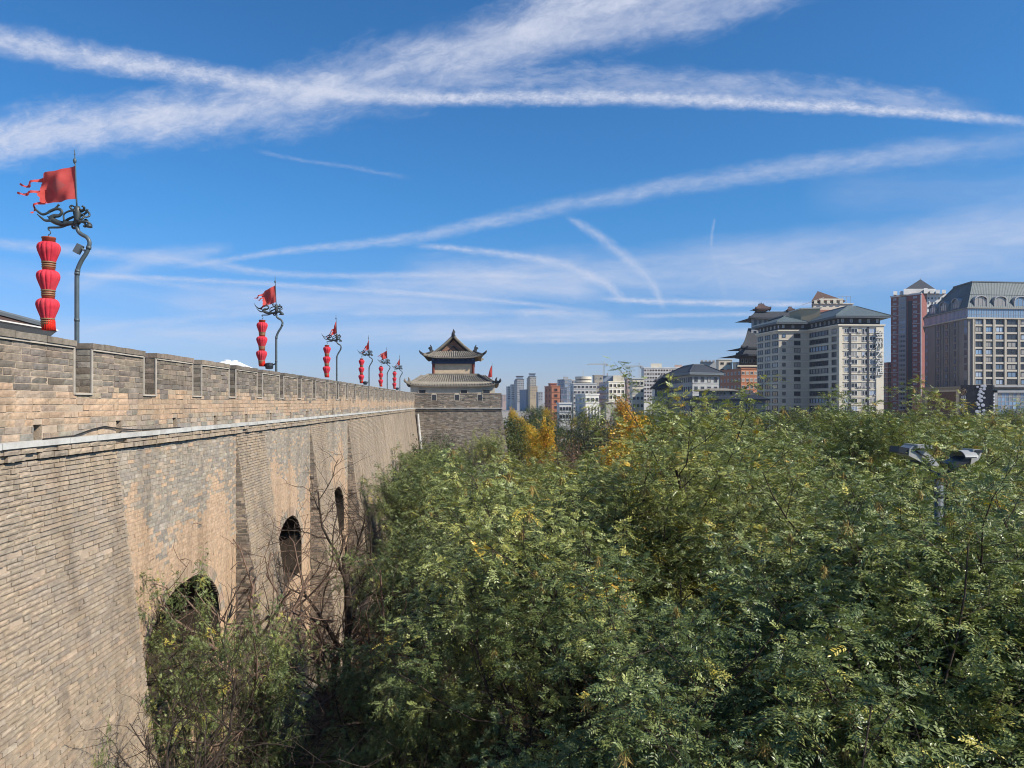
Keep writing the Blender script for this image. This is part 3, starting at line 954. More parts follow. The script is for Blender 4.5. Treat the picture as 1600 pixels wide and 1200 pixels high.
# ------------------------------------------------------------------ dragon poles with flags, and lantern strings
PX0, PY0, MPP = 122.0, 530.0, 16.5 / 1209.0     # measured on the nearest pole: its foot pixel and metres per pixel
def pt(px, py, y=0.0):
    return ((px - PX0) * MPP, y, (629 - py) * MPP)
POLE_X = -8.5
WALK_Z = 11.8
def rad_ip(r, m):
    return [float(np.interp(i / (m - 1), np.linspace(0, 1, len(r)), r)) for i in range(m)]

def flag_mesh(kind, seed):
    r = random.Random(seed)
    # corner pixels on the nearest pole: hoist top, hoist bottom, fly bottom, fly top
    if kind == 'spread':
        ht, hb, fb, ft = (119.5, 258), (121.5, 311), (66, 317), (61, 275)
        tails = [[(70, 279), (53, 285), (42, 291), (34, 288)], [(72, 298), (52, 301), (38, 303), (30, 302)], [(70, 313), (58, 321), (54, 329), (53, 334)]]
    elif kind == 'half':
        ht, hb, fb, ft = (119.5, 262), (120.5, 316), (84, 326), (73, 288)
        tails = [[(80, 292), (67, 296), (60, 303), (54, 302)], [(90, 320), (79, 331), (72, 338)], [(84, 300), (73, 306), (66, 309)]]
    else:
        ht, hb, fb, ft = (119.5, 262), (120.5, 318), (98, 328), (104, 300)
        tails = [[(99, 327), (90, 332), (80, 336)], [(104, 300), (96, 312), (90, 322)]]
    nu, nv = 22, 12
    vs, fs = [], []
    for j in range(nv + 1):
        for i in range(nu + 1):
            u, v = i / nu, j / nv
            x = (ht[0] * (1 - u) + ft[0] * u) * (1 - v) + (hb[0] * (1 - u) + fb[0] * u) * v
            y = (ht[1] * (1 - u) + ft[1] * u) * (1 - v) + (hb[1] * (1 - u) + fb[1] * u) * v
            y += 1.5 * math.sin(u * 3.1) * (v - 0.5) + 1.2 * math.sin(u * math.pi) * (1 - v)
            if i == nu:
                x += r.uniform(-2.5, 2.5)
            w_ = 0.10 * math.sin(u * 6.5 + v * 2.6 + seed) * (0.2 + u) + 0.075 * math.sin(u * 13 - v * 5 + seed) * u + (0.10 * math.sin(v * 3) * u if kind != 'spread' else 0)
            if kind == 'limp':
                w_ *= 1.6
            vs.append(pt(x, y, w_))
    for j in range(nv):
        for i in range(nu):
            a = j * (nu + 1) + i
            fs.append((a, a + 1, a + nu + 2, a + nu + 1))
    mb = MB(); mb.add(vs, fs)
    for tl in tails:
        sp_ = spline([(p[0], p[1], 0) for p in tl], 4)
        n = len(sp_); vv = []
        for k, p in enumerate(sp_):
            hw = (3.4 * (1 - 0.55 * k / (n - 1)) + 0.6 * math.sin(k * 1.9)) * 0.8
            dx = sp_[min(k + 1, n - 1)] - sp_[max(k - 1, 0)]
            L = math.hypot(dx[0], dx[1]) or 1
            wv = 0.06 * math.sin(k * 0.9 + seed)
            vv.append(pt(p[0] - dx[1] / L * hw, p[1] + dx[0] / L * hw, wv)); vv.append(pt(p[0] + dx[1] / L * hw, p[1] - dx[0] / L * hw, wv + 0.05 * math.sin(k * 1.3)))
        mb.add(vv, [(2 * k, 2 * k + 1, 2 * k + 3, 2 * k + 2) for k in range(n - 1)])
    return mb.mesh('flag', M['flag'], True)

m, h = new_mat('red_flag_cloth')
P_ = h.n('ShaderNodeTexCoord').outputs['Object']
n1 = h.noise(P_, 5.0, 4)
c = h.mix(h.rng(n1, 0.3, 0.7), (0.62, 0.085, 0.075, 1), (0.74, 0.125, 0.11, 1))
sp2 = h.n('ShaderNodeSeparateXYZ'); h.t.links.new(P_, sp2.inputs[0])
dd = h.math('ADD', h.math('ABSOLUTE', h.math('ADD', sp2.outputs[0], 0.42)), h.math('MULTIPLY', h.math('ABSOLUTE', h.math('SUBTRACT', sp2.outputs[2], 4.62)), 1.15))
em = h.math('MULTIPLY', h.rng(h.math('ADD', dd, h.math('MULTIPLY', n1, 0.12)), 0.27, 0.22), 0.55)
c = h.mix(em, c, (0.42, 0.14, 0.13, 1))
b = h.n('ShaderNodeBsdfPrincipled'); h.t.links.new(c, b.inputs['Base Color']); b.inputs['Roughness'].default_value = 0.75
b.inputs['Specular IOR Level'].default_value = 0.15
tr = h.n('ShaderNodeBsdfTranslucent'); h.t.links.new(c, tr.inputs[0])
mx = h.n('ShaderNodeMixShader'); mx.inputs[0].default_value = 0.4
h.t.links.new(b.outputs[0], mx.inputs[1]); h.t.links.new(tr.outputs[0], mx.inputs[2])
oo = h.n('ShaderNodeOutputMaterial'); h.t.links.new(mx.outputs[0], oo.inputs[0])
M['flag'] = m

# shared meshes (origin on the pole axis at camera height)
mb = MB()
low = (WALK_Z - CAMZ) / MPP
prof = [(122, 629 - low), (122, 500), (122, 445), (122.2, 430), (124, 419), (130, 406), (137, 395), (141, 385), (141.3, 377), (137, 370.5), (129, 366), (124, 361), (122.3, 353), (122, 340), (122, 326)]
sp_ = spline([pt(*p) for p in prof], 5)
mb.tube(sp_, rad_ip([0.050, 0.048, 0.045, 0.043, 0.043, 0.045], len(sp_)), 10)
for yy in (512, 428, 423, 386):
    i = min(range(len(sp_)), key=lambda k: abs(sp_[k][2] - (629 - yy) * MPP))
    c = Vector(sp_[i]); d = (Vector(sp_[min(i + 1, len(sp_) - 1)]) - Vector(sp_[i - 1])).normalized()
    mb.tube([c - d * 0.03, c + d * 0.03], 0.055, 10)
ME_POLE = mb.mesh('pole', M['pole_paint'], True)
mb = MB()
mb.tube([pt(122, 328), pt(121, 300), pt(119.5, 258), pt(118.2, 234)], [0.02, 0.017, 0.014, 0.008], 6)
mb.lathe([(0.008, -0.07), (0.03, -0.045), (0.04, 0.0), (0.03, 0.03), (0.008, 0.06)], pt(118.6, 251), 8)
mb.lathe([(0.006, 0), (0.018, 0.03), (0.006, 0.06)], pt(118.5, 243), 6)
ME_STAFF = mb.mesh('flag_staff', M['pole_paint'], True)
# dragon bracket
mb = MB()
def curl(pts, rr, y=0.0, sides=7):
    s_ = spline([pt(p[0], p[1], (p[2] if len(p) > 2 else y)) for p in pts], 5)
    mb.tube(s_, rad_ip([q * MPP for q in rr], len(s_)), sides)
curl([(122, 347), (110, 349), (96, 349), (86, 345), (82, 341), (87, 337.5), (94, 337), (98.5, 332), (96, 327.5), (89, 326.5), (80, 330), (74, 334)], [3, 3.6, 4.2, 4.6, 4.4, 3.4, 2.6, 2.3, 2.3, 2.4, 2.2, 1.2], 0.0, 8)
curl([(80, 331), (70, 335), (63, 332), (57, 326), (54, 319)], [1.8, 2.0, 1.9, 1.4, 0.5])
curl([(78, 331), (85, 327), (90, 322), (93, 319)], [1.2, 2.0, 1.4, 1.9], 0.03)
curl([(84, 345), (74, 345), (68, 341), (61, 335)], [2.2, 2.0, 1.6, 0.7], -0.03)
curl([(84, 342), (78, 340), (74, 337)], [1.6, 1.4, 0.8], 0.05)
curl([(98, 349), (106, 342), (116, 337), (123, 330)], [2.6, 2.2, 1.8, 2.2], 0.05)
curl([(104, 346), (104, 336), (112, 331), (122, 330)], [1.5, 1.3, 1.6, 1.8], -0.06)
curl([(122, 352), (110, 351), (97, 355), (84, 355.5), (78, 356), (78, 360)], [1.6, 1.6, 1.7, 1.7, 1.6, 1.2])
curl([(122, 326), (114, 327), (110, 323), (112, 320.5), (116, 322)], [1.8, 1.6, 1.8, 1.6, 1.0], 0.04)
for k, cpl in enumerate(([(123, 330), (130, 327), (137, 330), (140, 336), (136, 339), (133, 336)], [(123, 338), (131, 335), (134, 340), (131, 344), (128, 341)],
                         [(123, 344), (131, 347), (136, 350), (134, 354), (130, 352)], [(122, 350), (116, 356), (112, 353), (115, 350)],
                         [(124, 328), (130, 330), (135, 325), (132, 323)], [(126, 348), (134, 347), (141, 348), (144, 352), (140, 354.5)],
                         [(124, 336), (128, 346), (133, 342), (137, 344)], [(123, 332), (128, 336), (138, 333), (141, 328)])):
    curl([(p[0], p[1], 0.07 * math.sin(k * 2.1 + i * 0.8)) for i, p in enumerate(cpl)], [1.9, 1.8, 1.7, 1.5, 1.3, 0.9][:len(cpl)])
mb.lathe([(0.03, -0.36), (0.075, -0.30), (0.065, -0.2), (0.085, -0.1), (0.07, 0.0), (0.05, 0.05)], pt(122.5, 326), 10)
mb.lathe([(0.005, -0.05), (0.07, -0.045), (0.06, 0.0), (0.03, 0.045), (0.01, 0.06)], pt(141, 352), 10)
ME_DRAGON = mb.mesh('dragon_bracket', M['iron'], True)
mb = MB()
mb.obox(pt(124.5, 389), Vector((0.86, 0, -0.5)).normalized(), (0, 1, 0), Vector((0.5, 0, 0.86)).normalized(), 0.055, 0.07, 0.10)
mb.tube([pt(127, 386), pt(133, 391), pt(137, 393)], 0.022, 6)
ME_SPOT = mb.mesh('spotlight', M['slate_trim'])
mb = MB()
mb.lathe([(0.05, -0.14), (0.16, -0.12), (0.18, 0.0), (0.17, 0.11), (0.06, 0.14)], (-0.30, 0, 1.56), 10)
mb.tube([(-0.16, 0, 1.6), (0.02, 0, 1.68)], 0.03, 6)
ME_DRUM = mb.mesh('loudspeaker', M['lamp_dark'])
# lantern string (origin at its hook)
HK = pt(78, 360)
def lz(py):
    return (360 - py) * MPP
def lantern_meshes():
    out = []
    body = [(9.5, 411), (10.2, 408.5), (11.8, 404), (14.0, 398.5), (16.2, 392.5), (17.2, 388), (16.6, 383.8), (14.6, 380.8), (11.0, 378.6)]
    mb = MB(); mb.lathe([(r * MPP, lz(y)) for r, y in body], (0, 0, 0), 96, 0, 14, 0.13)
    lan = mb.mesh('lantern', M['lantern'], True)
    mb = MB()
    mb.lathe([(9.6 * MPP, lz(379.5)), (9.6 * MPP, lz(373.5)), (10.4 * MPP, lz(373)), (10.4 * MPP, lz(371)), (3 * MPP, lz(370.5))], (0, 0, 0), 20)
    top = mb.mesh('top_collar', M['lantern_brown'], True)
    mb = MB()
    mb.lathe([(10.0 * MPP, lz(411.5)), (10.6 * MPP, lz(411.2)), (10.6 * MPP, lz(409.4)), (10.0 * MPP, lz(409.2))], (0, 0, 0), 20, 1)
    mb.lathe([(9.7 * MPP, lz(415)), (10.3 * MPP, lz(414.8)), (10.3 * MPP, lz(413.2)), (9.7 * MPP, lz(413))], (0, 0, 0), 20, 1)
    mb.lathe([(9.2 * MPP, lz(423.2)), (9.4 * MPP, lz(416)), (9.4 * MPP, lz(409.5))], (0, 0, 0), 20, 0)
    mb.lathe([(9.8 * MPP, lz(418.2)), (10.2 * MPP, lz(418)), (10.2 * MPP, lz(416.8)), (9.8 * MPP, lz(416.6))], (0, 0, 0), 20, 1)
    col = mb.mesh('collar', [M['lantern_brown'], M['gold']], True)
    mb = MB(); mb.lathe([(10.2 * MPP, lz(516)), (9.6 * MPP, lz(508)), (9.4 * MPP, lz(502)), (8.5 * MPP, lz(499))], (0, 0, 0), 60, 0, 20, 0.12)
    tas = mb.mesh('tassel', M['tassel'], True)
    mb = MB()
    mb.tube(spline([(0, 0, 0.02), (0.03, 0, -0.02), (0.04, 0, -0.07), (0.0, 0, -0.09), (0, 0, lz(371))], 4), 0.010, 6)
    hook = mb.mesh('hook', M['iron'])
    return lan, top, col, tas, hook
L_LAN, L_TOP, L_COL, L_TAS, L_HOOK = lantern_meshes()

POLES = [(16.5, 'spread', 1, 'spot'), (33.0, 'half', 2, 'drum'), (47.4, 'limp', 3, None), (61.8, 'limp', 4, 'drum'), (74.5, 'half', 5, None), (87.0, 'limp', 6, 'drum')]
ORD = ['tallest, nearest the viewer', 'second along the parapet', 'third along the parapet', 'fourth along the parapet', 'fifth along the parapet', 'last before the watchtower']
for i, (D, fk, sd, extra) in enumerate(POLES):
    g_ = thing('dragon_flag_pole', (POLE_X, D, CAMZ), 'grey dragon pole with torn red flag, ' + ORD[i], 'flag pole', 'dragon poles along the parapet')
    link('pole', ME_POLE, g_); link('flag_staff', ME_STAFF, g_); link('dragon_bracket', ME_DRAGON, g_)
    link('flag', flag_mesh(fk, sd), g_)
    if extra:
        link('spotlight' if extra == 'spot' else 'loudspeaker', ME_SPOT if extra == 'spot' else ME_DRUM, g_)
    q = thing('lantern_string', (POLE_X + HK[0], D, CAMZ + HK[2]), 'string of three red lanterns, ' + ORD[i].replace('tallest', 'largest'), 'lanterns', 'red lantern strings along the parapet')
    link('hook', L_HOOK, q); link('top_collar', L_TOP, q); link('tassel', L_TAS, q)
    for k in range(3):
        l_ = link('lantern', L_LAN, q, (-0.012 * k, 0, -44.2 * MPP * k))
        link('collar', L_COL, l_)
# flag on the far side of the watchtower
g_ = thing('flag_pole', (X(769, 104), 104, ZS), 'thin pole with a limp red flag to the right of the watchtower', 'flag pole')
mb = MB(); mb.tube([(0, 0, 0), (0, 0, Z(566, 104, 769) - ZS)], [0.04, 0.015], 6); mb.build('pole', M['pole_paint'], g_)
mb = MB()
vs = []
for j in range(9):
    for i in range(5):
        u, v = i / 4, j / 8
        vs.append((-0.02 - u * (0.15 + 0.62 * v * (1 - 0.35 * v)), 0.12 * math.sin(u * 5 + v * 4), Z(571, 104, 769) - ZS - v * 1.55 - u * 0.15))
mb.add(vs, [(j * 5 + i, j * 5 + i + 1, j * 5 + i + 6, j * 5 + i + 5) for j in range(8) for i in range(4)])
mb.build('flag', M['flag'], g_, True)

# ------------------------------------------------------------------ watchtower on the bastion
TX, TY = -2.95, 107.5
tw = thing('watchtower', (TX, TY, ZS), 'two-tiered watchtower with upturned grey tile roofs on the far bastion', 'watchtower')
HD = 7.6                                   # half depth
def tz(zw):
    return zw - ZS
LW = 5.45
mb = MB(); mb.box(-LW, LW, -HD, HD, -0.1, tz(15.3)); mb.build('lower_wall', M['plaster_grey'], tw)
for px_ in (660, 725, 760):
    xw = X(px_, TY - HD) - TX
    o = MB(); o.box(xw - 0.42, xw + 0.42, -HD - 0.04, -HD + 0.1, tz(13.72), tz(14.22)); wn = o.build('window', M['glass'], tw)
    o = MB(); o.box(xw - 0.50, xw + 0.50, -HD - 0.08, -HD + 0.02, tz(14.22), tz(14.32)); o.box(xw - 0.50, xw - 0.42, -HD - 0.08, -HD + 0.02, tz(13.7), tz(14.22)); o.box(xw + 0.42, xw + 0.50, -HD - 0.08, -HD + 0.02, tz(13.7), tz(14.22)); o.build('window_frame', M['plaster'], wn)
mb = MB(); mb.box(-LW - 0.05, LW + 0.05, -HD - 0.12, HD + 0.05, -0.1, tz(13.6)); mb.build('shade_band', M['dark_band'], tw)  # dark-coloured band standing in for the sheltered shade behind the bastion slots
UW, UD = 2.62, 4.9
mb = MB(); mb.box(-UW, UW, -UD, UD, tz(15.6), tz(18.3)); mb.build('upper_wall', M['plaster'], tw)
for sx in (-1, 1):
    for yy in (-UD - 0.05, -UD * 0.33, UD * 0.33, UD + 0.05):
        o = MB(); o.lathe([(0.17, tz(15.9)), (0.17, tz(18.2))], (sx * (UW + 0.02), yy, 0), 10); o.build('column', M['red_wood'], tw)
mb = MB(); mb.box(-UW - 0.25, UW + 0.25, -UD - 0.28, UD + 0.28, tz(17.75), tz(18.42)); mb.build('painted_beam', M['blue_beam'], tw)
for k in range(9):                          # brackets below the eave
    o = MB(); xx = -UW + k * 2 * UW / 8
    o.box(xx - 0.12, xx + 0.12, -UD - 0.6, -UD - 0.25, tz(18.1), tz(18.42)); o.box(xx - 0.08, xx + 0.08, -UD - 0.75, -UD - 0.55, tz(18.22), tz(18.42)); o.build('bracket', M['blue_beam'], tw)

def tiled_slope(name, fn, nu, nv, rows, parent, mat, lift=0.0, th=0.12):
    """curved roof plane fn(u,v)->(x,y,z), u across, v from eave to top; plus rounded tile ridges running up it"""
    mb = MB()
    vs = [fn(i / nu, j / nv) for j in range(nv + 1) for i in range(nu + 1)]
    vb = [(p[0], p[1], p[2] - th) for p in vs]
    n = len(vs)
    fs = []
    for j in range(nv):
        for i in range(nu):
            a = j * (nu + 1) + i
            fs.append((a, a + 1, a + nu + 2, a + nu + 1)); fs.append((n + a + nu + 1, n + a + nu + 2, n + a + 1, n + a))
    for i in range(nu):
        fs.append((n + i, n + i + 1, i + 1, i))
    for j in range(nv):
        a = j * (nu + 1); fs.append((a, a + nu + 1, n + a + nu + 1, n + a)); a += nu; fs.append((a + nu + 1, a, n + a, n + a + nu + 1))
    mb.add(vs + vb, fs)
    ro = mb.build(name, mat, parent)
    tm = []
    for k in range(rows):
        u = (k + 0.5) / rows
        pts = [Vector(fn(u, v)) + Vector((0, 0, 0.05)) for v in np.linspace(0, 1, 6)]
        t_ = MB(); t_.tube(pts, 0.085, 6); t_.build('tile_row', mat, ro)
    return ro
# lower pent roof: front, right, left, back
E, T = (5.95, HD + 0.45, tz(14.78)), (3.0, UD + 0.35, tz(16.15))
def sag(v):
    return v * (0.72 + 0.28 * v)
def lf(u, v):
    hx = E[0] + (T[0] + 1.35 - E[0]) * v
    up = 0.38 * abs(2 * u - 1) ** 6 * (1 - v)
    return ((2 * u - 1) * hx, -E[1] + (E[1] - T[1]) * v, E[2] + (T[2] - E[2]) * sag(v) + up)
tiled_slope('lower_roof', lf, 18, 6, 34, tw, M['tile'])
def lr(s):
    def f(u, v):
        hy = E[1] + (T[1] - E[1]) * v
        up = 0.38 * abs(2 * u - 1) ** 6 * (1 - v)
        return (s * (E[0] + (T[0] + 0.0 - E[0]) * v), s * (2 * u - 1) * hy, E[2] + (T[2] - E[2]) * sag(v) + up)
    return f
tiled_slope('lower_roof', lr(1), 18, 6, 40, tw, M['tile'])
tiled_slope('lower_roof', lr(-1), 18, 6, 40, tw, M['tile'])
tiled_slope('lower_roof', lambda u, v: tuple(np.array(lf(u, v)) * np.array([-1, -1, 1])), 12, 4, 20, tw, M['tile'])
for sx in (-1, 1):                         # corner ridges with ornament
    mb = MB()
    pts = [Vector((sx * (E[0] + 0.1), -E[1] - 0.1, E[2] + 0.50)), Vector((sx * (E[0] - 0.3), -E[1] + 0.2, E[2] + 0.42)), Vector((sx * (E[0] - 1.2), -E[1] + 1.0, E[2] + 0.6)), Vector((sx * (T[0] + 0.3), -T[1] - 0.2, T[2] + 0.15))]
    mb.tube(spline(pts, 4), 0.16, 6)
    p = pts[0]
    mb.tube(spline([p, p + Vector((sx * 0.08, -0.1, 0.18)), p + Vector((sx * 0.06, -0.05, 0.42))], 4), rad_ip([0.18, 0.15, 0.05], 9), 6)
    mb.tube(spline([pts[1] + Vector((0, 0, 0.1)), pts[1] + Vector((-sx * 0.06, 0, 0.35)), pts[1] + Vector((sx * 0.06, 0, 0.65))], 4), rad_ip([0.2, 0.14, 0.05], 9), 6)
    mb.build('corner_ridge', M['tile_dark'] if sx > 0 else M['tile'], tw)
mb = MB(); mb.box(-T[0] - 0.3, T[0] + 0.3, -T[1] - 0.1, -T[1] + 0.3, T[2] - 0.1, T[2] + 0.28); mb.build('ridge_band', M['tile'], tw)
# upper hip-and-gable roof, ridge running away from the viewer
EU, EY, EZ = 3.72, UD + 0.85, tz(18.55)
GZ = tz(19.35)                              # gable foot
AZ = tz(21.35)
GX, GY = 2.35, UD - 0.1
def uf(u, v):                               # short skirt under the gable
    hx = EU + (GX + 0.35 - EU) * v
    up = 0.48 * abs(2 * u - 1) ** 5 * (1 - v)
    ex = 0.45 * abs(2 * u - 1) ** 8 * (1 - v)
    return ((2 * u - 1) * (hx + ex), -EY - ex * 0.6 + (EY - GY) * v, EZ + (GZ - EZ) * sag(v) + up)
tiled_slope('upper_roof', uf, 20, 5, 24, tw, M['tile'])
tiled_slope('upper_roof', lambda u, v: tuple(np.array(uf(u, v)) * np.array([-1, -1, 1])), 14, 4, 16, tw, M['tile'])
def us(s):
    def f(u, v):
        k = 1 - min(1, v / 0.42)
        hy = GY + (EY - GY) * k
        up = 0.48 * abs(2 * u - 1) ** 5 * k
        ex = 0.45 * abs(2 * u - 1) ** 8 * k
        x = EU * (1 - v) + ex
        zz = EZ + (AZ - EZ) * (v ** 1.45 * 0.86 + 0.14 * v)
        return (s * x, s * (2 * u - 1) * (hy + ex * 0.6), zz + up)
    return f
tiled_slope('upper_roof', us(1), 18, 10, 30, tw, M['tile'])
tiled_slope('upper_roof', us(-1), 18, 10, 30, tw, M['tile'])
def slope_z(x):
    v = 1 - abs(x) / EU
    return EZ + (AZ - EZ) * (v ** 1.45 * 0.86 + 0.14 * v)
gxs = np.linspace(-GX, GX, 13)
mb = MB()
vs = [(x, -GY + 0.35, GZ - 0.2) for x in gxs] + [(x, -GY + 0.35, max(GZ - 0.2, slope_z(x) - 0.1)) for x in gxs]
mb.add(vs, [(i, i + 1, 14 + i, 13 + i) for i in range(12)])
mb.build('gable', M['gable'], tw)
for s in (-1, 1):                          # barge ridges, hip ridges with beasts, gable ornament
    mb = MB()
    xs = np.linspace(0.02, 2.75, 8)
    mb.tube([(s * x, -GY - 0.05, slope_z(x) + 0.12) for x in xs], 0.17, 6)
    mb.build('gable_ridge', M['tile'], tw)
    mb = MB(); mb.tube([(s * x, -GY + 0.2, slope_z(x) - 0.22) for x in np.linspace(0.02, 2.3, 7)], 0.12, 4); mb.build('bargeboard', M['tile_dark'], tw)
    mb = MB(); mb.tube([(s * x, -GY + 0.26, GZ + 0.75 - x * 0.95) for x in (0.02, 0.4, 0.8)], 0.09, 4); mb.build('gable_ornament', M['tile_dark'], tw)
    mb = MB()
    c0 = Vector((s * (EU + 0.5), -EY - 0.35, EZ + 0.58)); 
    pts = [c0, Vector((s * (EU + 0.15), -EY - 0.05, EZ + 0.42)), Vector((s * 3.2, -GY - 0.55, EZ + 0.62)), Vector((s * 2.7, -GY - 0.05, GZ + 0.15))]
    mb.tube(spline(pts, 4), 0.15, 6)
    mb.tube(spline([c0, c0 + Vector((s * 0.14, 0, 0.2)), c0 + Vector((s * 0.16, 0, 0.32))], 3), rad_ip([0.14, 0.1, 0.03], 7), 6)
    p = pts[3] + Vector((s * 0.25, 0, 0.0))
    mb.tube(spline([p, p + Vector((s * 0.15, 0, 0.35)), p + Vector((s * 0.35, 0, 0.25))], 3), rad_ip([0.2, 0.16, 0.06], 7), 6)
    mb.tube(spline([p, p + Vector((-s * 0.05, 0, 0.4)), p + Vector((s * 0.1, 0, 0.75))], 3), rad_ip([0.18, 0.12, 0.05], 7), 6)
    mb.build('hip_ridge', M['tile_dark'], tw)
mb = MB()
mb.tube([(0, -GY - 0.1, AZ + 0.1), (0, GY + 0.1, AZ + 0.1)], 0.22, 6)
mb.build('ridge', M['tile'], tw)
for sy in (-1, 1):
    mb = MB(); b0 = Vector((0, sy * (GY + 0.05), AZ + 0.05))
    mb.tube(spline([b0, b0 + Vector((0, sy * 0.1, 0.35)), b0 + Vector((0.05, sy * -0.05, 0.65)), b0 + Vector((0, -sy * 0.15, 0.95))], 4), rad_ip([0.26, 0.22, 0.15, 0.04], 13), 7)
    mb.tube(spline([b0 + Vector((0, 0, 0.3)), b0 + Vector((0.22, 0, 0.5)), b0 + Vector((0.16, 0, 0.75))], 3), rad_ip([0.1, 0.08, 0.03], 7), 5)
    mb.build('ridge_finial', M['tile_dark'], tw)

# ------------------------------------------------------------------ roof behind the parapet on the left, white canopy
hb = thing('wall_top_hall', (-23.4, 23.0, 11.8), 'low hall with grey hipped roof behind the near parapet', 'building')
ex, ey = 6.0, 8.5
ze = 15.12 - 11.8
mb = MB(); mb.box(-ex + 0.9, ex - 0.9, -ey + 0.9, ey - 0.9, 0, ze); mb.build('wall', M['plaster_grey'], hb)
mb = MB()
mb.prism([(-ex, -ey), (ex, -ey), (ex, ey), (-ex, ey)], ze, ze + 0.10)
mb.prism([(-ex, -ey), (ex, -ey), (ex, ey), (-ex, ey)], ze + 0.1, ze + 0.42, 0, [(-ex - .25, -ey - .25), (ex + .25, -ey - .25), (ex + .25, ey + .25), (-ex - .25, ey + .25)])
mb.build('eave_fascia', M['slate_trim'], hb)
mb = MB(); mb.prism([(-ex - .27, -ey - .27), (ex + .27, -ey - .27), (ex + .27, ey + .27), (-ex - .27, ey + .27)], ze + 0.42, ze + 0.47); mb.build('gutter', M['trim_white'], hb)
mb = MB()
zt_ = ze + 2.35
mb.add([(-ex, -ey, ze + .47), (ex, -ey, ze + .47), (ex, ey, ze + .47), (-ex, ey, ze + .47), (0, -ey + 4.8, zt_), (0, ey - 4.8, zt_)], [(0, 1, 4), (1, 2, 5, 4), (2, 3, 5), (3, 0, 4, 5)])
mb.build('roof', M['brown_panel'], hb)
mb = MB()
mb.tube([(ex, ey, ze + .6), (0, ey - 4.8, zt_ + 0.08)], 0.12, 6); mb.tube([(ex, -ey, ze + .6), (0, -ey + 4.8, zt_ + 0.08)], 0.12, 6)
mb.tube([(0, -ey + 4.6, zt_ + 0.1), (0, ey - 4.6, zt_ + 0.1)], 0.2, 6); mb.box(-0.25, 0.25, ey - 5.0, ey - 4.4, zt_, zt_ + 0.6)
mb.build('ridge', M['slate_trim'], hb)
tn = thing('canopy_tent', (X(356, 40), 40.5, 11.8), 'white peaked canopy tent top showing above the parapet', 'tent')
zp = Z(562, 40, 356) - 11.8
mb = MB()
N = 16
vs = []
rings = [(2.2, zp - 0.72), (1.5, zp - 0.52), (0.9, zp - 0.30), (0.5, zp - 0.12), (0.42, zp - 0.08)]
for r_, z_ in rings:
    for k in range(4):
        a = math.pi / 4 + k * math.pi / 2
        vs.append((r_ * 1.2 * math.cos(a), r_ * 1.2 * math.sin(a), z_))
fs = [(j * 4 + k, j * 4 + (k + 1) % 4, j * 4 + 4 + (k + 1) % 4, j * 4 + 4 + k) for j in range(4) for k in range(4)] + [(16, 17, 18, 19)]
mb.add(vs, fs); mb.build('canopy', M['white_cloth'], tn)
mb = MB(); mb.lathe([(0.2, zp - 0.1), (0.2, zp - 0.02), (0.12, zp + 0.02)], (-0.2, 0, 0), 8); mb.lathe([(0.16, zp - 0.1), (0.16, zp - 0.03), (0.1, zp)], (0.2, 0, 0), 8); mb.build('vent_cap', M['white_cloth'], tn)
for sx in (-1, 1):
    for sy in (-1, 1):
        mb = MB(); mb.tube([(sx * 1.8, sy * 1.8, 0), (sx * 1.8, sy * 1.8, zp - 0.7)], 0.04, 6); mb.build('leg', M['lamp_grey'], tn)

# ------------------------------------------------------------------ twin floodlight rising out of the trees
FD = 15.0
fx = X(1467, FD)
fl = thing('park_floodlight', (fx, FD, 0), 'grey twin-headed floodlight pole rising out of the tree canopy', 'street lamp')
def fz(py):
    return Z(py, FD, 1467)
mb = MB(); mb.tube([(0, 0, 0), (0, 0, fz(745))], [0.10, 0.075], 10)
mb.build('pole', M['slate_trim'], fl, True)
mb = MB(); mb.lathe([(0.085, fz(748)), (0.10, fz(747)), (0.10, fz(741)), (0.06, fz(740))], (0, 0, 0), 10)
mb.lathe([(0.08, fz(778)), (0.09, fz(777)), (0.09, fz(772)), (0.08, fz(771))], (0, 0, 0), 10)
mb.tube([(-0.42, 0, fz(727)), (0, 0, fz(742)), (0.36, 0, fz(731))], 0.035, 6)
mb.build('bracket', M['lamp_dark'], fl)
def fp(px_, py_, y=0.0):
    return (X(px_, FD) - fx, y, fz(py_))
# left head: long tapered reflector arm sloping down towards the pole, thick housing at its upper end
mb = MB()
prof_t = [(1412, 701), (1419, 696), (1432, 698), (1444, 706), (1455, 717), (1463, 726)]
prof_b = [(1411, 711), (1420, 715), (1432, 721), (1444, 725), (1455, 727), (1463, 729)]
n = len(prof_t)
vs = []
for yy in (-0.20, 0.20):
    for k in range(n):
        tap = 1.0 - 0.55 * k / (n - 1)
        vs.append(fp(*prof_t[k], yy * tap)); vs.append(fp(*prof_b[k], yy * tap))
fs = []
for k in range(n - 1):
    a, b = 2 * k, 2 * n + 2 * k
    fs += [(a, a + 1, a + 3, a + 2), (b + 2, b + 3, b + 1, b), (a + 2, b + 2, b, a), (a + 1, b + 1, b + 3, a + 3)]
fs += [(0, 2 * n, 2 * n + 1, 1), (2 * n - 2, 2 * n - 1, 4 * n - 1, 4 * n - 2)]
mb.add(vs, fs)
hd = mb.build('lamp_head', M['lamp_grey'], fl)
mb = MB()
mb.obox(fp(1434, 697), Vector((1, 0, -0.05)).normalized(), (0, 1, 0), Vector((0.05, 0, 1)).normalized(), 0.14, 0.24, 0.035)
mb.build('top_cover', M['lamp_grey'], hd)
mb = MB()
mb.obox(fp(1405, 703), Vector((1, 0, -0.2)).normalized(), (0, 1, 0), Vector((0.2, 0, 1)).normalized(), 0.10, 0.17, 0.06)
mb.obox(fp(1430, 708, -0.18), Vector((1, 0, -0.62)).normalized(), (0, 1, 0), Vector((0.62, 0, 1)).normalized(), 0.16, 0.012, 0.012)
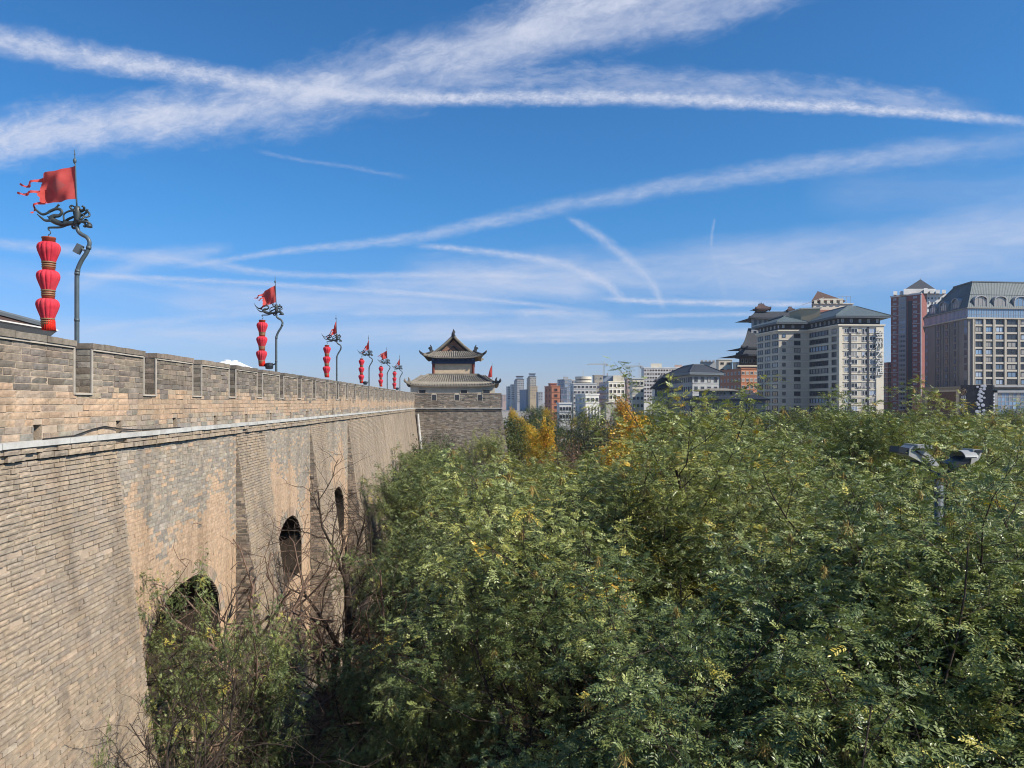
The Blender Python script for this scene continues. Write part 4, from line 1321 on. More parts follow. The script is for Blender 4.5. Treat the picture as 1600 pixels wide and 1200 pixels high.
mb.obox(fp(1438, 722), Vector((1, 0, -0.35)).normalized(), (0, 1, 0), Vector((0.35, 0, 1)).normalized(), 0.12, 0.15, 0.03)
mb.build('lamp_housing', M['lamp_dark'], hd)
# right head: curved hood facing left with shield behind
mb = MB()
N = 10
vs = []
for xx in (1496, 1516):
    for k in range(N + 1):
        a = math.pi * (0.08 + 0.92 * k / N)
        vs.append(fp(xx, 716 - 13 * math.sin(a) , -0.26 * math.cos(a)))
fs = [(k, k + 1, N + 2 + k, N + 1 + k) for k in range(N)]
mb.add(vs, fs)
vs = [(p[0] , p[1] * 0.96, p[2] - 0.02) for p in vs]
mb.add(vs, [(N + 1 + k, N + 2 + k, k + 1, k) for k in range(N)])
hr = mb.build('lamp_head', M['lamp_grey'], fl, True)
mb = MB()
mb.add([fp(1513, 701, -0.16), fp(1527, 702, -0.12), fp(1530, 708, -0.08), fp(1524, 718, -0.1), fp(1509, 725, -0.14), fp(1513, 701, 0.18), fp(1527, 702, 0.14), fp(1530, 708, 0.1), fp(1524, 718, 0.12), fp(1509, 725, 0.16)],
       [(4, 3, 2, 1, 0), (5, 6, 7, 8, 9), (0, 1, 6, 5), (1, 2, 7, 6), (2, 3, 8, 7), (3, 4, 9, 8), (4, 0, 5, 9)])
mb.build('shield', M['lamp_grey'], hr)
mb = MB()
mb.obox(fp(1492, 722), Vector((1, 0, 0.45)).normalized(), (0, 1, 0), Vector((-0.45, 0, 1)).normalized(), 0.17, 0.2, 0.05)
mb.obox(fp(1521, 704.5), (1, 0, 0), (0, 1, 0), (0, 0, 1), 0.07, 0.17, 0.025)
mb.build('lamp_housing', M['lamp_dark'], hr)

# ------------------------------------------------------------------ city buildings
def unit_window(fm, gm, mull=1, bar=0.07):
    mb = MB()
    e = 0.5
    mb.box(-e, e, -0.14, 0.0, e - bar, e, 0); mb.box(-e, e, -0.14, 0.0, -e, -e + bar, 0)
    mb.box(-e, -e + bar, -0.14, 0.0, -e + bar, e - bar, 0); mb.box(e - bar, e, -0.14, 0.0, -e + bar, e - bar, 0)
    for k in range(mull):
        x = -e + (k + 1) / (mull + 1)
        mb.box(x - 0.02, x + 0.02, -0.12, 0.0, -e + bar, e - bar, 0)
    mb.add([(-e + bar, -0.05, -e + bar), (e - bar, -0.05, -e + bar), (e - bar, -0.05, e - bar), (-e + bar, -0.05, e - bar)], [(0, 1, 2, 3)], 1)
    return mb.mesh('window', [fm, gm])
UWIN = {}
def win_mesh(fk, gk, mull):
    key = (fk, gk, mull)
    if key not in UWIN:
        UWIN[key] = unit_window(M[fk], M[gk], mull)
    return UWIN[key]

class Bld:
    def __init__(s, name, label, c, cat='building', group=None):
        s.c = Vector((c[0], c[1], 0))
        s.o = thing(name, s.c, label, cat, group)
    def build(s, mb, name, mat, parent=None, smooth=False):
        mb.v = [(p[0] - s.c.x, p[1] - s.c.y, p[2]) for p in mb.v] if parent is None else mb.v
        return mb.build(name, mat, parent or s.o, smooth)
    def prism(s, name, poly, z0, z1, mat, top=None):
        mb = MB(); mb.prism(poly, z0, z1, 0, top); return s.build(mb, name, mat)
    def win(s, p, u, n, d, z, w, h, fk='trim_white', gk='glass', mull=1, out=0.0, name='window'):
        o = link(name, win_mesh(fk, gk, mull), s.o)
        o.location = (p[0] + u[0] * d + n[0] * out - s.c.x, p[1] + u[1] * d + n[1] * out - s.c.y, z)
        o.rotation_euler = (0, 0, math.atan2(u[1], u[0])); o.scale = (w, 1.0, h)
        return o
def frame_of(p, q):
    d = math.hypot(q[0] - p[0], q[1] - p[1])
    u = ((q[0] - p[0]) / d, (q[1] - p[1]) / d)
    return u, (u[1], -u[0]), d
def fbox(mb, p, u, n, a, b, z0, z1, o0, o1, mi=0):
    """box lying on a facade: a..b along it, z0..z1, from o0 to o1 outward"""
    P = lambda t, o: (p[0] + u[0] * t + n[0] * o, p[1] + u[1] * t + n[1] * o)
    q = [P(a, o0), P(b, o0), P(b, o1), P(a, o1)]
    mb.add([(x, y, z0) for x, y in q] + [(x, y, z1) for x, y in q], [(0, 1, 2, 3), (7, 6, 5, 4), (4, 5, 1, 0), (5, 6, 2, 1), (6, 7, 3, 2), (7, 4, 0, 3)], mi)
def glyph(ch, size, ext, mat, parent):
    """a raised character, turned into a plain mesh"""
    cu = bpy.data.curves.new('lettering', 'FONT'); cu.body = ch; cu.size = size; cu.extrude = ext; cu.align_x = 'CENTER'; cu.resolution_u = 2
    tmp = bpy.data.objects.new('glyph_curve', cu); COL.objects.link(tmp)
    dg = bpy.context.evaluated_depsgraph_get()
    me = bpy.data.meshes.new_from_object(tmp.evaluated_get(dg)); me.name = 'lettering'
    bpy.data.objects.remove(tmp); bpy.data.curves.remove(cu)
    me.materials.clear(); me.materials.append(mat)
    return link('lettering', me, parent)
def grow(poly, o):
    """push a polygon outwards (about its centroid, per corner)"""
    n = len(poly); out = []
    for i in range(n):
        a, b, c = poly[i - 1], poly[i], poly[(i + 1) % n]
        u1, n1, _ = frame_of(a, b); u2, n2, _ = frame_of(b, c)
        k = 1 + n1[0] * n2[0] + n1[1] * n2[1]
        k = max(k, 0.3)
        out.append((b[0] + (n1[0] + n2[0]) * o / k, b[1] + (n1[1] + n2[1]) * o / k))
    return out
def XY(px, D):
    return (X(px, D), D)

# --- the big hotel
HT = Bld('hotel', 'large grey stone hotel with green-grey hipped roofs and a lit cream front', (X(1280, 350), 352))
c0, c1, c2, c3, c4 = XY(1183, 372), XY(1217, 350), XY(1263, 350), XY(1311, 325), XY(1379, 326)
c5 = (c4[0] + 6, 372); c6 = (c0[0] + 12, 392)
poly = [c0, c1, c2, c3, c4, c5, c6]
FL = 3.27
ztop = Z(507, 326, 1345)
HT.prism('wall', poly, 0, ztop, M['hotel_stone'])
HT.prism('attic', grow(poly, -0.8), ztop, ztop + 3.6, M['dark_band'])
mb = MB(); mb.prism(grow(poly, 0.9), ztop - 0.6, ztop - 0.05); mb.prism(grow(poly, 0.5), ztop - 1.0, ztop - 0.6); HT.build(mb, 'cornice', M['cream'])
faces = [(c0, c1), (c1, c2), (c2, c3), (c3, c4)]
nfl = 13
bands = MB(); piers = MB()
for fi, (p, q) in enumerate(faces):
    u, n, L = frame_of(p, q)
    for k in range(nfl):
        zf = ztop - 1.0 - (k + 1) * FL
        if zf < 8:
            break
        fbox(bands, p, u, n, 0.0, L, zf + FL - 0.35, zf + FL - 0.05, 0.0, 0.28)
        zc = zf + 1.55
        if fi == 0:
            for t_ in (0.16, 0.5, 0.84):
                HT.win(p, u, n, L * t_, zc, L * 0.235, 2.1, 'dark_band', 'glass', 1)
        elif fi == 1:
            HT.win(p, u, n, L * 0.17, zc, 1.5, 1.6, 'dark_band', 'glass_blue' if k == 0 else 'glass', 0)
            HT.win(p, u, n, L * 0.62, zc, 2.9, 2.0, 'dark_band', 'glass', 1)
        elif fi == 2:
            HT.win(p, u, n, L * 0.36, zc, L * 0.62, 2.1, 'dark_band', 'glass_pale' if k in (0, 2, 9) else 'glass', 5)
            HT.win(p, u, n, L * 0.85, zc, L * 0.14, 2.1, 'dark_band', 'glass', 1)
        else:
            for t_, w_, m_ in ((0.17, 1.9, 1), (0.345, 2.9, 1), (0.555, 1.1, 0), (0.62, 1.2, 0), (0.765, 2.9, 1)):
                HT.win(p, u, n, L * t_, zc, w_, 1.9, 'trim_white', 'glass_pale' if (k * 7 + int(t_ * 100)) % 4 == 0 else 'glass', m_)
    if fi == 3:
        for t_ in (0.265, 0.68):
            fbox(piers, p, u, n, L * t_ - 0.85, L * t_ + 0.1, 6, ztop - 1, 0.0, 0.34)
        fbox(bands, p, u, n, L * 0.84, L + 0.2, 6, ztop - 1.2, 0.0, 0.5)
        fbox(bands, p, u, n, -0.2, L * 0.06, 6, ztop - 1.2, 0.0, 0.5)
        txt = '金州大酒店'
        for i, ch in enumerate(txt):
            lo = glyph(ch, 4.0, 0.25, M['trim_white'], HT.o)
            pp = Vector((p[0] + u[0] * L * 0.905 + n[0] * 0.95, p[1] + u[1] * L * 0.905 + n[1] * 0.95, ztop - 5.6 - i * 3.9)) - HT.c
            lo.location = pp; lo.rotation_euler = (R(90), 0, math.atan2(u[1], u[0]))
u, n, L = frame_of(c3, c4)
acm = MB(); acm.box(-0.45, 0.45, -0.42, 0.0, -0.3, 0.3)
acm = acm.mesh('air_conditioner', M['tower_grey'])
for k in range(46):
    zf = ztop - 1.0 - (1 + rnd.randrange(12)) * FL; t_ = rnd.choice((0.25, 0.44, 0.5, 0.585, 0.7, 0.83)) * L + rnd.uniform(-.3, .3)
    o = link('air_conditioner', acm, HT.o); o.location = (c3[0] + u[0] * t_ + n[0] * 0.02 - HT.c.x, c3[1] + u[1] * t_ + n[1] * 0.02 - HT.c.y, zf + rnd.uniform(0.5, 1.0)); o.rotation_euler = (0, 0, math.atan2(u[1], u[0]))
HT.build(bands, 'string_course', M['cream'])
HT.build(piers, 'dark_recess', M['dark_band'])
pd = MB()
for fi, (p, q) in enumerate(faces):
    u, n, L = frame_of(p, q)
    for k in range(int(L / 7)):
        HT.win(p, u, n, (k + 0.5) * L / int(L / 7), 7.0, L / int(L / 7) * 0.8, 4.2, 'dark_band', 'glass', 2)
    for k in range(int(L / 3.4)):            # small windows of the dark attic storey
        HT.win(p, u, n, (k + 0.5) * L / int(L / 3.4), ztop + 1.6, 1.1, 1.5, 'trim_white', 'glass_pale', 0, -0.75)
# roofs
ze = ztop + 3.1
rw = [c3, c4, c5, (c3[0], c5[1])]
rwi = [(c3[0] + 7, c3[1] + 7), (c4[0] - 7.5, c4[1] + 7), (c5[0] - 8, c5[1] - 8), (c3[0] + 7, c5[1] - 8)]
def hip(b, name, poly, z0, z1, over, inner, mat='tile_green'):
    mb = MB(); po = grow(poly, over)
    mb.prism(grow(poly, over * 0.96), z0 - 0.5, z0)
    mb.prism(po, z0, z0 + 0.35)
    ro = b.build(mb, 'eave', M['slate_trim'])
    mb = MB(); mb.prism(po, z0 + 0.36, z1, 0, inner)
    r_ = b.build(mb, name, M[mat])
    mb = MB()
    for a, t_ in zip(po, inner):
        mb.tube([(a[0], a[1], z0 + 0.45), (t_[0], t_[1], z1 + 0.05)], 0.22, 5)
    b.build(mb, 'hip_ridge', M['tile_green'] if mat == 'tile_green' else M['tile_dark'])
    mb = MB(); mb.prism(inner, z1 - 0.1, z1 + 0.35, 0); b.build(mb, 'ridge', M['slate_trim'])
    return r_
hip(HT, 'roof', rw, ze, Z(478.5, 332, 1340), 2.6, rwi)
lw_ = [c0, c1, (c2[0] - 3, c2[1] + 0.2), (c2[0] - 3, 380), c6]
lwi = [(c0[0] + 9, c0[1] + 4), (c1[0] + 5.5, c1[1] + 6), (c2[0] - 9, c2[1] + 6), (c2[0] - 9, 374), (c6[0] + 4, 384)]
hip(HT, 'roof', lw_, ze, ze + 3.9, 2.2, lwi)
ml = [(c2[0] - 2.4, c2[1] - 1), (c2[0] + 4.6, c2[1] - 4.5), (c3[0] - 1, c3[1] + 14), (c3[0] - 1, 372), (c2[0] - 2.4, 372)]
HT.prism('roof_block', [(c2[0] - 2.0, 353), (c2[0] + 5.4, 350), (c2[0] + 5.4, 366), (c2[0] - 2.0, 366)], ze - 1, Z(483, 352, 1270), M['tan_light'])
HT.prism('roof_block_coping', [(c2[0] - 2.4, 352.6), (c2[0] + 5.8, 349.6), (c2[0] + 5.8, 366.4), (c2[0] - 2.4, 366.4)], Z(483, 352, 1270), Z(481, 352, 1270), M['cream'])
HT.prism('roof', [(c2[0] + 5.6, 351), (c3[0] + 4, 329), (c3[0] + 8, 372), (c2[0] + 5.6, 374)], ze + 0.2, ze + 5.0, M['tile_green'], [(c2[0] + 8, 360), (c3[0] + 8, 341), (c3[0] + 9, 366), (c2[0] + 9, 366)])

# --- tower with tent roof behind the hotel
D = 430
PT = Bld('apartment_tower', 'cream terraced tower with pyramid roof rising behind the hotel', (X(1295, D), D + 10))
def quad(pa, pb, D0, depth):
    return [XY(pa, D0), XY(pb, D0), (X(pb, D0) * (1 + 0.6 * depth / D0), D0 + depth), (X(pa, D0 + depth) + 0.2, D0 + depth)]
PT.prism('wall', quad(1248, 1340, D, 30), 0, Z(484, D, 1295), M['red_house'])
PT.prism('upper_wall', quad(1270, 1332, D + 2, 24), Z(484, D), Z(474, D), M['cream'])
PT.prism('terrace', quad(1280, 1318, D + 4, 18), Z(474, D), Z(465, D), M['cream'])
for k in range(5):
    PT.prism('terrace_block', quad(1272 + k * 10, 1277 + k * 10, D + 1, 4), Z(474, D), Z(469 - (k % 2) * 2, D), M['cream'])
PT.prism('coping', quad(1268, 1334, D + 1.5, 25), Z(474.6, D), Z(473.4, D), M['cream'])
q = quad(1268, 1322, D + 3, 20); ap = (X(1294, D), D + 13)
PT.prism('roof', q, Z(469, D), Z(450, D), M['brown_panel'], [(ap[0] - .2, ap[1] - .2), (ap[0] + .2, ap[1] - .2), (ap[0] + .2, ap[1] + .2), (ap[0] - .2, ap[1] + .2)])
mb = MB()
for t_ in (0, 0.33, 0.66, 1):
    xx = X(1312 + t_ * 20, D)
    mb.tube([(xx, D + 2, Z(474, D)), (xx, D + 2, Z(462, D))], 0.12, 4)
mb.tube([(X(1312, D), D + 2, Z(462, D)), (X(1332, D), D + 2, Z(462, D))], 0.12, 4)
mb.tube([(X(1255, D), D + 2, Z(476, D)), (X(1290, D), D + 2, Z(464, D))], 0.12, 4)
PT.build(mb, 'roof_rail', M['crane'])
mb = MB(); mb.tube([(ap[0], ap[1], Z(453.5, D)), (ap[0], ap[1], Z(449, D))], 0.12, 4); PT.build(mb, 'mast', M['crane'])

# --- pagoda-roofed tower left of the hotel
D = 400
PG = Bld('pagoda_tower', 'tall building with stacked upturned pagoda roofs peeking out left of the hotel', (X(1185, D), D + 14))
def pag_roof(b, pa, pb, D0, depth, py0, py1, over_px, top_in, mat='tile_dark', lift=0.8):
    z0, z1 = Z(py0, D0), Z(py1, D0)
    ov = over_px * D0 / FPX
    base = [(X(pa, D0) - ov, D0 - ov), (X(pb, D0) + ov, D0 - ov), (X(pb, D0 + depth) + ov, D0 + depth + ov), (X(pa, D0 + depth) - ov, D0 + depth + ov)]
    ti = top_in * D0 / FPX
    top = [(X(pa, D0) + ti, D0 + ti), (X(pb, D0) - ti, D0 + ti), (X(pb, D0 + depth) - ti, D0 + depth - ti), (X(pa, D0 + depth) + ti, D0 + depth - ti)]
    mb = MB()
    N = 10
    for e in range(4):
        a, c_ = base[e], base[(e + 1) % 4]; ta, tc_ = top[e], top[(e + 1) % 4]
        vs = []
        for j in range(5):
            v = j / 4
            for i in range(N + 1):
                t_ = i / N
                up = lift * abs(2 * t_ - 1) ** 4 * (1 - v) ** 2
                vs.append(((a[0] + (c_[0] - a[0]) * t_) * (1 - v) + (ta[0] + (tc_[0] - ta[0]) * t_) * v,
                           (a[1] + (c_[1] - a[1]) * t_) * (1 - v) + (ta[1] + (tc_[1] - ta[1]) * t_) * v, z0 + (z1 - z0) * v ** 1.5 + up))
        mb.add(vs, [(j * (N + 1) + i, j * (N + 1) + i + 1, (j + 1) * (N + 1) + i + 1, (j + 1) * (N + 1) + i) for j in range(4) for i in range(N)])
        mb.add([(p[0], p[1], p[2] - 0.8) for p in vs[:N + 1]] + vs[:N + 1], [(i, i + 1, N + 2 + i, N + 1 + i) for i in range(N)])
    mb.add([(p[0], p[1], z0 - 0.25) for p in grow([(X(pa, D0), D0), (X(pb, D0), D0), (X(pb, D0), D0 + depth), (X(pa, D0), D0 + depth)], ov * 0.85)], [(3, 2, 1, 0)])
    return b.build(mb, 'roof', M[mat])
PG.prism('wall', quad(1156, 1200, D, 26), 0, Z(571, D), M['pink_wall'])
PG.prism('wall', quad(1155, 1200, D, 26), Z(571, D), Z(556, D), M['eave_red'])
PG.prism('balcony', quad(1152, 1204, D - 1, 28), Z(573, D), Z(570.5, D), M['cream'])
pag_roof(PG, 1157, 1200, D, 26, 554, 545, 10, 0.5)
PG.prism('wall', quad(1163, 1200, D + 2, 22), Z(547, D), Z(543, D), M['eave_red'])
pag_roof(PG, 1163, 1204, D + 2, 22, 543, 512, 8, 9)
PG.prism('wall', quad(1174, 1215, D + 4, 20), Z(530, D), Z(496, D), M['tower_grey'])
pag_roof(PG, 1176, 1250, D + 4, 18, 497, 486, 9, 6, 'tile_dark')
PG.prism('wall', quad(1183, 1196, D + 6, 6), Z(488, D), Z(482, D), M['gable'])
pag_roof(PG, 1184, 1197, D + 6, 6, 482, 474, 6, 4, 'eave_red', 0.8)
pag_roof(PG, 1232, 1238, D + 6, 4, 484, 479, 3, 2, 'eave_red', 0.5)
mb = MB()
for dx in (-3, 0, 3):
    xx = X(1190.5 + dx, D + 8); mb.lathe([(0.5, Z(475, D)), (0.7, Z(473, D)), (0.15, Z(470.5 - (dx == 0) * 1.5, D))], (xx, D + 9, 0), 6)
for dx in (-2, 1):
    xx = X(1235 + dx, D + 8); mb.lathe([(0.5, Z(480, D)), (0.6, Z(478, D)), (0.12, Z(475.5, D))], (xx, D + 8, 0), 6)
PG.build(mb, 'finial', M['tile_dark'])
p, q_ = XY(1155, D), XY(1200, D); u, n, L = frame_of(p, q_)
for k in range(7):
    PG.win(p, u, n, 1.6 + k * 2.0, Z(564, D), 1.2, 2.2, 'cream', 'glass', 0, 0.02)
p, q_ = XY(1174, D + 4), XY(1215, D + 4); u, n, L = frame_of(p, q_)
for k in range(4):
    PG.win(p, u, n, 2 + k * 2.6, Z(503, D), 1.4, 3.0, 'blue_grey', 'glass', 0, 0.02)
    PG.win(p, u, n, 2 + k * 2.6, Z(520, D), 1.4, 3.0, 'blue_grey', 'glass', 0, 0.02)

def simple(name, label, pa, pc, pb, Dl, Dc, Dr, pyt, mat, rows, cl, cr, ww=1.5, wh=1.6, fl=3.2, fk='trim_white', gk='glass', zmin=10, depth=14, bands_mat=None, cat='building', mull=1, parapet=True):
    """block with a left face pa->pc and a right face pc->pb (corner pc); windows in rows down from the top"""
    a, c_, b = XY(pa, Dl), XY(pc, Dc), XY(pb, Dr)
    yb_ = max(a[1], b[1]) + depth
    back = [(b[0] * (1 + 0.6 * depth / b[1]), b[1] + depth), (a[0] * yb_ / a[1] + 0.5, yb_)]
    po = [a, c_, b] + back if pa < pc else [c_, b] + back
    B = Bld(name, label, (c_[0], c_[1] + depth / 2), cat)
    zt = Z(pyt, Dc, pc)
    B.prism('wall', po, 0, zt, M[mat])
    if parapet:
        B.prism('coping', grow(po, 0.25), zt, zt + 0.5, M[bands_mat or mat])
    bm = MB(); used = False
    for (p, q_, ncol) in (((a, c_, cl),) if pa < pc else ()) + ((c_, b, cr),):
        if not ncol:
            continue
        u, n, L = frame_of(p, q_)
        for r_ in range(rows):
            zc = zt - 1.9 - r_ * fl
            if zc < zmin:
                break
            for k in range(ncol):
                B.win(p, u, n, (k + 0.5) * L / ncol, zc, min(ww, L / ncol * 0.75), wh, fk, gk, mull, 0.01)
            if bands_mat:
                fbox(bm, p, u, n, 0, L, zc - wh / 2 - 0.55, zc - wh / 2 - 0.25, 0.0, 0.2); used = True
    if used:
        B.build(bm, 'string_course', M[bands_mat])
    B.zt = zt; B.a, B.cn, B.b = a, c_, b
    return B

simple('brick_house', 'orange brick apartment block beside the hotel and pagoda tower', 1125, 1158, 1184, 425, 398, 400, 577, 'orange_brick', 5, 6, 4, 1.6, 1.7, 3.6, 'trim_white', 'glass', 8, bands_mat='orange_brick')
simple('cream_tower', 'pale cream stair tower above the orange brick block', 1119, 1123, 1144, 470, 466, 466, 563, 'cream', 3, 0, 2, 2.2, 1.5, 4.0, 'tan_tower', 'glass', 20)
simple('cream_tower', 'low cream roof house between the stair tower and pagoda', 1145, 1150, 1171, 452, 450, 450, 567, 'cream', 2, 0, 4, 1.4, 1.5, 4.0, 'tan_tower', 'glass', 20)
simple('red_house_block', 'narrow red brick block between the hotel and the red tower', 1379, 1387, 1396, 520, 512, 512, 567, 'red_house', 8, 1, 1, 1.6, 1.5, 3.2, 'trim_white', 'glass', 10, bands_mat='cream')

# --- grey office with traditional hipped roof
D = 290
OF = simple('grey_office', 'grey office building with dark hipped traditional roof and rows of narrow windows', 1043, 1082, 1123, 330, 290, 296, 585, 'grey_wall', 5, 12, 4, 1.7, 1.9, 3.5, 'grey_brick', 'glass', 6, depth=34, bands_mat='grey_wall', parapet=False)
po = [OF.a, OF.cn, OF.b, (OF.b[0] + 8, OF.b[1] + 34), (OF.a[0] * (OF.a[1] + 8) / OF.a[1] + 0.5, OF.a[1] + 8)]
cx_ = (X(1087, 302), 305); cy_ = (X(1102, 305), 306)
hip(OF, 'roof', po, OF.zt + 0.4, Z(569, 300, 1095), 1.9, [(X(1070, 318), 320), cx_, cy_, (X(1104, 316), 318), (X(1074, 322), 324)], 'tile_dark')
OF.prism('roof_plant', quad(1094, 1119, 316, 8), Z(580, 316), Z(565, 316), M['grey_wall'])
for k in range(4):
    OF.prism('cooling_unit', quad(1095 + k * 6, 1099 + k * 6, 315, 4), Z(565, 316), Z(562.5, 316), M['tower_grey'])
# --- small pavilion-roofed block left of it
SB = simple('small_hall', 'narrow white-walled block with stacked dark tile roofs beside the grey office', 1019, 1023, 1044, 330, 328, 328, 607, 'white_wall', 2, 0, 5, 1.1, 3.0, 5.0, 'grey_brick', 'glass_blue', 4, parapet=False)
pag_roof(SB, 1021, 1043, 328, 14, 606, 598, 4, 3)
SB.prism('wall', quad(1027, 1042, 331, 10), Z(600, 328), Z(595, 328), M['grey_wall'])
pag_roof(SB, 1027, 1042, 331, 10, 595, 586, 4, 6)
# --- long low hall with dark roofs
D = 235
LH = Bld('long_hall', 'long low slate-grey hall with dark eaves and a row of upright windows before the hotel', (X(1135, D), D + 12))
a, b = XY(1076, 262), XY(1196, 228)
u, n, L = frame_of(a, b)
po = [a, b, (b[0] + 6, b[1] + 26), (a[0] + 6, a[1] + 26)]
zt = Z(626, 240)
LH.prism('wall', po, 0, zt, M['grey_brick'])
mb = MB(); mb.prism(grow(po, 1.4), zt, zt + 0.5); mb.prism(grow(po, 1.4), zt + 0.5, zt + 1.7, 0, grow(po, -3.5)); LH.build(mb, 'roof', M['tile_dark'])
for k in range(24):
    if k < 18:
        LH.win(a, u, n, 1.2 + k * L / 24.5, zt - 1.9, 0.75, 2.0, 'grey_wall', 'glass', 0, 0.02)
        LH.win(a, u, n, 1.2 + k * L / 24.5, zt - 6.0, 0.75, 2.6, 'grey_wall', 'glass', 0, 0.02)
for k in range(2):
    LH.win(a, u, n, L * (0.83 + 0.11 * k), zt - 2.0, 2.8, 2.0, 'grey_wall', 'glass', 1, 0.02)
    LH.win(a, u, n, L * (0.83 + 0.11 * k), zt - 6.0, 2.8, 2.8, 'grey_wall', 'glass', 1, 0.02)
bm = MB(); fbox(bm, a, u, n, 0, L, zt - 4.1, zt - 3.5, 0.0, 0.25); LH.build(bm, 'string_course', M['grey_wall'])
up = quad(1092, 1150, 255, 12)
LH.prism('upper_wall', up, zt + 0.6, Z(610.5, 255), M['grey_brick'])
pu, qu = XY(1112, 254.9), XY(1150, 254.9); uu, nn, LL = frame_of(pu, qu)
for k in range(7):
    LH.win(pu, uu, nn, 0.8 + k * LL / 7.2, Z(614.5, 255), 0.9, 1.1, 'cream', 'glass', 0, 0.05)
mb = MB(); mb.prism(grow(up, 1.0), Z(611, 255), Z(610, 255)); mb.prism(grow(up, 1.0), Z(610, 255), Z(606.5, 255), 0, grow(up, -2.8)); LH.build(mb, 'upper_roof', M['tile'])
pag_roof(LH, 1160, 1178, 246, 9, 617, 609, 3, 4, 'tile_dark', 0.5)
LH.prism('roof_lantern', quad(1160, 1178, 246, 9), zt + 0.4, Z(617, 246), M['grey_brick'])

# --- white and pink apartment slab, far
AS = simple('apartment_slab', 'white and pink apartment slab with roof house behind the grey office', 1002, 1006, 1066, 640, 630, 630, 575, 'white_wall', 9, 0, 14, 1.6, 1.5, 3.0, 'pink_wall', 'glass', 10, bands_mat='trim_white')
AS.prism('roof_house', quad(1017, 1034, 632, 10), AS.zt, Z(568, 632), M['cream'])
AS.prism('roof_house', quad(1054, 1066, 632, 10), AS.zt, Z(570, 632), M['pink_wall'])
# --- middle-distance blocks left of centre
S1 = simple('balcony_block', 'slab block with dark balconies on its shaded side and a cream front', 936, 951, 976, 460, 430, 436, 597, 'white_wall', 9, 1, 4, 2.2, 1.9, 3.3, 'cream', 'glass', 8, bands_mat='cream')
bm = MB()
u, n, L = frame_of(S1.a, S1.cn)
for r_ in range(10):
    zc = S1.zt - 1.2 - r_ * 3.3
    fbox(bm, S1.a, u, n, 0.3, L - 0.5, zc - 1.6, zc - 0.4, 0.0, 1.2)
S1.build(bm, 'balcony', M['tower_grey'])
S1.prism('roof_house', quad(942, 958, 440, 10), S1.zt, Z(587, 440), M['blue_grey'])
S1.prism('roof_house', quad(958, 975, 438, 10), S1.zt, Z(586.5, 438), M['cream'])
S1.prism('roof_pipe', quad(948, 950, 438, 2), Z(587, 440), Z(583, 440), M['tower_grey'])
simple('brick_block', 'brownish pink brick block behind the bare trees', 976, 980, 991, 470, 460, 460, 592, 'pink_wall', 8, 1, 2, 1.2, 1.4, 3.3, 'trim_white', 'glass', 8)
simple('pale_block', 'pale yellow block partly behind the tall near tree', 984, 988, 1006, 350, 340, 340, 592, 'cream', 7, 1, 3, 1.4, 1.5, 3.3, 'trim_white', 'glass', 6, bands_mat='white_wall')
RT = simple('round_top_block', 'white grid-fronted block carrying a round drum storey on its roof', 891, 896, 932, 520, 505, 505, 600, 'white_wall', 7, 1, 6, 3.4, 1.6, 3.5, 'trim_white', 'glass', 8, bands_mat='white_wall')
mb = MB(); cxx, cyy = X(911.5, 512), 512
for r_, z0, z1 in ((11 * 505 / FPX, 600, 597), (13 * 505 / FPX, 597, 594), (12 * 505 / FPX, 594, 592.5), (13 * 505 / FPX, 592.5, 588)):
    mb.lathe([(r_, Z(z0, 505)), (r_, Z(z1, 505))], (cxx, cyy, 0), 28)
RT.build(mb, 'drum', M['cream'])
mb = MB(); mb.lathe([(12.2 * 505 / FPX, Z(594.2, 505)), (12.4 * 505 / FPX, Z(592.6, 505))], (cxx, cyy, 0), 28); RT.build(mb, 'drum_glazing', M['glass'])
mb = MB(); mb.tube([(cxx, cyy, Z(588, 505)), (cxx, cyy, Z(578, 505))], 0.12, 4); RT.build(mb, 'mast', M['crane'])
simple('tan_block', 'tan stepped block right of the round-topped building', 926, 929, 942, 540, 535, 535, 587, 'tan_tower', 6, 1, 2, 1.5, 1.6, 3.4, 'trim_white', 'glass', 8)
BT = simple('blue_grey_tower', 'blue-grey tower with crown-like roof frame behind the orange block', 871, 882, 893, 720, 700, 700, 593, 'blue_grey', 8, 3, 2, 2.2, 1.8, 3.6, 'white_wall', 'glass_blue', 10, bands_mat='white_wall')
BT.prism('crown', quad(880, 888, 701, 8), BT.zt, Z(588.5, 700), M['tower_grey'])
simple('orange_block', 'orange-red tiled block standing above the autumn trees', 851, 862, 875, 470, 450, 450, 604, 'orange_brick', 8, 2, 1, 2.0, 1.7, 3.4, 'red_house', 'glass', 4, bands_mat='orange_brick')
simple('orange_roof_block', 'small pinkish roof block behind the orange block', 857, 860, 870, 490, 484, 484, 600, 'red_house', 1, 0, 0)
simple('glass_block', 'blue glass office beside the orange block', 874, 876, 886, 500, 490, 490, 607, 'blue_grey', 6, 0, 2, 2.6, 2.4, 3.4, 'blue_grey', 'glass_blue', 6)
WB = simple('colonnaded_hall', 'low hall with white pillars and dark windows between the trees', 899, 915, 936, 330, 300, 304, 617, 'white_wall', 3, 3, 3, 2.0, 1.7, 3.4, 'trim_white', 'glass', 6, bands_mat='white_wall')
bm = MB(); u, n, L = frame_of(WB.cn, WB.b)
for k in range(5):
    fbox(bm, WB.cn, u, n, k * L / 4.3, k * L / 4.3 + 0.6, 3, WB.zt - 4.6, 0.0, 0.6)
WB.build(bm, 'pillar', M['trim_white'])
simple('low_wing', 'low grey wing with white eaves below the orange block', 870, 874, 893, 300, 296, 296, 631, 'white_wall', 2, 0, 4, 1.6, 1.4, 3.0, 'grey_wall', 'glass', 3, bands_mat='trim_white')
simple('stone_front', 'low stone-fronted building with blank pale cornice among the trees', 944, 947, 974, 284, 280, 280, 630, 'limestone', 1, 0, 0, bands_mat='limestone')
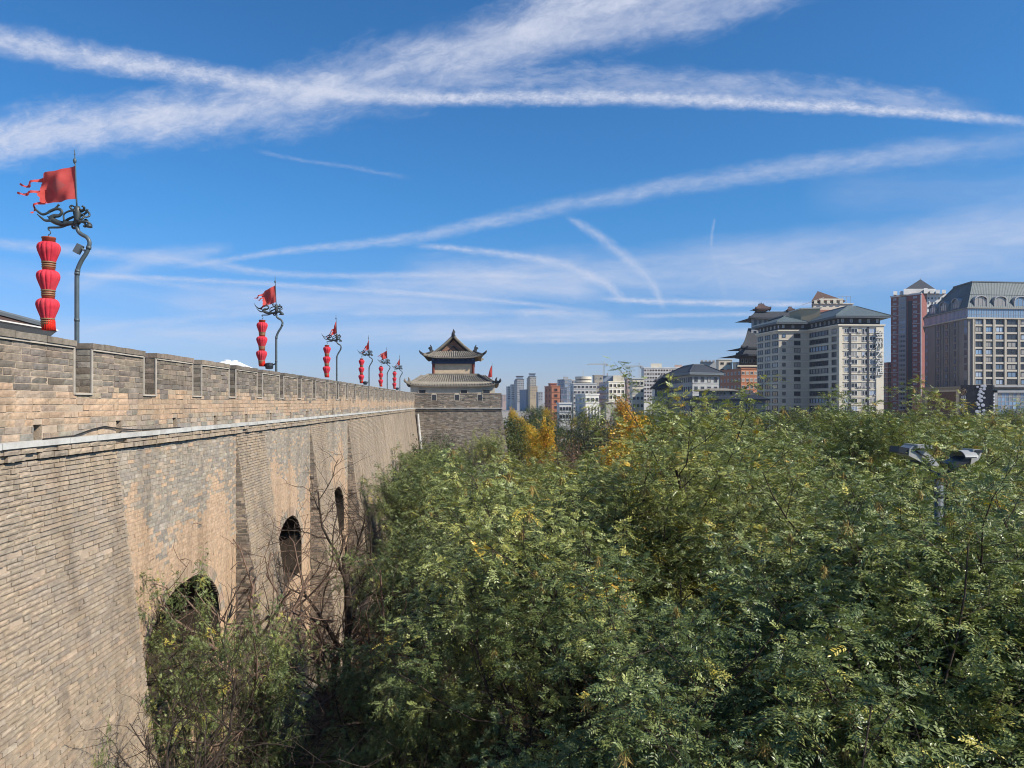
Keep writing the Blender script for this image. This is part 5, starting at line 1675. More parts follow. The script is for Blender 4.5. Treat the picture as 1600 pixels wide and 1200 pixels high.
# --- far towers
for i, (pa, pc, pb, D, py_, mt, lab) in enumerate(((803, 808, 819, 1250, 594, 'tower_grey', 'far grey twin tower with dark hat roof, the lower of the pair'),
                                           (823, 828, 838, 1270, 590, 'tan_tower', 'far twin tower with dark hat roof, the taller of the pair'))):
    T_ = simple('residential_tower', lab, pa, pc, pb, D + 25, D, D, py_, mt, 13, 2, 4, 1.9, 1.9, 3.6, 'white_wall', 'glass', 14, bands_mat='white_wall')
    T_.prism('hat_roof', quad(pc - 3, pb, D + 2, 12), T_.zt, T_.zt + 2.2, M['tile_dark'])
    T_.prism('hat_wall', quad(pc - 1, pb - 2, D + 3, 9), T_.zt + 2.2, T_.zt + 5.5, M['blue_grey'])
    T_.prism('hat_roof', quad(pc - 2, pb - 1, D + 2.5, 10), T_.zt + 5.5, T_.zt + 7.0, M['tile_dark'])
simple('residential_tower', 'tall thin pale slab left of the far twin towers', 791, 793, 797, 1320, 1300, 1300, 604, 'white_wall', 8, 1, 2, 1.6, 1.6, 3.6, 'tower_grey', 'glass', 16)
simple('residential_tower', 'pale slab touching the lower far twin tower', 797, 799, 804, 1300, 1280, 1280, 601, 'white_wall', 8, 1, 2, 1.6, 1.6, 3.6, 'tower_grey', 'glass', 16)
simple('residential_tower', 'blue shaded slab between the far twin towers', 812, 822, 825, 1160, 1130, 1130, 609, 'blue_grey', 6, 4, 1, 1.6, 1.6, 3.6, 'tower_grey', 'glass_blue', 16)
simple('residential_tower', 'tan slab in front of the taller far twin tower', 825, 828, 840, 1120, 1100, 1100, 604, 'tan_light', 7, 1, 4, 1.4, 1.4, 3.6, 'cream', 'glass', 16)
simple('office_block', 'small grey block right of the far twin towers', 838, 841, 848, 1010, 1000, 1000, 613, 'tower_grey', 4, 1, 2, 2.2, 1.6, 3.6, 'white_wall', 'glass', 14)
simple('office_block', 'low pinkish block at the foot of the far skyline by the bastion', 783, 785, 792, 1400, 1390, 1390, 617, 'pink_wall', 3, 0, 3, 1.6, 1.6, 3.6, 'white_wall', 'glass', 14)
simple('office_block', 'white block behind the blue-grey tower', 890, 893, 905, 820, 810, 810, 594, 'white_wall', 8, 1, 3, 2.0, 1.7, 3.6, 'tower_grey', 'glass', 14)
# --- cranes
def crane(px_, D, pyt, jib_l, jib_r, label):
    B = Bld('tower_crane', label, (X(px_, D), D), 'crane')
    mb = MB(); xx = X(px_, D)
    for dx in (-0.7, 0.7):
        mb.tube([(xx + dx, D, 0), (xx + dx, D, Z(pyt, D))], 0.22, 4)
    zz = 20.0
    while zz < Z(pyt, D) - 2:
        mb.tube([(xx - 0.7, D, zz), (xx + 0.7, D, zz + 2)], 0.12, 4); zz += 2
    B.build(mb, 'mast', M['crane'])
    mb = MB(); zj = Z(pyt + 2.5, D)
    mb.tube([(X(jib_l, D), D, zj), (X(jib_r, D), D, zj)], 0.28, 4); mb.tube([(X(jib_l + 4, D), D, zj + 1.0), (X(jib_r - 1, D), D, zj + 1.0)], 0.12, 4)
    for k in range(14):
        t_ = k / 13; x0 = X(jib_l + 4, D) * (1 - t_) + X(jib_r - 1, D) * t_
        mb.tube([(x0, D, zj), (x0 + 0.8, D, zj + 1.0)], 0.1, 4)
    B.build(mb, 'jib', M['crane'])
    mb = MB(); mb.box(X(jib_r, D) - 2.0, X(jib_r, D), D - 0.8, D + 0.8, zj - 1.6, zj + 0.4); B.build(mb, 'counterweight', M['tower_grey'])
    mb = MB(); mb.tube([(xx, D, Z(pyt, D)), (xx, D, Z(pyt - 3, D))], 0.25, 4); mb.tube([(xx, D, Z(pyt - 3, D)), (X(jib_l + 12, D), D, zj)], 0.08, 3); B.build(mb, 'apex', M['crane'])
crane(944, 760, 567, 917, 950, 'thin white tower crane above the balcony block')
crane(999.5, 800, 570, 972, 1004, 'thin white tower crane beside the apartment slab')
crane(971, 820, 580, 966, 986, 'short red-tipped crane behind the cream roof house')

# --- red brick tower with pyramid roof
D = 470
RB = Bld('red_tower', 'tall dark red brick apartment tower with white bands and pyramid roof', (X(1435, D), D + 15))
a, b, c_, d_ = XY(1392, 486), XY(1440, 470), XY(1448, 474), XY(1486, 474)
po = [a, b, c_, d_, (d_[0] + 14, 500), (a[0] * 510 / a[1] + 1, 510)]
zt = Z(458, 470, 1440)
RB.prism('wall', po, 0, zt, M['red_brick'])
wm = MB(); gm_ = MB(); wh = MB()
u, n, L = frame_of(a, b)
fl = 2.95
nf = int((zt - 8) / fl)
for k in range(nf):
    z0 = zt - 2.0 - k * fl
    for t_ in (0.07, 0.13):
        RB.win(a, u, n, L * (t_ + 0.03), z0, 0.9, 1.3, 'trim_white', 'glass_pale', 0, 0.02)
    for t_ in (0.76, 0.83):
        RB.win(a, u, n, L * t_, z0, 0.9, 1.3, 'trim_white', 'glass_pale', 0, 0.02)
    RB.win(a, u, n, L * 0.40, z0, L * 0.22, 1.5, 'tower_grey', 'glass_pale' if k < 8 else 'glass', 3, 0.55)
    fbox(gm_, a, u, n, L * 0.27, L * 0.52, z0 - 1.5, z0 - 0.8, 0.0, 0.9)
    if k % 2 == 1:
        fbox(wh, a, u, n, 0, L * 0.25, z0 - 1.5, z0 - 1.3, 0.0, 0.1); fbox(wh, a, u, n, L * 0.70, L, z0 - 1.5, z0 - 1.3, 0.0, 0.1)
fbox(gm_, a, u, n, L * 0.27, L * 0.52, 8, zt - 1, 0.0, 0.5)
dk = MB(); fbox(dk, a, u, n, L * 0.56, L * 0.70, 8, zt - 4, 0.0, 0.03); RB.build(dk, 'dark_recess', M['dark_band'])
fbox(wh, a, u, n, L * 0.955, L, 6, zt - 1, 0.0, 0.16)
RB.build(gm_, 'balcony', M['tower_grey']); 
u2, n2, L2 = frame_of(c_, d_)
ww_ = MB(); fbox(ww_, c_, u2, n2, 0, L2, zt - 30, zt - 0.2, 0.0, 0.12); RB.build(ww_, 'white_front', M['trim_white'])
for k in range(6):
    for j in range(7):
        RB.win(c_, u2, n2, (j + 0.5) * L2 / 7, zt - 2.6 - k * fl, 1.0, 1.2, 'trim_white', 'glass', 0, 0.14)
fbox(wh, a, u, n, -0.3, L + 0.2, zt - 0.6, zt + 0.4, 0.0, 0.4)
RB.build(wh, 'white_band', M['trim_white'])
for k in range(9):
    pa = 1396 + k * 9.5; DD = 480 if pa < 1438 else 474
    RB.prism('roof_arch', quad(pa, pa + 6, DD - 3, 5), zt, zt + 2.2 + (1 if 2 < k < 6 else 0), M['trim_white'])
RB.prism('roof_house', quad(1412, 1462, 476, 18), zt, Z(449, 470), M['trim_white'])
q = quad(1415, 1461, 476, 17); ap = (X(1438, 484), 484)
RB.prism('roof', q, Z(449, 470), Z(431, 470), M['dark_band'], [(ap[0] - .2, ap[1] - .2), (ap[0] + .2, ap[1] - .2), (ap[0] + .2, ap[1] + .2), (ap[0] - .2, ap[1] + .2)])
mb = MB(); mb.tube([(ap[0], ap[1], Z(434, 470)), (ap[0], ap[1], Z(428, 470))], 0.14, 4); RB.build(mb, 'mast', M['crane'])
RB.prism('side_wing', quad(1425, 1446, 455, 12), 0, Z(619, 455), M['brown_panel'])

# --- mansard-roofed hotel with podium, far right
KD = 1.27
_X, _Z = X, Z
def X(px, D):
    return _X(px, D * KD)
def XY(px, D):
    return (_X(px, D * KD), D * KD)
def Z(py, D, px=1200):
    return _Z(py, D * KD, px)
D = 285
MH = Bld('mansard_hotel', 'grand hotel with taupe walls, white pilasters and green mansard roof with dormers', (X(1530, D), 381))
a, b, c_ = XY(1445, 318), XY(1512.5, 285), XY(1690, 290)
po = [a, b, c_, (c_[0] + 20, 419), (a[0] * 438 / a[1] + 1, 438)]
zt = Z(497, 285, 1512)
zb = Z(603, 285)
MH.prism('wall', po, 0, zt, M['taupe'])
u, n, L = frame_of(a, b); u2, n2, L2 = frame_of(b, c_)
FLR = (zt - zb) / 9.0
for k in range(9):
    zc = zt - FLR * (k + 0.55)
    MH.win(a, u, n, L * 0.05, zc, 2.4, 2.4, 'blue_grey', 'glass_blue', 1, 0.03)
    MH.win(a, u, n, L * 0.955, zc, 2.4, 2.9, 'blue_grey', 'glass_blue' if k < 2 else 'glass', 1, 0.03)
    for t_ in (0.33, 0.53, 0.72):
        MH.win(a, u, n, L * t_, zc, 1.5 if t_ != 0.53 else 2.1, 2.5, 'dark_band', 'glass_pale' if k > 6 else 'glass_blue', 1, 0.03)
for t_ in (0.27, 0.39, 0.46, 0.60, 0.655, 0.79):
    mb = MB(); fbox(mb, a, u, n, L * t_ - 0.25, L * t_ + 0.25, zb, zt - 1, 0.0, 0.35); MH.build(mb, 'pilaster', M['taupe'])
colsx = [1519, 1536.5, 1553, 1572, 1595, 1618, 1636, 1654]
def s_of(px_):
    return (X(px_, 286) - b[0]) / u2[0]
for k in range(9):
    zc = zt - FLR * (k + 0.55)
    for j in range(len(colsx) - 1):
        s0, s1 = s_of(colsx[j]), s_of(colsx[j + 1])
        MH.win(b, u2, n2, (s0 + s1) / 2, zc + 0.25, (s1 - s0) * 0.70, FLR * 0.66, 'dark_band', 'glass_pale' if (k * 3 + j * 2) % 7 == 0 else ('glass_blue' if (k * 5 + j * 3) % 4 == 0 else 'glass'), 1, 0.02)
spn = MB()
for k in range(9):
    for j in range(len(colsx) - 1):
        s0, s1 = s_of(colsx[j]), s_of(colsx[j + 1])
        zc = zt - FLR * (k + 0.55)
        fbox(spn, b, u2, n2, s0 + 0.5, s1 - 0.5, zc - FLR * 0.52, zc - FLR * 0.28, 0.0, 0.45)
MH.build(spn, 'spandrel', M['limestone'])
for j, cp in enumerate(colsx):
    mb = MB(); s0 = s_of(cp)
    fbox(mb, b, u2, n2, s0 - 0.75, s0 - 0.2, zb - 1, zt - 0.2, 0.0, 0.75); fbox(mb, b, u2, n2, s0 + 0.15, s0 + 0.45, zb - 1, zt - 0.2, 0.0, 0.6)
    MH.build(mb, 'pilaster', M['limestone'])
# glazed frieze and cornice
gl = MB(); zg = Z(482, 285, 1512)
MH.prism('frieze_glazing', grow(po, 0.25), zt + 0.3, zg, M['glass_blue'])
MH.prism('cornice', grow(po, 0.9), zt - 0.3, zt + 0.3, M['limestone'])
MH.prism('cornice', grow(po, 0.9), zg, zg + 0.45, M['podium'])
fm = MB()
for (p_, u_, n_, L_) in ((a, u, n, L), (b, u2, n2, L2)):
    t_ = 0.4
    while t_ < L_:
        fbox(fm, p_, u_, n_, t_, t_ + 0.09, zt + 0.3, zg, 0.2, 0.34); t_ += 1.25
    fbox(fm, p_, u_, n_, 0, L_, zt + 1.7, zt + 1.8, 0.2, 0.33)
MH.build(fm, 'frieze_mullions', M['tower_grey'])
inner = grow(po, -5.2)
inner[0] = (a[0] + u[0] * L * 0.42 - n[0] * 5.5, a[1] + u[1] * L * 0.42 - n[1] * 5.5); inner[4] = (inner[0][0] + 14, inner[0][1] + 16)
mansard_top = Z(441, 290, 1520)
mb = MB(); mb.prism(grow(po, 0.5), zg + 0.45, mansard_top, 0, inner); MH.build(mb, 'roof', M['tile_green'])
mb = MB()
pg, ig = grow(po, 0.5), inner
for (i0, L_) in ((0, L), (1, L2)):
    for k in range(int(L_ / 0.9)):
        t_ = k / int(L_ / 0.9)
        A = Vector((pg[i0][0] * (1 - t_) + pg[i0 + 1][0] * t_, pg[i0][1] * (1 - t_) + pg[i0 + 1][1] * t_, zg + 0.45)); B_ = Vector((ig[i0][0] * (1 - t_) + ig[i0 + 1][0] * t_, ig[i0][1] * (1 - t_) + ig[i0 + 1][1] * t_, mansard_top))
        mb.tube([A, B_], 0.07, 4)
    A = Vector((pg[i0][0], pg[i0][1], 0)) * 0.5 + Vector((ig[i0][0], ig[i0][1], 0)) * 0.5; B_ = Vector((pg[i0 + 1][0], pg[i0 + 1][1], 0)) * 0.5 + Vector((ig[i0 + 1][0], ig[i0 + 1][1], 0)) * 0.5
    zm = (zg + mansard_top) / 2 + 0.3
    mb.tube([(A.x, A.y, zm), (B_.x, B_.y, zm)], 0.16, 4)
MH.build(mb, 'standing_seam', M['tile_green'])
mb = MB(); mb.prism(grow(inner, 0.3), mansard_top, mansard_top + 0.5); MH.build(mb, 'roof_curb', M['slate_trim'])
def dormer(p_, u_, n_, s0, wd=6.6, hh=5.6):
    z0 = zg + 0.5
    mb = MB()
    o1 = 0.35
    fbox(mb, p_, u_, n_, s0 - wd / 2, s0 - wd / 2 + 0.45, z0, z0 + hh * 0.72, -4, o1); fbox(mb, p_, u_, n_, s0 + wd / 2 - 0.45, s0 + wd / 2, z0, z0 + hh * 0.72, -4, o1)
    N = 8; pr = [(s0 - wd / 2 * math.cos(math.pi * k / N), z0 + hh * 0.72 + hh * 0.30 * math.sin(math.pi * k / N)) for k in range(N + 1)]
    vs = []
    for off in (o1 + 0.25, -4.5):
        for s1, z1 in pr:
            vs.append((p_[0] + u_[0] * s1 + n_[0] * off, p_[1] + u_[1] * s1 + n_[1] * off, z1))
        for s1, z1 in pr:
            vs.append((p_[0] + u_[0] * (s0 + (s1 - s0) * 0.85) + n_[0] * off, p_[1] + u_[1] * (s0 + (s1 - s0) * 0.85) + n_[1] * off, z1 - 0.42))
    m2 = N + 1
    for k in range(N):
        mb_f = [(k, k + 1, m2 + k + 1, m2 + k), (k + 1, k, 2 * m2 + k, 2 * m2 + k + 1)]
        mb.add([vs[i] for i in mb_f[0]], [(3, 2, 1, 0)]); mb.add([vs[i] for i in mb_f[1]], [(0, 1, 2, 3)])
    dm = MH.build(mb, 'dormer', M['tower_grey'])
    mb = MB(); 
    fbox(mb, p_, u_, n_, s0 - wd / 2 + 0.4, s0 + wd / 2 - 0.4, z0, z0 + hh * 0.72, -3.9, 0.05)
    fbox(mb, p_, u_, n_, s0 - wd * 0.3, s0 + wd * 0.3, z0 + hh * 0.72, z0 + hh * 0.90, -3.9, 0.03)
    MH.build(mb, 'dormer_glazing', M['glass_blue'])
    mb = MB()
    for f_ in (-0.16, 0.16):
        fbox(mb, p_, u_, n_, s0 + wd * f_ - 0.06, s0 + wd * f_ + 0.06, z0, z0 + hh * 0.85, 0.02, 0.16)
    MH.build(mb, 'dormer_mullion', M['tower_grey'])
for t_ in (0.20, 0.46, 0.74):
    dormer(a, u, n, L * t_)
for pxd in (1531, 1564, 1598, 1632):
    dormer(b, u2, n2, s_of(pxd))
# podium with billboards
pa_, pb_, pc_ = XY(1441, 298), XY(1510, 275), XY(1700, 275)
pz = Z(603.5, 275, 1520)
po2 = [pa_, pb_, pc_, (pc_[0] + 16, 371), (pa_[0] * 389 / pa_[1] + 1, 389)]
MH.prism('podium', po2, 0, pz - 0.6, M['podium'])
MH.prism('podium_cornice', grow(po2, 0.5), pz - 0.6, pz, M['podium'])
u3, n3, L3 = frame_of(pa_, pb_); u4, n4, L4 = frame_of(pb_, pc_)
mb = MB(); fbox(mb, pa_, u3, n3, L3 * 0.14, L3 * 0.80, 2, Z(612, 285), 0.0, 0.3); MH.build(mb, 'podium_screen', M['brown_panel'])
mb = MB(); fbox(mb, pa_, u3, n3, L3 * 0.09, L3 * 0.14, 2, Z(610, 285), 0.0, 0.5); fbox(mb, pa_, u3, n3, L3 * 0.80, L3 * 0.87, 2, Z(610, 285), 0.0, 0.5); fbox(mb, pa_, u3, n3, L3 * 0.09, L3 * 0.87, Z(612, 285), Z(610, 285), 0.0, 0.5); MH.build(mb, 'podium_frame', M['limestone'])
bb = Bld('billboard', 'tall black billboard with gold emblem and white dots on the hotel podium', (X(1525, 270), 344))
ba, bc = XY(1502, 273.5), XY(1551, 270.5)
ub, nb, Lb = frame_of(ba, bc)
mb = MB(); fbox(mb, ba, ub, nb, 0, Lb, 3, Z(601.5, 272), -1.2, 0.0); bb.build(mb, 'panel', M['bill_black'])
def bpt(px_, py_, out=0.08):
    s1 = (X(px_, 272) - ba[0]) / ub[0]
    return Vector((ba[0] + ub[0] * s1 + nb[0] * out, ba[1] + ub[1] * s1 + nb[1] * out, Z(py_, 272)))
ring = MB()
for R1 in (1.1, 0.56):
    pts = [bpt(1508.8, 612.4) + Vector((ub[0], ub[1], 0)) * (R1 * math.cos(k * math.pi / 10)) + Vector((0, 0, R1 * 1.25 * math.sin(k * math.pi / 10))) for k in range(21)]
    ring.tube(pts, 0.11, 5)
c5_ = bpt(1508.8, 612.4)
ring.tube([c5_ + Vector((-0.35, 0, 0.3)), c5_ + Vector((0.35, 0, 0.3))], 0.08, 4); ring.tube([c5_ + Vector((-0.35, 0, -0.1)), c5_ + Vector((0.35, 0, -0.2))], 0.08, 4)
bb.build(ring, 'emblem', M['gold'])
for i, ch in enumerate('明今国江'):
    lo = glyph(ch, 1.85, 0.05, M['dot_white'], bb.o); lo.location = bpt(1509, 623.5 + i * 6.7) - bb.c; lo.rotation_euler = (R(90), 0, math.atan2(ub[1], ub[0]))
dots = [(1527, 604.5), (1533, 603), (1536, 603.5), (1531, 607.5), (1535.5, 608), (1531, 612), (1534.5, 614.5), (1529, 616.8), (1531.5, 619.5), (1535.8, 621.5), (1528.8, 622.8), (1531.5, 626), (1526.2, 629), (1528, 632), (1534, 633), (1529.5, 637), (1535, 641), (1526.5, 643), (1530, 642.8), (1528, 648), (1535, 647), (1528, 654), (1534, 654.5)]
for i, (dx, dy) in enumerate(dots):
    mb = MB(); c_ = bpt(dx, dy, 0.12); R1 = 0.53 + 0.15 * (i % 3)
    mb.lathe([(R1 * 0.5, -0.06), (R1, -0.03), (R1, 0.03), (R1 * 0.5, 0.06)], (0, 0, 0), 12)
    mb.v = [(c_.x + p[0] * ub[0] + p[2] * nb[0], c_.y + p[0] * ub[1] + p[2] * nb[1], c_.z + p[1] * 0.9) for p in mb.v]
    bb.build(mb, 'white_dot', M['dot_white'])
for i in range(7):
    mb = MB(); c_ = bpt(1548.3, 617.5 + i * 4.9, 0.1); mb.box(c_.x - 0.35, c_.x + 0.35, c_.y - 0.06, c_.y + 0.06, c_.z - 0.28, c_.z + 0.28); bb.build(mb, 'white_mark', M['dot_white'])
# glass shop front right of the billboard
sa = XY(1551, 274.4); sc_ = XY(1690, 274.4); us_, ns_, Ls = frame_of(sa, sc_)
mb = MB(); fbox(mb, sa, us_, ns_, 0, 1.6, 2, Z(610, 274), 0.0, 0.9); fbox(mb, sa, us_, ns_, 0, Ls, Z(613.5, 274), Z(610, 274), 0.0, 0.9); fbox(mb, sa, us_, ns_, 0, Ls, Z(668, 274), Z(664, 274), 0.0, 0.9)
fbox(mb, sa, us_, ns_, 0, Ls, Z(605, 274), Z(602, 274), 0.0, 1.3)
MH.build(mb, 'shop_frame', M['tower_grey'])
for i in range(10):
    for j in range(7):
        MH.win(sa, us_, ns_, 3.0 + i * 1.72, Z(617 + j * 6.6, 274), 1.68, 1.84, 'tower_grey', 'glass_blue' if (i * 3 + j * 5) % 7 else 'glass_pale', 0, 0.12, 'shop_pane')

X, Z = _X, _Z
def XY(px, D):
    return (X(px, D), D)

# ------------------------------------------------------------------ trees
def nrm(v):
    return v / (np.linalg.norm(v, axis=-1, keepdims=True) + 1e-12)

def skeleton(seed, H, spec, wob=0.10):
    """spec: list per level of dict(n children, L length, ang branch angle deg, seg segments, trop upward pull)"""
    r = np.random.default_rng(seed)
    lines, twigs = [], []
    maxl = len(spec) - 1
    def go(p, d, L, rad, lev):
        sp = spec[lev]
        n = sp['seg']
        pts = [p]; ds = [d]
        for i in range(n):
            d = nrm(d + r.normal(0, sp.get('wob', wob), 3) + np.array([0, 0, sp['trop']]))
            p = p + d * (L / n)
            pts.append(p); ds.append(d)
        r1 = rad * sp.get('taper', 0.45)
        lines.append((np.array(pts), np.linspace(rad, r1, n + 1), lev))
        if lev >= maxl - (0 if maxl < 3 else 1):
            twigs.append((np.array(pts), lev))
        if lev == maxl:
            return
        ch = spec[lev + 1]
        k = ch['n']
        az = r.uniform(0, 6.28)
        for j in range(k):
            t_ = ch.get('t0', 0.35) + (1 - ch.get('t0', 0.35)) * (j + r.uniform(0, 1)) / k
            t_ = min(t_, 1.0)
            f = t_ * n; i0 = min(int(f), n - 1); q = pts[i0] + (pts[i0 + 1] - pts[i0]) * (f - i0)
            dd = ds[i0 + 1]
            az += 2.4 + r.uniform(-.5, .5)
            a = np.radians(ch['ang'] * r.uniform(0.7, 1.3))
            ref = np.array([0, 0, 1.0]) if abs(dd[2]) < 0.9 else np.array([1.0, 0, 0])
            e1 = nrm(np.cross(dd, ref)); e2 = np.cross(dd, e1)
            nd = dd * math.cos(a) + (e1 * math.cos(az) + e2 * math.sin(az)) * math.sin(a)
            go(q, nrm(nd), ch['L'] * r.uniform(0.65, 1.2) * (1.15 - 0.35 * t_), max(rad * (1 - 0.55 * t_) * 0.62, ch.get('rmin', 0.004)), lev + 1)
    go(np.zeros(3), np.array([0, 0, 1.0]), spec[0]['L'], spec[0]['r'], 0)
    return lines, twigs

def wood_mesh(name, lines, mat, min_r=0.0):
    V, F, off = [], [], 0
    for pts, rad, lev in lines:
        s = 8 if lev == 0 else (6 if lev == 1 else (4 if lev == 2 else 3))
        n = len(pts)
        tg = nrm(np.gradient(pts, axis=0))
        ref = np.array([0.31, 0.95, 0.1]); u = nrm(np.cross(tg, ref)); v = np.cross(tg, u)
        a = np.arange(s) * 2 * np.pi / s
        ring = pts[:, None, :] + (u[:, None, :] * np.cos(a)[None, :, None] + v[:, None, :] * np.sin(a)[None, :, None]) * np.maximum(rad, min_r)[:, None, None]
        V.append(ring.reshape(-1, 3))
        i = np.arange(n - 1)[:, None]; k = np.arange(s)[None, :]
        q = np.stack([i * s + k, i * s + (k + 1) % s, (i + 1) * s + (k + 1) % s, (i + 1) * s + k], -1).reshape(-1, 4) + off
        F.append(q); off += n * s
    return npmesh(name, np.concatenate(V), np.concatenate(F), mat, True)

def leaf_arrays(twigs, r, per, sel=None):
    """positions, twig directions and twig ids for leaves along twigs"""
    P, D, I = [], [], []
    lmax = max(q[1] for q in twigs)
    for k, (pts, lev) in enumerate(twigs):
        n = max(2, int(per * r.uniform(0.7, 1.3) * (0.6 if lev < lmax else 1.1)))
        t_ = (np.arange(n) + r.uniform(0, 1, n)) / n
        t_ = 0.12 + 0.9 * t_
        f = np.clip(t_, 0, 0.999) * (len(pts) - 1); i0 = f.astype(int)
        P.append(pts[i0] + (pts[i0 + 1] - pts[i0]) * (f - i0)[:, None]); D.append(nrm(pts[i0 + 1] - pts[i0])); I.append(np.full(n, k))
    return np.concatenate(P), np.concatenate(D), np.concatenate(I)

def pinnate_mesh(name, twigs, seed, per, m, leaf_len, l, wd, mat, tint_hi=0.045):
    """compound leaves: m leaflets on each leaf stalk"""
    r = np.random.default_rng(seed)
    P, D, I = leaf_arrays(twigs, r, per)
    N = len(P)
    side = nrm(r.normal(0, 1, (N, 3)) * np.array([1, 1, 0.45]))
    ax = nrm(D * 0.55 + side * 0.95 + np.array([0, 0, -0.05]))
    nr = nrm(np.array([0.18, -0.09, 1.0]) + r.normal(0, 0.36, (N, 3)))
    nr = nrm(nr - ax * (nr * ax).sum(1, keepdims=True))
    sd = np.cross(ax, nr)
    LL = leaf_len * r.uniform(0.7, 1.25, N)
    k = np.arange(m)
    tt = (0.22 + 0.78 * ((k // 2) + 0.5) / ((m + 1) // 2))
    sg = np.where(k % 2 == 0, 1.0, -1.0)
    last = k == m - 1
    tt = np.where(last, 1.0, tt); sg = np.where(last, 0.0, sg)
    droop = -0.35 * (tt ** 2)
    base = P[:, None] + ax[:, None] * (LL[:, None] * tt)[..., None] + np.array([0, 0, 1.0]) * (LL[:, None] * droop[None])[..., None]
    ld = nrm(sd[:, None] * sg[None, :, None] * 0.9 + ax[:, None] * (0.55 + 0.6 * last)[None, :, None] + np.array([0, 0, -0.22]) + r.normal(0, 0.10, (N, m, 3)))
    ln = nrm(nr[:, None] + r.normal(0, 0.20, (N, m, 3)))
    lp = nrm(np.cross(ld, ln))
    l_ = l * r.uniform(0.75, 1.2, (N, m, 1)); w_ = wd * r.uniform(0.8, 1.2, (N, m, 1))
    mid = base + ld * l_ * 0.45 + ln * l_ * 0.05
    v = np.stack([base, mid + lp * w_ * 0.5, base + ld * l_, mid - lp * w_ * 0.5], 2).reshape(-1, 3)
    q = np.arange(N * m * 4, dtype=np.int32).reshape(-1, 4)
    me = npmesh(name, v, q, mat)
    tw_t = r.uniform(0.0, 0.30, len(twigs)) + np.where(r.random(len(twigs)) < tint_hi, r.uniform(0.25, 0.6, len(twigs)), 0)
    tint = tw_t[I] + r.normal(0, 0.05, N) + np.where(r.random(N) < 0.012, 0.4, 0)
    at_ = me.attributes.new('tint', 'FLOAT', 'POINT')
    at_.data.foreach_set('value', np.repeat(np.clip(tint, 0, 1), m * 4).astype(np.float32))
    return me

def leaf_mesh(name, twigs, seed, per, l, wd, mat, spread=0.1, tint0=0.3, tintv=0.2):
    """simple leaves for distant and other trees"""
    r = np.random.default_rng(seed)
    P, D, I = leaf_arrays(twigs, r, per)
    N = len(P)
    P = P + r.normal(0, spread, (N, 3))
    ld = nrm(D * 0.4 + r.normal(0, 0.7, (N, 3))); ln = nrm(np.array([0, 0, 0.8]) + r.normal(0, 0.6, (N, 3)))
    lp = nrm(np.cross(ld, ln)); l_ = l * r.uniform(0.7, 1.3, (N, 1)); w_ = wd * r.uniform(0.7, 1.3, (N, 1))
    mid = P + ld * l_ * 0.5
    v = np.stack([P, mid + lp * w_ * 0.5, P + ld * l_, mid - lp * w_ * 0.5], 1).reshape(-1, 3)
    me = npmesh(name, v, np.arange(N * 4, dtype=np.int32).reshape(-1, 4), mat)
    tint = r.normal(tint0, tintv, len(twigs))[I] + r.normal(0, 0.08, N)
    at_ = me.attributes.new('tint', 'FLOAT', 'POINT'); at_.data.foreach_set('value', np.repeat(np.clip(tint, 0, 1), 4).astype(np.float32))
    return me

def pod_mesh(name, twigs, seed, count):
    r = np.random.default_rng(seed)
    V = []
    ids = r.choice(len(twigs), count, replace=False)
    for k in ids:
        c = twigs[k][0][-1]
        n = 44
        a = r.uniform(0, 6.28, n); rr = r.uniform(0.01, 0.10, n); L = r.uniform(0.04, 0.16, n)
        top = c + np.stack([rr * 0.5 * np.cos(a), rr * 0.5 * np.sin(a), r.uniform(-0.05, 0.05, n)], -1)
        a2 = a + r.normal(0, 0.9, n)
        bot = c + np.stack([rr * 1.3 * np.cos(a2), rr * 1.3 * np.sin(a2), -L], -1)
        pr = np.stack([-np.sin(a), np.cos(a), 0 * a], -1) * 0.004
        V.append(np.stack([top - pr, top + pr, bot + pr * 1.3, bot - pr * 1.3], 1).reshape(-1, 3))
    V = np.concatenate(V)
    return npmesh(name, V, np.arange(len(V), dtype=np.int32).reshape(-1, 4), M['pods'])

def apex_of(twigs):
    """where the densest high part of the crown stands, relative to the trunk's foot"""
    e = np.array([t_[0][-1] for t_ in twigs]); hi = e[e[:, 2] > np.percentile(e[:, 2], 80)]
    n_ = [(np.hypot(hi[:, 0] - q[0], hi[:, 1] - q[1]) < 0.9).sum() + 6.0 * (q[2] - hi[:, 2].max()) for q in hi]
    q = hi[int(np.argmax(n_))]
    return hi[np.hypot(hi[:, 0] - q[0], hi[:, 1] - q[1]) < 0.9][:, :2].mean(0)

# prototypes: shared meshes, built once
SOPH = []
for sd, H in ((3, 10.5), (17, 11.0), (29, 10.2), (41, 10.8)):
    spec = [dict(n=1, L=4.3 + 0.3 * (sd % 3), seg=5, trop=0.06, r=0.17, taper=0.75, wob=0.05),
            dict(n=7, L=5.1, ang=40, seg=6, trop=0.10, t0=0.55, wob=0.12),
            dict(n=7, L=2.5, ang=46, seg=4, trop=0.06, t0=0.35, wob=0.14),
            dict(n=5, L=1.1, ang=50, seg=3, trop=0.03, t0=0.35, rmin=0.007, wob=0.13),
            dict(n=4, L=0.50, ang=45, seg=2, trop=0.0, t0=0.3, rmin=0.005)]
    lines, twigs = skeleton(sd, H, spec)
    SOPH.append((wood_mesh('pagoda_tree_wood', lines, M['bark']), pinnate_mesh('pagoda_tree_leaves', twigs, sd, 9.4, 11, 0.245, 0.060, 0.0245, M['leaf']),
                 pod_mesh('pagoda_tree_pods', [t_ for t_ in twigs if t_[0][-1][2] > 4.5], sd, 34), float(np.percentile([t_[0][-1][2] for t_ in twigs], 99.2)), apex_of(twigs)))
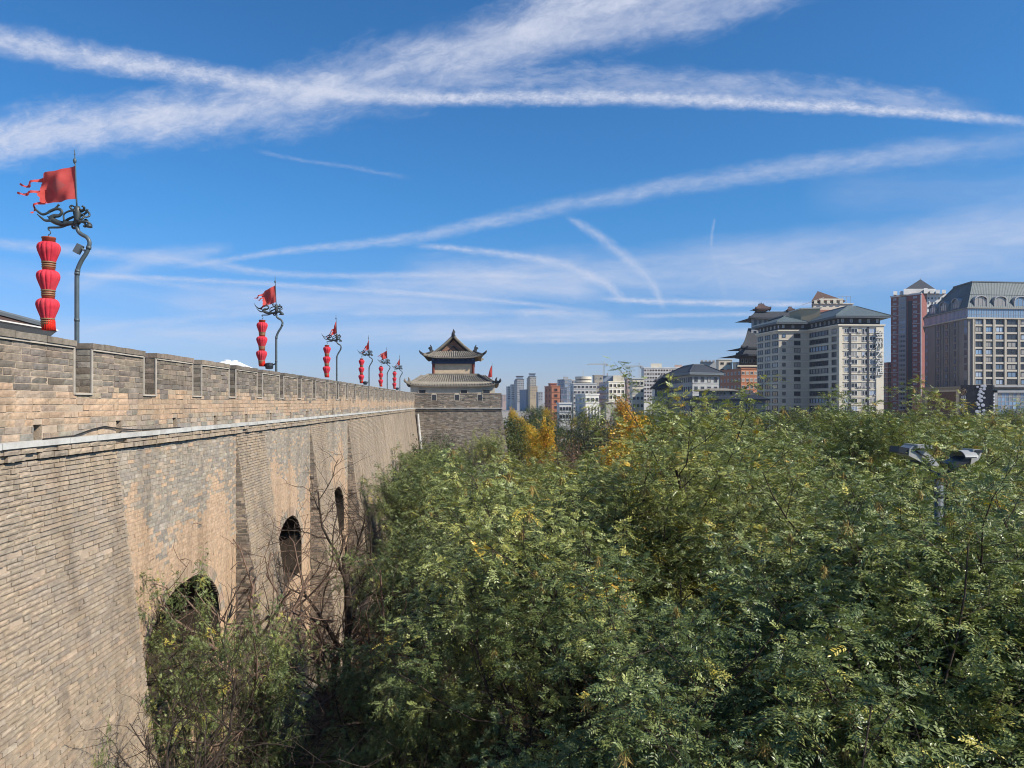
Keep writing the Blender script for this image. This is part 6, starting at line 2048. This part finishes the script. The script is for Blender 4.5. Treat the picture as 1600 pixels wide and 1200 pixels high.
# far round tree, ginkgo, dark evergreen
def round_proto(sd, leafmat, trunk, l1, ang1, trop, per, l, wd, spread, tint0, bark='bark', n1=8, l2=1.8, tv=0.2):
    spec = [dict(n=1, L=trunk, seg=4, trop=0.05, r=0.16, taper=0.6, wob=0.04), dict(n=n1, L=l1, ang=ang1, seg=5, trop=trop, t0=0.35), dict(n=7, L=l2, ang=50, seg=3, trop=0.04, t0=0.2, rmin=0.012), dict(n=4, L=0.8, ang=50, seg=2, trop=0.0, t0=0.2, rmin=0.009)]
    lines, twigs = skeleton(sd, 10, spec)
    return (wood_mesh('tree_wood', [q for q in lines if q[2] < 3 or not per], M[bark]), leaf_mesh('tree_leaves', twigs, sd, per, l, wd, M[leafmat], spread, tint0, tv) if per else None, None, float(np.percentile([t_[0][-1][2] for t_ in twigs], 99.2)), apex_of(twigs))
FAR_G = [round_proto(5, 'leaf_far', 5.0, 3.2, 48, 0.10, 13, 0.22, 0.12, 0.18, 0.28), round_proto(6, 'leaf_far', 5.0, 3.4, 52, 0.09, 13, 0.22, 0.12, 0.18, 0.40)]
GINK = [round_proto(8, 'leaf_gold', 8.5, 2.0, 38, 0.14, 11, 0.20, 0.15, 0.12, 0.45, n1=16, l2=1.0), round_proto(9, 'leaf_gold', 8.0, 2.6, 45, 0.12, 11, 0.20, 0.15, 0.14, 0.35, n1=14, l2=1.2)]
DARKT = [round_proto(12, 'leaf_dark', 7.5, 2.6, 58, 0.05, 16, 0.14, 0.06, 0.12, 0.4, n1=14, l2=1.3), round_proto(13, 'leaf_dark', 4.0, 2.4, 50, 0.06, 22, 0.11, 0.055, 0.12, 0.5, n1=10, l2=1.2)]
RUST = [round_proto(14, 'leaf_rust', 3.4, 3.0, 50, 0.10, 4, 0.12, 0.06, 0.15, 0.5, 'bark_red', n1=9)]

# bare trees: fine crooked twigs
def bare_proto(sd, trunk, l1, n1, l2, bark, slim=False, n4=4):
    spec = [dict(n=1, L=trunk, seg=6, trop=0.05, r=0.12 if slim else 0.15, taper=0.6, wob=0.06), dict(n=n1, L=l1, ang=34 if slim else 50, seg=6, trop=0.10 if slim else 0.05, t0=0.45, wob=0.16),
            dict(n=6, L=l2, ang=42, seg=5, trop=0.04 if slim else -0.02, t0=0.25, wob=0.22, rmin=0.011), dict(n=5, L=0.95, ang=48, seg=4, trop=-0.03, t0=0.2, wob=0.28, rmin=0.007), dict(n=n4, L=0.5, ang=48, seg=3, trop=-0.05, t0=0.2, wob=0.3, rmin=0.005)]
    lines, twigs = skeleton(sd, 9, spec)
    return wood_mesh('bare_tree_wood', lines, M[bark]), twigs, max(p[:, 2].max() for p, _, _ in lines)
BARE1 = bare_proto(51, 3.0, 3.0, 6, 1.6, 'bark_red', False, 2)
BARE2 = bare_proto(57, 5.2, 2.6, 5, 1.2, 'bark', True, 2)
BARE3 = bare_proto(63, 1.6, 2.2, 7, 1.3, 'bark_pale', False, 2)

def place(name, protos, i, x, y, top, label, group, tintv=0.5, rz=None, sc=None, pods=True, crown=True, squash=1.0, centre=False):
    wood, leaf, pod, h, apx = protos[i % len(protos)]
    s = (top - 0.05) / h if sc is None else sc
    rz = rnd.uniform(0, 6.28) if rz is None else rz
    k_ = s * squash                     # stand the trunk so that the crown's top is over x, y
    if centre:
        apx = (0, 0)
    x -= k_ * (apx[0] * math.cos(rz) - apx[1] * math.sin(rz)); y -= k_ * (apx[0] * math.sin(rz) + apx[1] * math.cos(rz))
    t_ = thing(name, (x, y, 0.1), label, 'tree', group, rz)
    t_.scale = (s * squash, s * squash, s)
    a = link('trunk', wood, t_)
    if leaf is not None and crown:
        c = link('crown', leaf, t_); c.color = (tintv, 0.5, 0.5, 1)
    if pod is not None and pods:
        link('seed_pods', pod, t_)
    return t_

LAND = [(-400, 430, 'by the near wall'), (430, 560, 'right of the wall arches'), (560, 650, 'left of the bastion'), (650, 715, 'under the bastion, left'), (715, 790, 'under the bastion, right'),
        (790, 850, 'below the far twin towers'), (850, 900, 'below the orange-red block'), (900, 950, 'below the colonnaded hall'), (950, 1000, 'below the brownish pink block'),
        (1000, 1060, 'below the apartment slab'), (1060, 1120, 'below the grey office'), (1120, 1185, 'below the pagoda tower'), (1185, 1250, 'below the shaded hotel wing'),
        (1250, 1310, 'below the recessed hotel middle'), (1310, 1385, 'below the lit hotel front'), (1385, 1445, 'below the red brick tower'), (1445, 1500, 'below the brown podium screen'), (1500, 1550, 'below the black billboard'), (1550, 1900, 'below the glass shop front')]
def where(x, y, z=10):
    px_, py_, d_ = proj(np.array([[x, y, z]]))
    a = next((l for lo, hi, l in LAND if lo <= px_[0] < hi), 'at the edge of the view')
    p = py_[0]
    b_ = 'bottom edge' if p > 950 else ('lower part' if p > 820 else ('middle' if p > 740 else ('upper part' if p > 690 else ('last rows' if p > 660 else 'skyline edge'))))
    return a, b_, px_[0], py_[0]

def canopy_top(x, y):
    return 9.7 + 1.65 * (1 - math.exp(-y / 13.0)) + 0.35 * math.sin(x * 0.8 + y * 0.37)

# named trees first
NAMED = [  # px of the crown, top py, distance, proto, tint, label
    (1042, 614, 21.0, 0, 0.66, 'tallest yellow-green pagoda tree, its top standing up against the grey office'),
    (1378, 612, 33.0, 1, 0.60, 'bright green pagoda tree topping the canopy between hotel and red tower'),
    (1478, 620, 36.0, 2, 0.80, 'olive-yellow tree below the mansard hotel podium'),
    (1280, 648, 40.0, 3, 0.50, 'green pagoda tree at the foot of the large grey hotel'),
    (1180, 650, 38.0, 1, 0.52, 'green pagoda tree below the long slate-grey hall'),
    (1560, 648, 34.0, 0, 0.62, 'yellow-tipped tree below the glass shop front'),
    (1445, 753, 12.4, 2, 0.5, 'green pagoda tree hiding the floodlight pole from the left'),
    (1505, 756, 12.0, 1, 0.52, 'green pagoda tree hiding the floodlight pole from the right'),
    (1464, 712, 13.4, 3, 0.55, 'green pagoda tree right in front of the floodlight pole'),
    (1012, 676, 19.0, 3, 0.62, 'yellow-green tree just left of the tallest tree'),
    (1120, 648, 34.0, 2, 0.58, 'loose green tree right of the tallest yellow-green tree'),
]
taken = []
for k, (px_, py_, D, pi_, tv, lab) in enumerate(NAMED):
    p = at(px_, py_, D)
    place('pagoda_tree', SOPH, pi_, p.x, D, p.z, lab, None, tv)
    taken.append((p.x, D))
# the rest of the canopy on a jittered grid
r5 = random.Random(23)
NEAR = [(3.6, 6.6, 9.5), (8.6, 8.2, 9.9), (13.5, 11.0, 10.3), (3.0, 13.0, 10.2), (9.2, 14.6, 10.6), (17.0, 16.5, 10.9), (2.2, 20.0, 10.4), (13.6, 18.4, 11.0), (7.4, 20.6, 11.0), (22, 21.0, 11.1), (6.2, 10.2, 9.4), (0.9, 27.0, 10.2)]
for k, (xx, yy, top) in enumerate(NEAR):
    tv = [0.44, 0.50, 0.56, 0.42, 0.56, 0.62, 0.46, 0.68, 0.58, 0.62, 0.40, 0.44][k]
    a, b_, px_, py_ = where(xx, yy, top)
    tone = 'dark green' if tv < 0.47 else ('green' if tv < 0.56 else 'yellowing')
    place('pagoda_tree', SOPH, k, xx, yy, top, '%s pagoda tree, %s of canopy, %s' % (tone, b_, a), 'pagoda trees of the park canopy', tv, centre=True)
    taken.append((xx, yy))
y = 24.0
row = 0
cnt = 0
while y < 92:
    step = 6.0 if y < 40 else (6.6 if y < 60 else 7.4)
    x = -3.2 + (row % 2) * step * 0.5
    xmax = y * 0.76 + 4.0
    while x < xmax:
        xx, yy = x + r5.uniform(-0.9, 0.9), y + r5.uniform(-0.9, 0.9)
        x += step
        # clearing by the wall near the viewer: low planting only
        if xx < 1.7 and yy < 13:
            continue
        if xx < 0.8 and yy < 24:
            continue
        if xx < -0.8 and yy < 36:
            continue
        if any((xx - a) ** 2 + (yy - b_) ** 2 < 14 for a, b_ in taken):
            continue
        if abs(xx - fx) < 1.2 and abs(yy - FD) < 1.6:
            continue
        # keep the view line to the floodlight clear
        top = canopy_top(xx, yy) + (r5.uniform(0.2, 0.9) if r5.random() < 0.35 else r5.uniform(-1.9, -0.4))
        if xx < -1:
            top = min(top, 9.6 + 0.02 * yy)
        if yy < 8:
            top = min(top, 9.9)
        if 7 < xx < 13 and 11 < yy < 17.5:
            top = min(top, 11.0)
        a, b_, px_, py_ = where(xx, yy, top)
        cap_py = float(np.interp(px_, [430, 560, 600, 650, 700, 800, 900, 960, 1000, 1012, 1060, 1170, 1350, 1400, 1460, 1520, 1570, 1640], [800, 778, 755, 725, 712, 726, 726, 714, 680, 664, 664, 668, 664, 652, 662, 662, 674, 692]))
        top = max(4.0, min(top, Z(cap_py, yy, px_) + (r5.uniform(0.0, 0.7) if r5.random() < 0.35 else r5.uniform(-1.5, -0.2))))
        tv = 0.43 + 0.10 * math.sin(xx * 0.31 + 1.7 * math.sin(yy * 0.17)) + r5.uniform(-0.10, 0.12) + (0.17 if (px_ > 990 and yy > 14) else 0.0) + (0.08 + 0.22 * r5.random() if 780 < px_ < 1010 and yy > 24 else 0) + (0.08 if r5.random() < 0.15 else 0)  # right-hand crowns tinted brighter for sunlit leaves, central ones for autumn yellow
        tone = 'dark green' if tv < 0.47 else ('green' if tv < 0.56 else 'yellowing')
        lab = '%s pagoda tree, %s of canopy, %s' % (tone, b_, a)
        if r5.random() < 0.06:
            continue
        cnt += 1
        place('pagoda_tree', SOPH, r5.randrange(4), xx, yy, top, lab, 'pagoda trees of the park canopy', tv, r5.uniform(0, 6.28), squash=r5.uniform(0.85, 1.18))
    y += step * 0.92
    row += 1

# trees at the foot of the wall
wall_trees = [(-1.3, 24.5, 9.0, 2, 0.42, 'dark green tree right of the reddish bare tree'), (-1.4, 17.4, 7.4, 3, 0.40, 'dark low tree in the shade at the bottom centre left'), (-2.2, 12.2, 5.2, 0, 0.42, 'dark leafy bush at the bottom edge right of the wall'), (-2.6, 30.5, 8.2, 1, 0.42, 'green tree before the third wall arch'),
              (-6.25, 17.2, 8.7, 0, 0.44, 'small leafy tree before the nearest wall arch'), (-5.0, 14.2, 5.6, 1, 0.46, 'low leafy tree at the wall foot in the near corner'),
              (-5.7, 12.2, 7.1, 2, 0.50, 'low bush-like tree at the very bottom edge by the wall'),
              (-3.1, 48.0, 9.0, 3, 0.42, 'dark green tree by the wall in front of the evergreen'), (-3.3, 57, 9.0, 0, 0.45, 'green tree by the wall two thirds of the way along'),
              (-3.8, 66, 9.0, 1, 0.48, 'green tree by the wall nearing the bastion'), (-3.4, 75, 8.8, 2, 0.46, 'green tree by the wall close to the bastion')]
for x, yy, tp, pi_, tv, lab in wall_trees:
    place('pagoda_tree', SOPH, pi_, x, yy, tp, lab, None, tv, pods=False, centre=True, squash=0.55 if yy < 18.5 and yy > 13 and x < -4 else (0.22 if yy < 13 and x < -5 else (0.8 if x > -3 and yy < 40 else 1.0)))
# understorey saplings in the clearing
for i in range(14):
    xx = r5.uniform(-5.2, 1.4); yy = r5.uniform(9, 27)
    tp = r5.uniform(2.6, 4.6)
    a, b_, _, _ = where(xx, yy, tp)
    lab = 'young leafy sapling in the shade under the trees by the wall'
    place('sapling', SOPH, r5.randrange(4), xx, yy, tp, lab, 'saplings in the shaded clearing', 0.44, pods=False)
for i in range(12):
    xx = r5.uniform(-5.4, 0.6); yy = r5.uniform(12, 30)
    place('evergreen_shrub', DARKT, 1, xx, yy, r5.uniform(1.4, 2.6), 'dark low evergreen shrub on the shaded park floor by the wall', 'evergreen shrubs in the shaded clearing', 0.5, squash=1.5)
# dark evergreens against the wall, bush at the bastion foot
place('cypress', DARKT, 0, -4.6, 50.5, 8.0, 'dark evergreen tree leaning against the wall after the third arch', None, 0.4, squash=0.75)
place('evergreen_shrub', DARKT, 1, X(686, 86), 86.5, Z(678, 86, 686), 'round dark evergreen bush at the foot of the bastion', None, 0.45, squash=1.2)
place('pagoda_tree', SOPH, 1, X(752, 84), 84, Z(672, 84, 750), 'yellowing slender tree in front of the bastion face', None, 0.66, squash=0.8, pods=False)

def bare(name, proto, x, yy, top, label, rz=0.0):
    wood, twigs, h = proto
    t_ = thing(name, (x, yy, 0.1), label, 'tree', None, rz); s = top / h; t_.scale = (s, s, s)
    link('trunk', wood, t_); return t_
bare('bare_tree', BARE1, -5.3, 20.0, 9.6, 'bare reddish-twigged tree in front of the first two wall arches', 0.6)
bare('bare_tree', BARE2, X(547, 26), 26, Z(690, 26, 555), 'slim dark bare tree standing before the third wall arch', 1.9)
bare('bare_tree', BARE3, -3.9, 17.4, 6.2, 'tangle of pale bare twigs low before the wall', 2.4)
bare('bare_tree', BARE2, -4.9, 13.2, 9.3, 'slim bare tree throwing its shadow on the near wall', 4.4)
bare('bare_tree', BARE1, -4.9, 26.0, 7.0, 'bare reddish tree between the first and second arch', 3.9)

# autumn trees beyond the bastion
far = []
for k in range(9):
    far.append(('ginkgo_tree', GINK, k, 836 - k * 4.6, 676 - k * 4.8, 92 + k * 17, 0.50 + 0.05 * (k % 3), 'golden ginkgo, %s from the front in the row beside the far wall' % ['first', 'second', 'third', 'fourth', 'fifth', 'sixth', 'seventh', 'eighth', 'ninth'][k]))
far += [('ginkgo_tree', GINK, 0, 851, 660, 84, 0.62, 'slim golden ginkgo standing alone in front of the autumn trees'),
        ('ginkgo_tree', GINK, 1, 855, 638, 190, 0.52, 'golden tree top below the orange block'),
        ('cedar', DARKT, 0, 893, 640, 150, 0.4, 'dark spreading cedar right of the golden ginkgos'),
        ('evergreen_tree', DARKT, 1, 938, 662, 88, 0.35, 'dark round evergreen among the autumn trees'),
        ('evergreen_tree', DARKT, 1, 975, 638, 120, 0.6, 'grey-green bushy tree below the brownish pink block'),
        ('rust_tree', RUST, 0, 890, 678, 80, 0.35, 'bare reddish-brown bushy tree in front of the cedar'),
        ('rust_tree', RUST, 0, 872, 686, 74, 0.25, 'purplish bare bush left of the reddish tree'),
        ('rust_tree', RUST, 0, 905, 690, 70, 0.3, 'bare brown bush right of the reddish tree'),
        ('rust_tree', RUST, 0, 958, 657, 105, 0.5, 'thin brown tree with few leaves in front of the stone-fronted building'),
        ('orange_tree', GINK, 1, 993, 646, 70, 0.72, 'orange-yellow autumn tree left of the tallest near tree'),
        ('orange_tree', GINK, 0, 972, 622, 150, 0.8, 'orange treetop below the pale yellow block'),
        ('orange_tree', GINK, 1, 958, 694, 56, 0.72, 'orange-leaved tree low in the middle of the canopy'),
        ('broadleaf_tree', FAR_G, 0, 834, 634, 240, 0.22, 'dark green tree in front of the far twin towers'),
        ('broadleaf_tree', FAR_G, 1, 846, 633, 260, 0.22, 'dark green tree right of the far twin towers'),
        ('broadleaf_tree', FAR_G, 0, 797, 652, 130, 0.22, 'dark green tree hugging the bastion edge'),
        ('broadleaf_tree', FAR_G, 1, 800, 676, 104, 0.25, 'green tree right beside the bastion corner'),
        ('broadleaf_tree', FAR_G, 0, 826, 655, 150, 0.28, 'green tree beside the row of golden ginkgos'),
        ('broadleaf_tree', FAR_G, 1, 862, 648, 150, 0.38, 'olive-yellow tree left of the cedar'),
        ('broadleaf_tree', FAR_G, 0, 870, 668, 125, 0.30, 'olive tree in front of the low grey wing'),
        ('broadleaf_tree', FAR_G, 0, 916, 648, 140, 0.58, 'golden-brown round tree in front of the colonnaded hall'),
        ('broadleaf_tree', FAR_G, 1, 928, 652, 115, 0.55, 'brown-yellow round tree beside the colonnaded hall'),
        ('broadleaf_tree', FAR_G, 1, 1010, 650, 90, 0.40, 'green tree behind the orange-yellow tree'),
        ('broadleaf_tree', FAR_G, 0, 915, 688, 92, 0.32, 'olive green tree left of the dark round evergreen'),
        ('broadleaf_tree', FAR_G, 0, 846, 692, 100, 0.25, 'dark green tree behind the slim golden ginkgo')]
for (nm, pr, i, px_, py_, D, tv, lab) in far:
    p = at(px_, py_, D)
    grp = 'golden ginkgo row' if 'in the row beside' in lab else None
    place(nm, pr, i, p.x, D, max(p.z, 3.0), lab, grp, tv, squash=1.25 if nm == 'cedar' else (0.72 if nm == 'ginkgo_tree' else 1.0))
# treeline between the park and the city
for i in range(46):
    px_ = 1000 + i * 14 + r5.uniform(-5, 5); D = r5.uniform(120, 215)
    tp = r5.uniform(9.5, 11.6)
    a, b_, _, _ = where(X(px_, D), D, tp)
    place('broadleaf_tree', FAR_G, i, X(px_, D), D, tp, 'distant park tree in the belt %s' % a, 'distant park trees ' + a, 0.36 + r5.uniform(-0.08, 0.16), pods=False)

# leaf litter on the park floor
r9 = np.random.default_rng(99)
N = 26000
lx = r9.uniform(-6, 12, N); ly = r9.uniform(5, 42, N)
lz_ = 0.05 + 0.10 * np.sin(lx * 0.9 + 2 * np.sin(ly * 0.31)) + 0.10 * np.sin(ly * 0.7 + lx * 0.23) + 0.13
P = np.stack([lx, ly, lz_], -1)
d1 = nrm(r9.normal(0, 1, (N, 3)) * np.array([1, 1, 0.3])); d2 = nrm(np.cross(d1, np.array([0, 0, 1.0]) + r9.normal(0, .3, (N, 3))))
s1 = r9.uniform(0.03, 0.07, (N, 1))
v = np.stack([P - d1 * s1, P + d2 * s1 * .5, P + d1 * s1, P - d2 * s1 * .5], 1).reshape(-1, 3)
me = npmesh('leaf_litter', v, np.arange(N * 4, dtype=np.int32).reshape(-1, 4), M['leaf_rust'])
at_ = me.attributes.new('tint', 'FLOAT', 'POINT'); at_.data.foreach_set('value', np.repeat(r9.uniform(0, 0.9, N), 4).astype(np.float32))
lt = link('leaf_litter', me); lt['kind'] = 'stuff'; lt['label'] = 'brown fallen leaves covering the park soil'
print('canopy trees', cnt, 'tris', sum(len(m_.polygons) for m_ in bpy.data.meshes) * 2, 'objects', len(bpy.data.objects))

# where several canopy trees would read alike, say which by their order across the picture
by = {}
for o in bpy.data.objects:
    if o.parent is None and o.get('category') == 'tree' and o.get('label'):
        by.setdefault(o['label'], []).append(o)
ORDN = ['first', 'second', 'third', 'fourth', 'fifth', 'sixth', 'seventh', 'eighth', 'ninth', 'tenth', 'eleventh', 'twelfth', 'thirteenth', 'fourteenth']
for lab, os_ in by.items():
    if len(os_) > 1 and len(os_) <= 14:
        os_.sort(key=lambda o: o.location.x / max(o.location.y, 1))
        names = {2: ['left one', 'right one'], 3: ['left one', 'middle one', 'right one']}.get(len(os_), ['%s from left' % q for q in ORDN])
        for o, q in zip(os_, names):
            o['label'] = lab + ', ' + q

# ------------------------------------------------------------------ thin autumn haze over the city
mb = MB(); mb.box(-800, 1500, -300, 2200, -1.5, 92)
m = bpy.data.materials.new('air'); m.use_nodes = True
for n_ in list(m.node_tree.nodes):
    m.node_tree.nodes.remove(n_)
h = NT(m.node_tree)
v_ = h.n('ShaderNodeVolumePrincipled'); v_.inputs['Color'].default_value = (0.80, 0.88, 1.0, 1); v_.inputs['Density'].default_value = 0.0001; v_.inputs['Anisotropy'].default_value = 0.2
o_ = h.n('ShaderNodeOutputMaterial'); m.node_tree.links.new(v_.outputs[0], o_.inputs['Volume'])
hz = mb.build('haze', m); hz['kind'] = 'stuff'; hz['label'] = 'thin pale haze over the city'
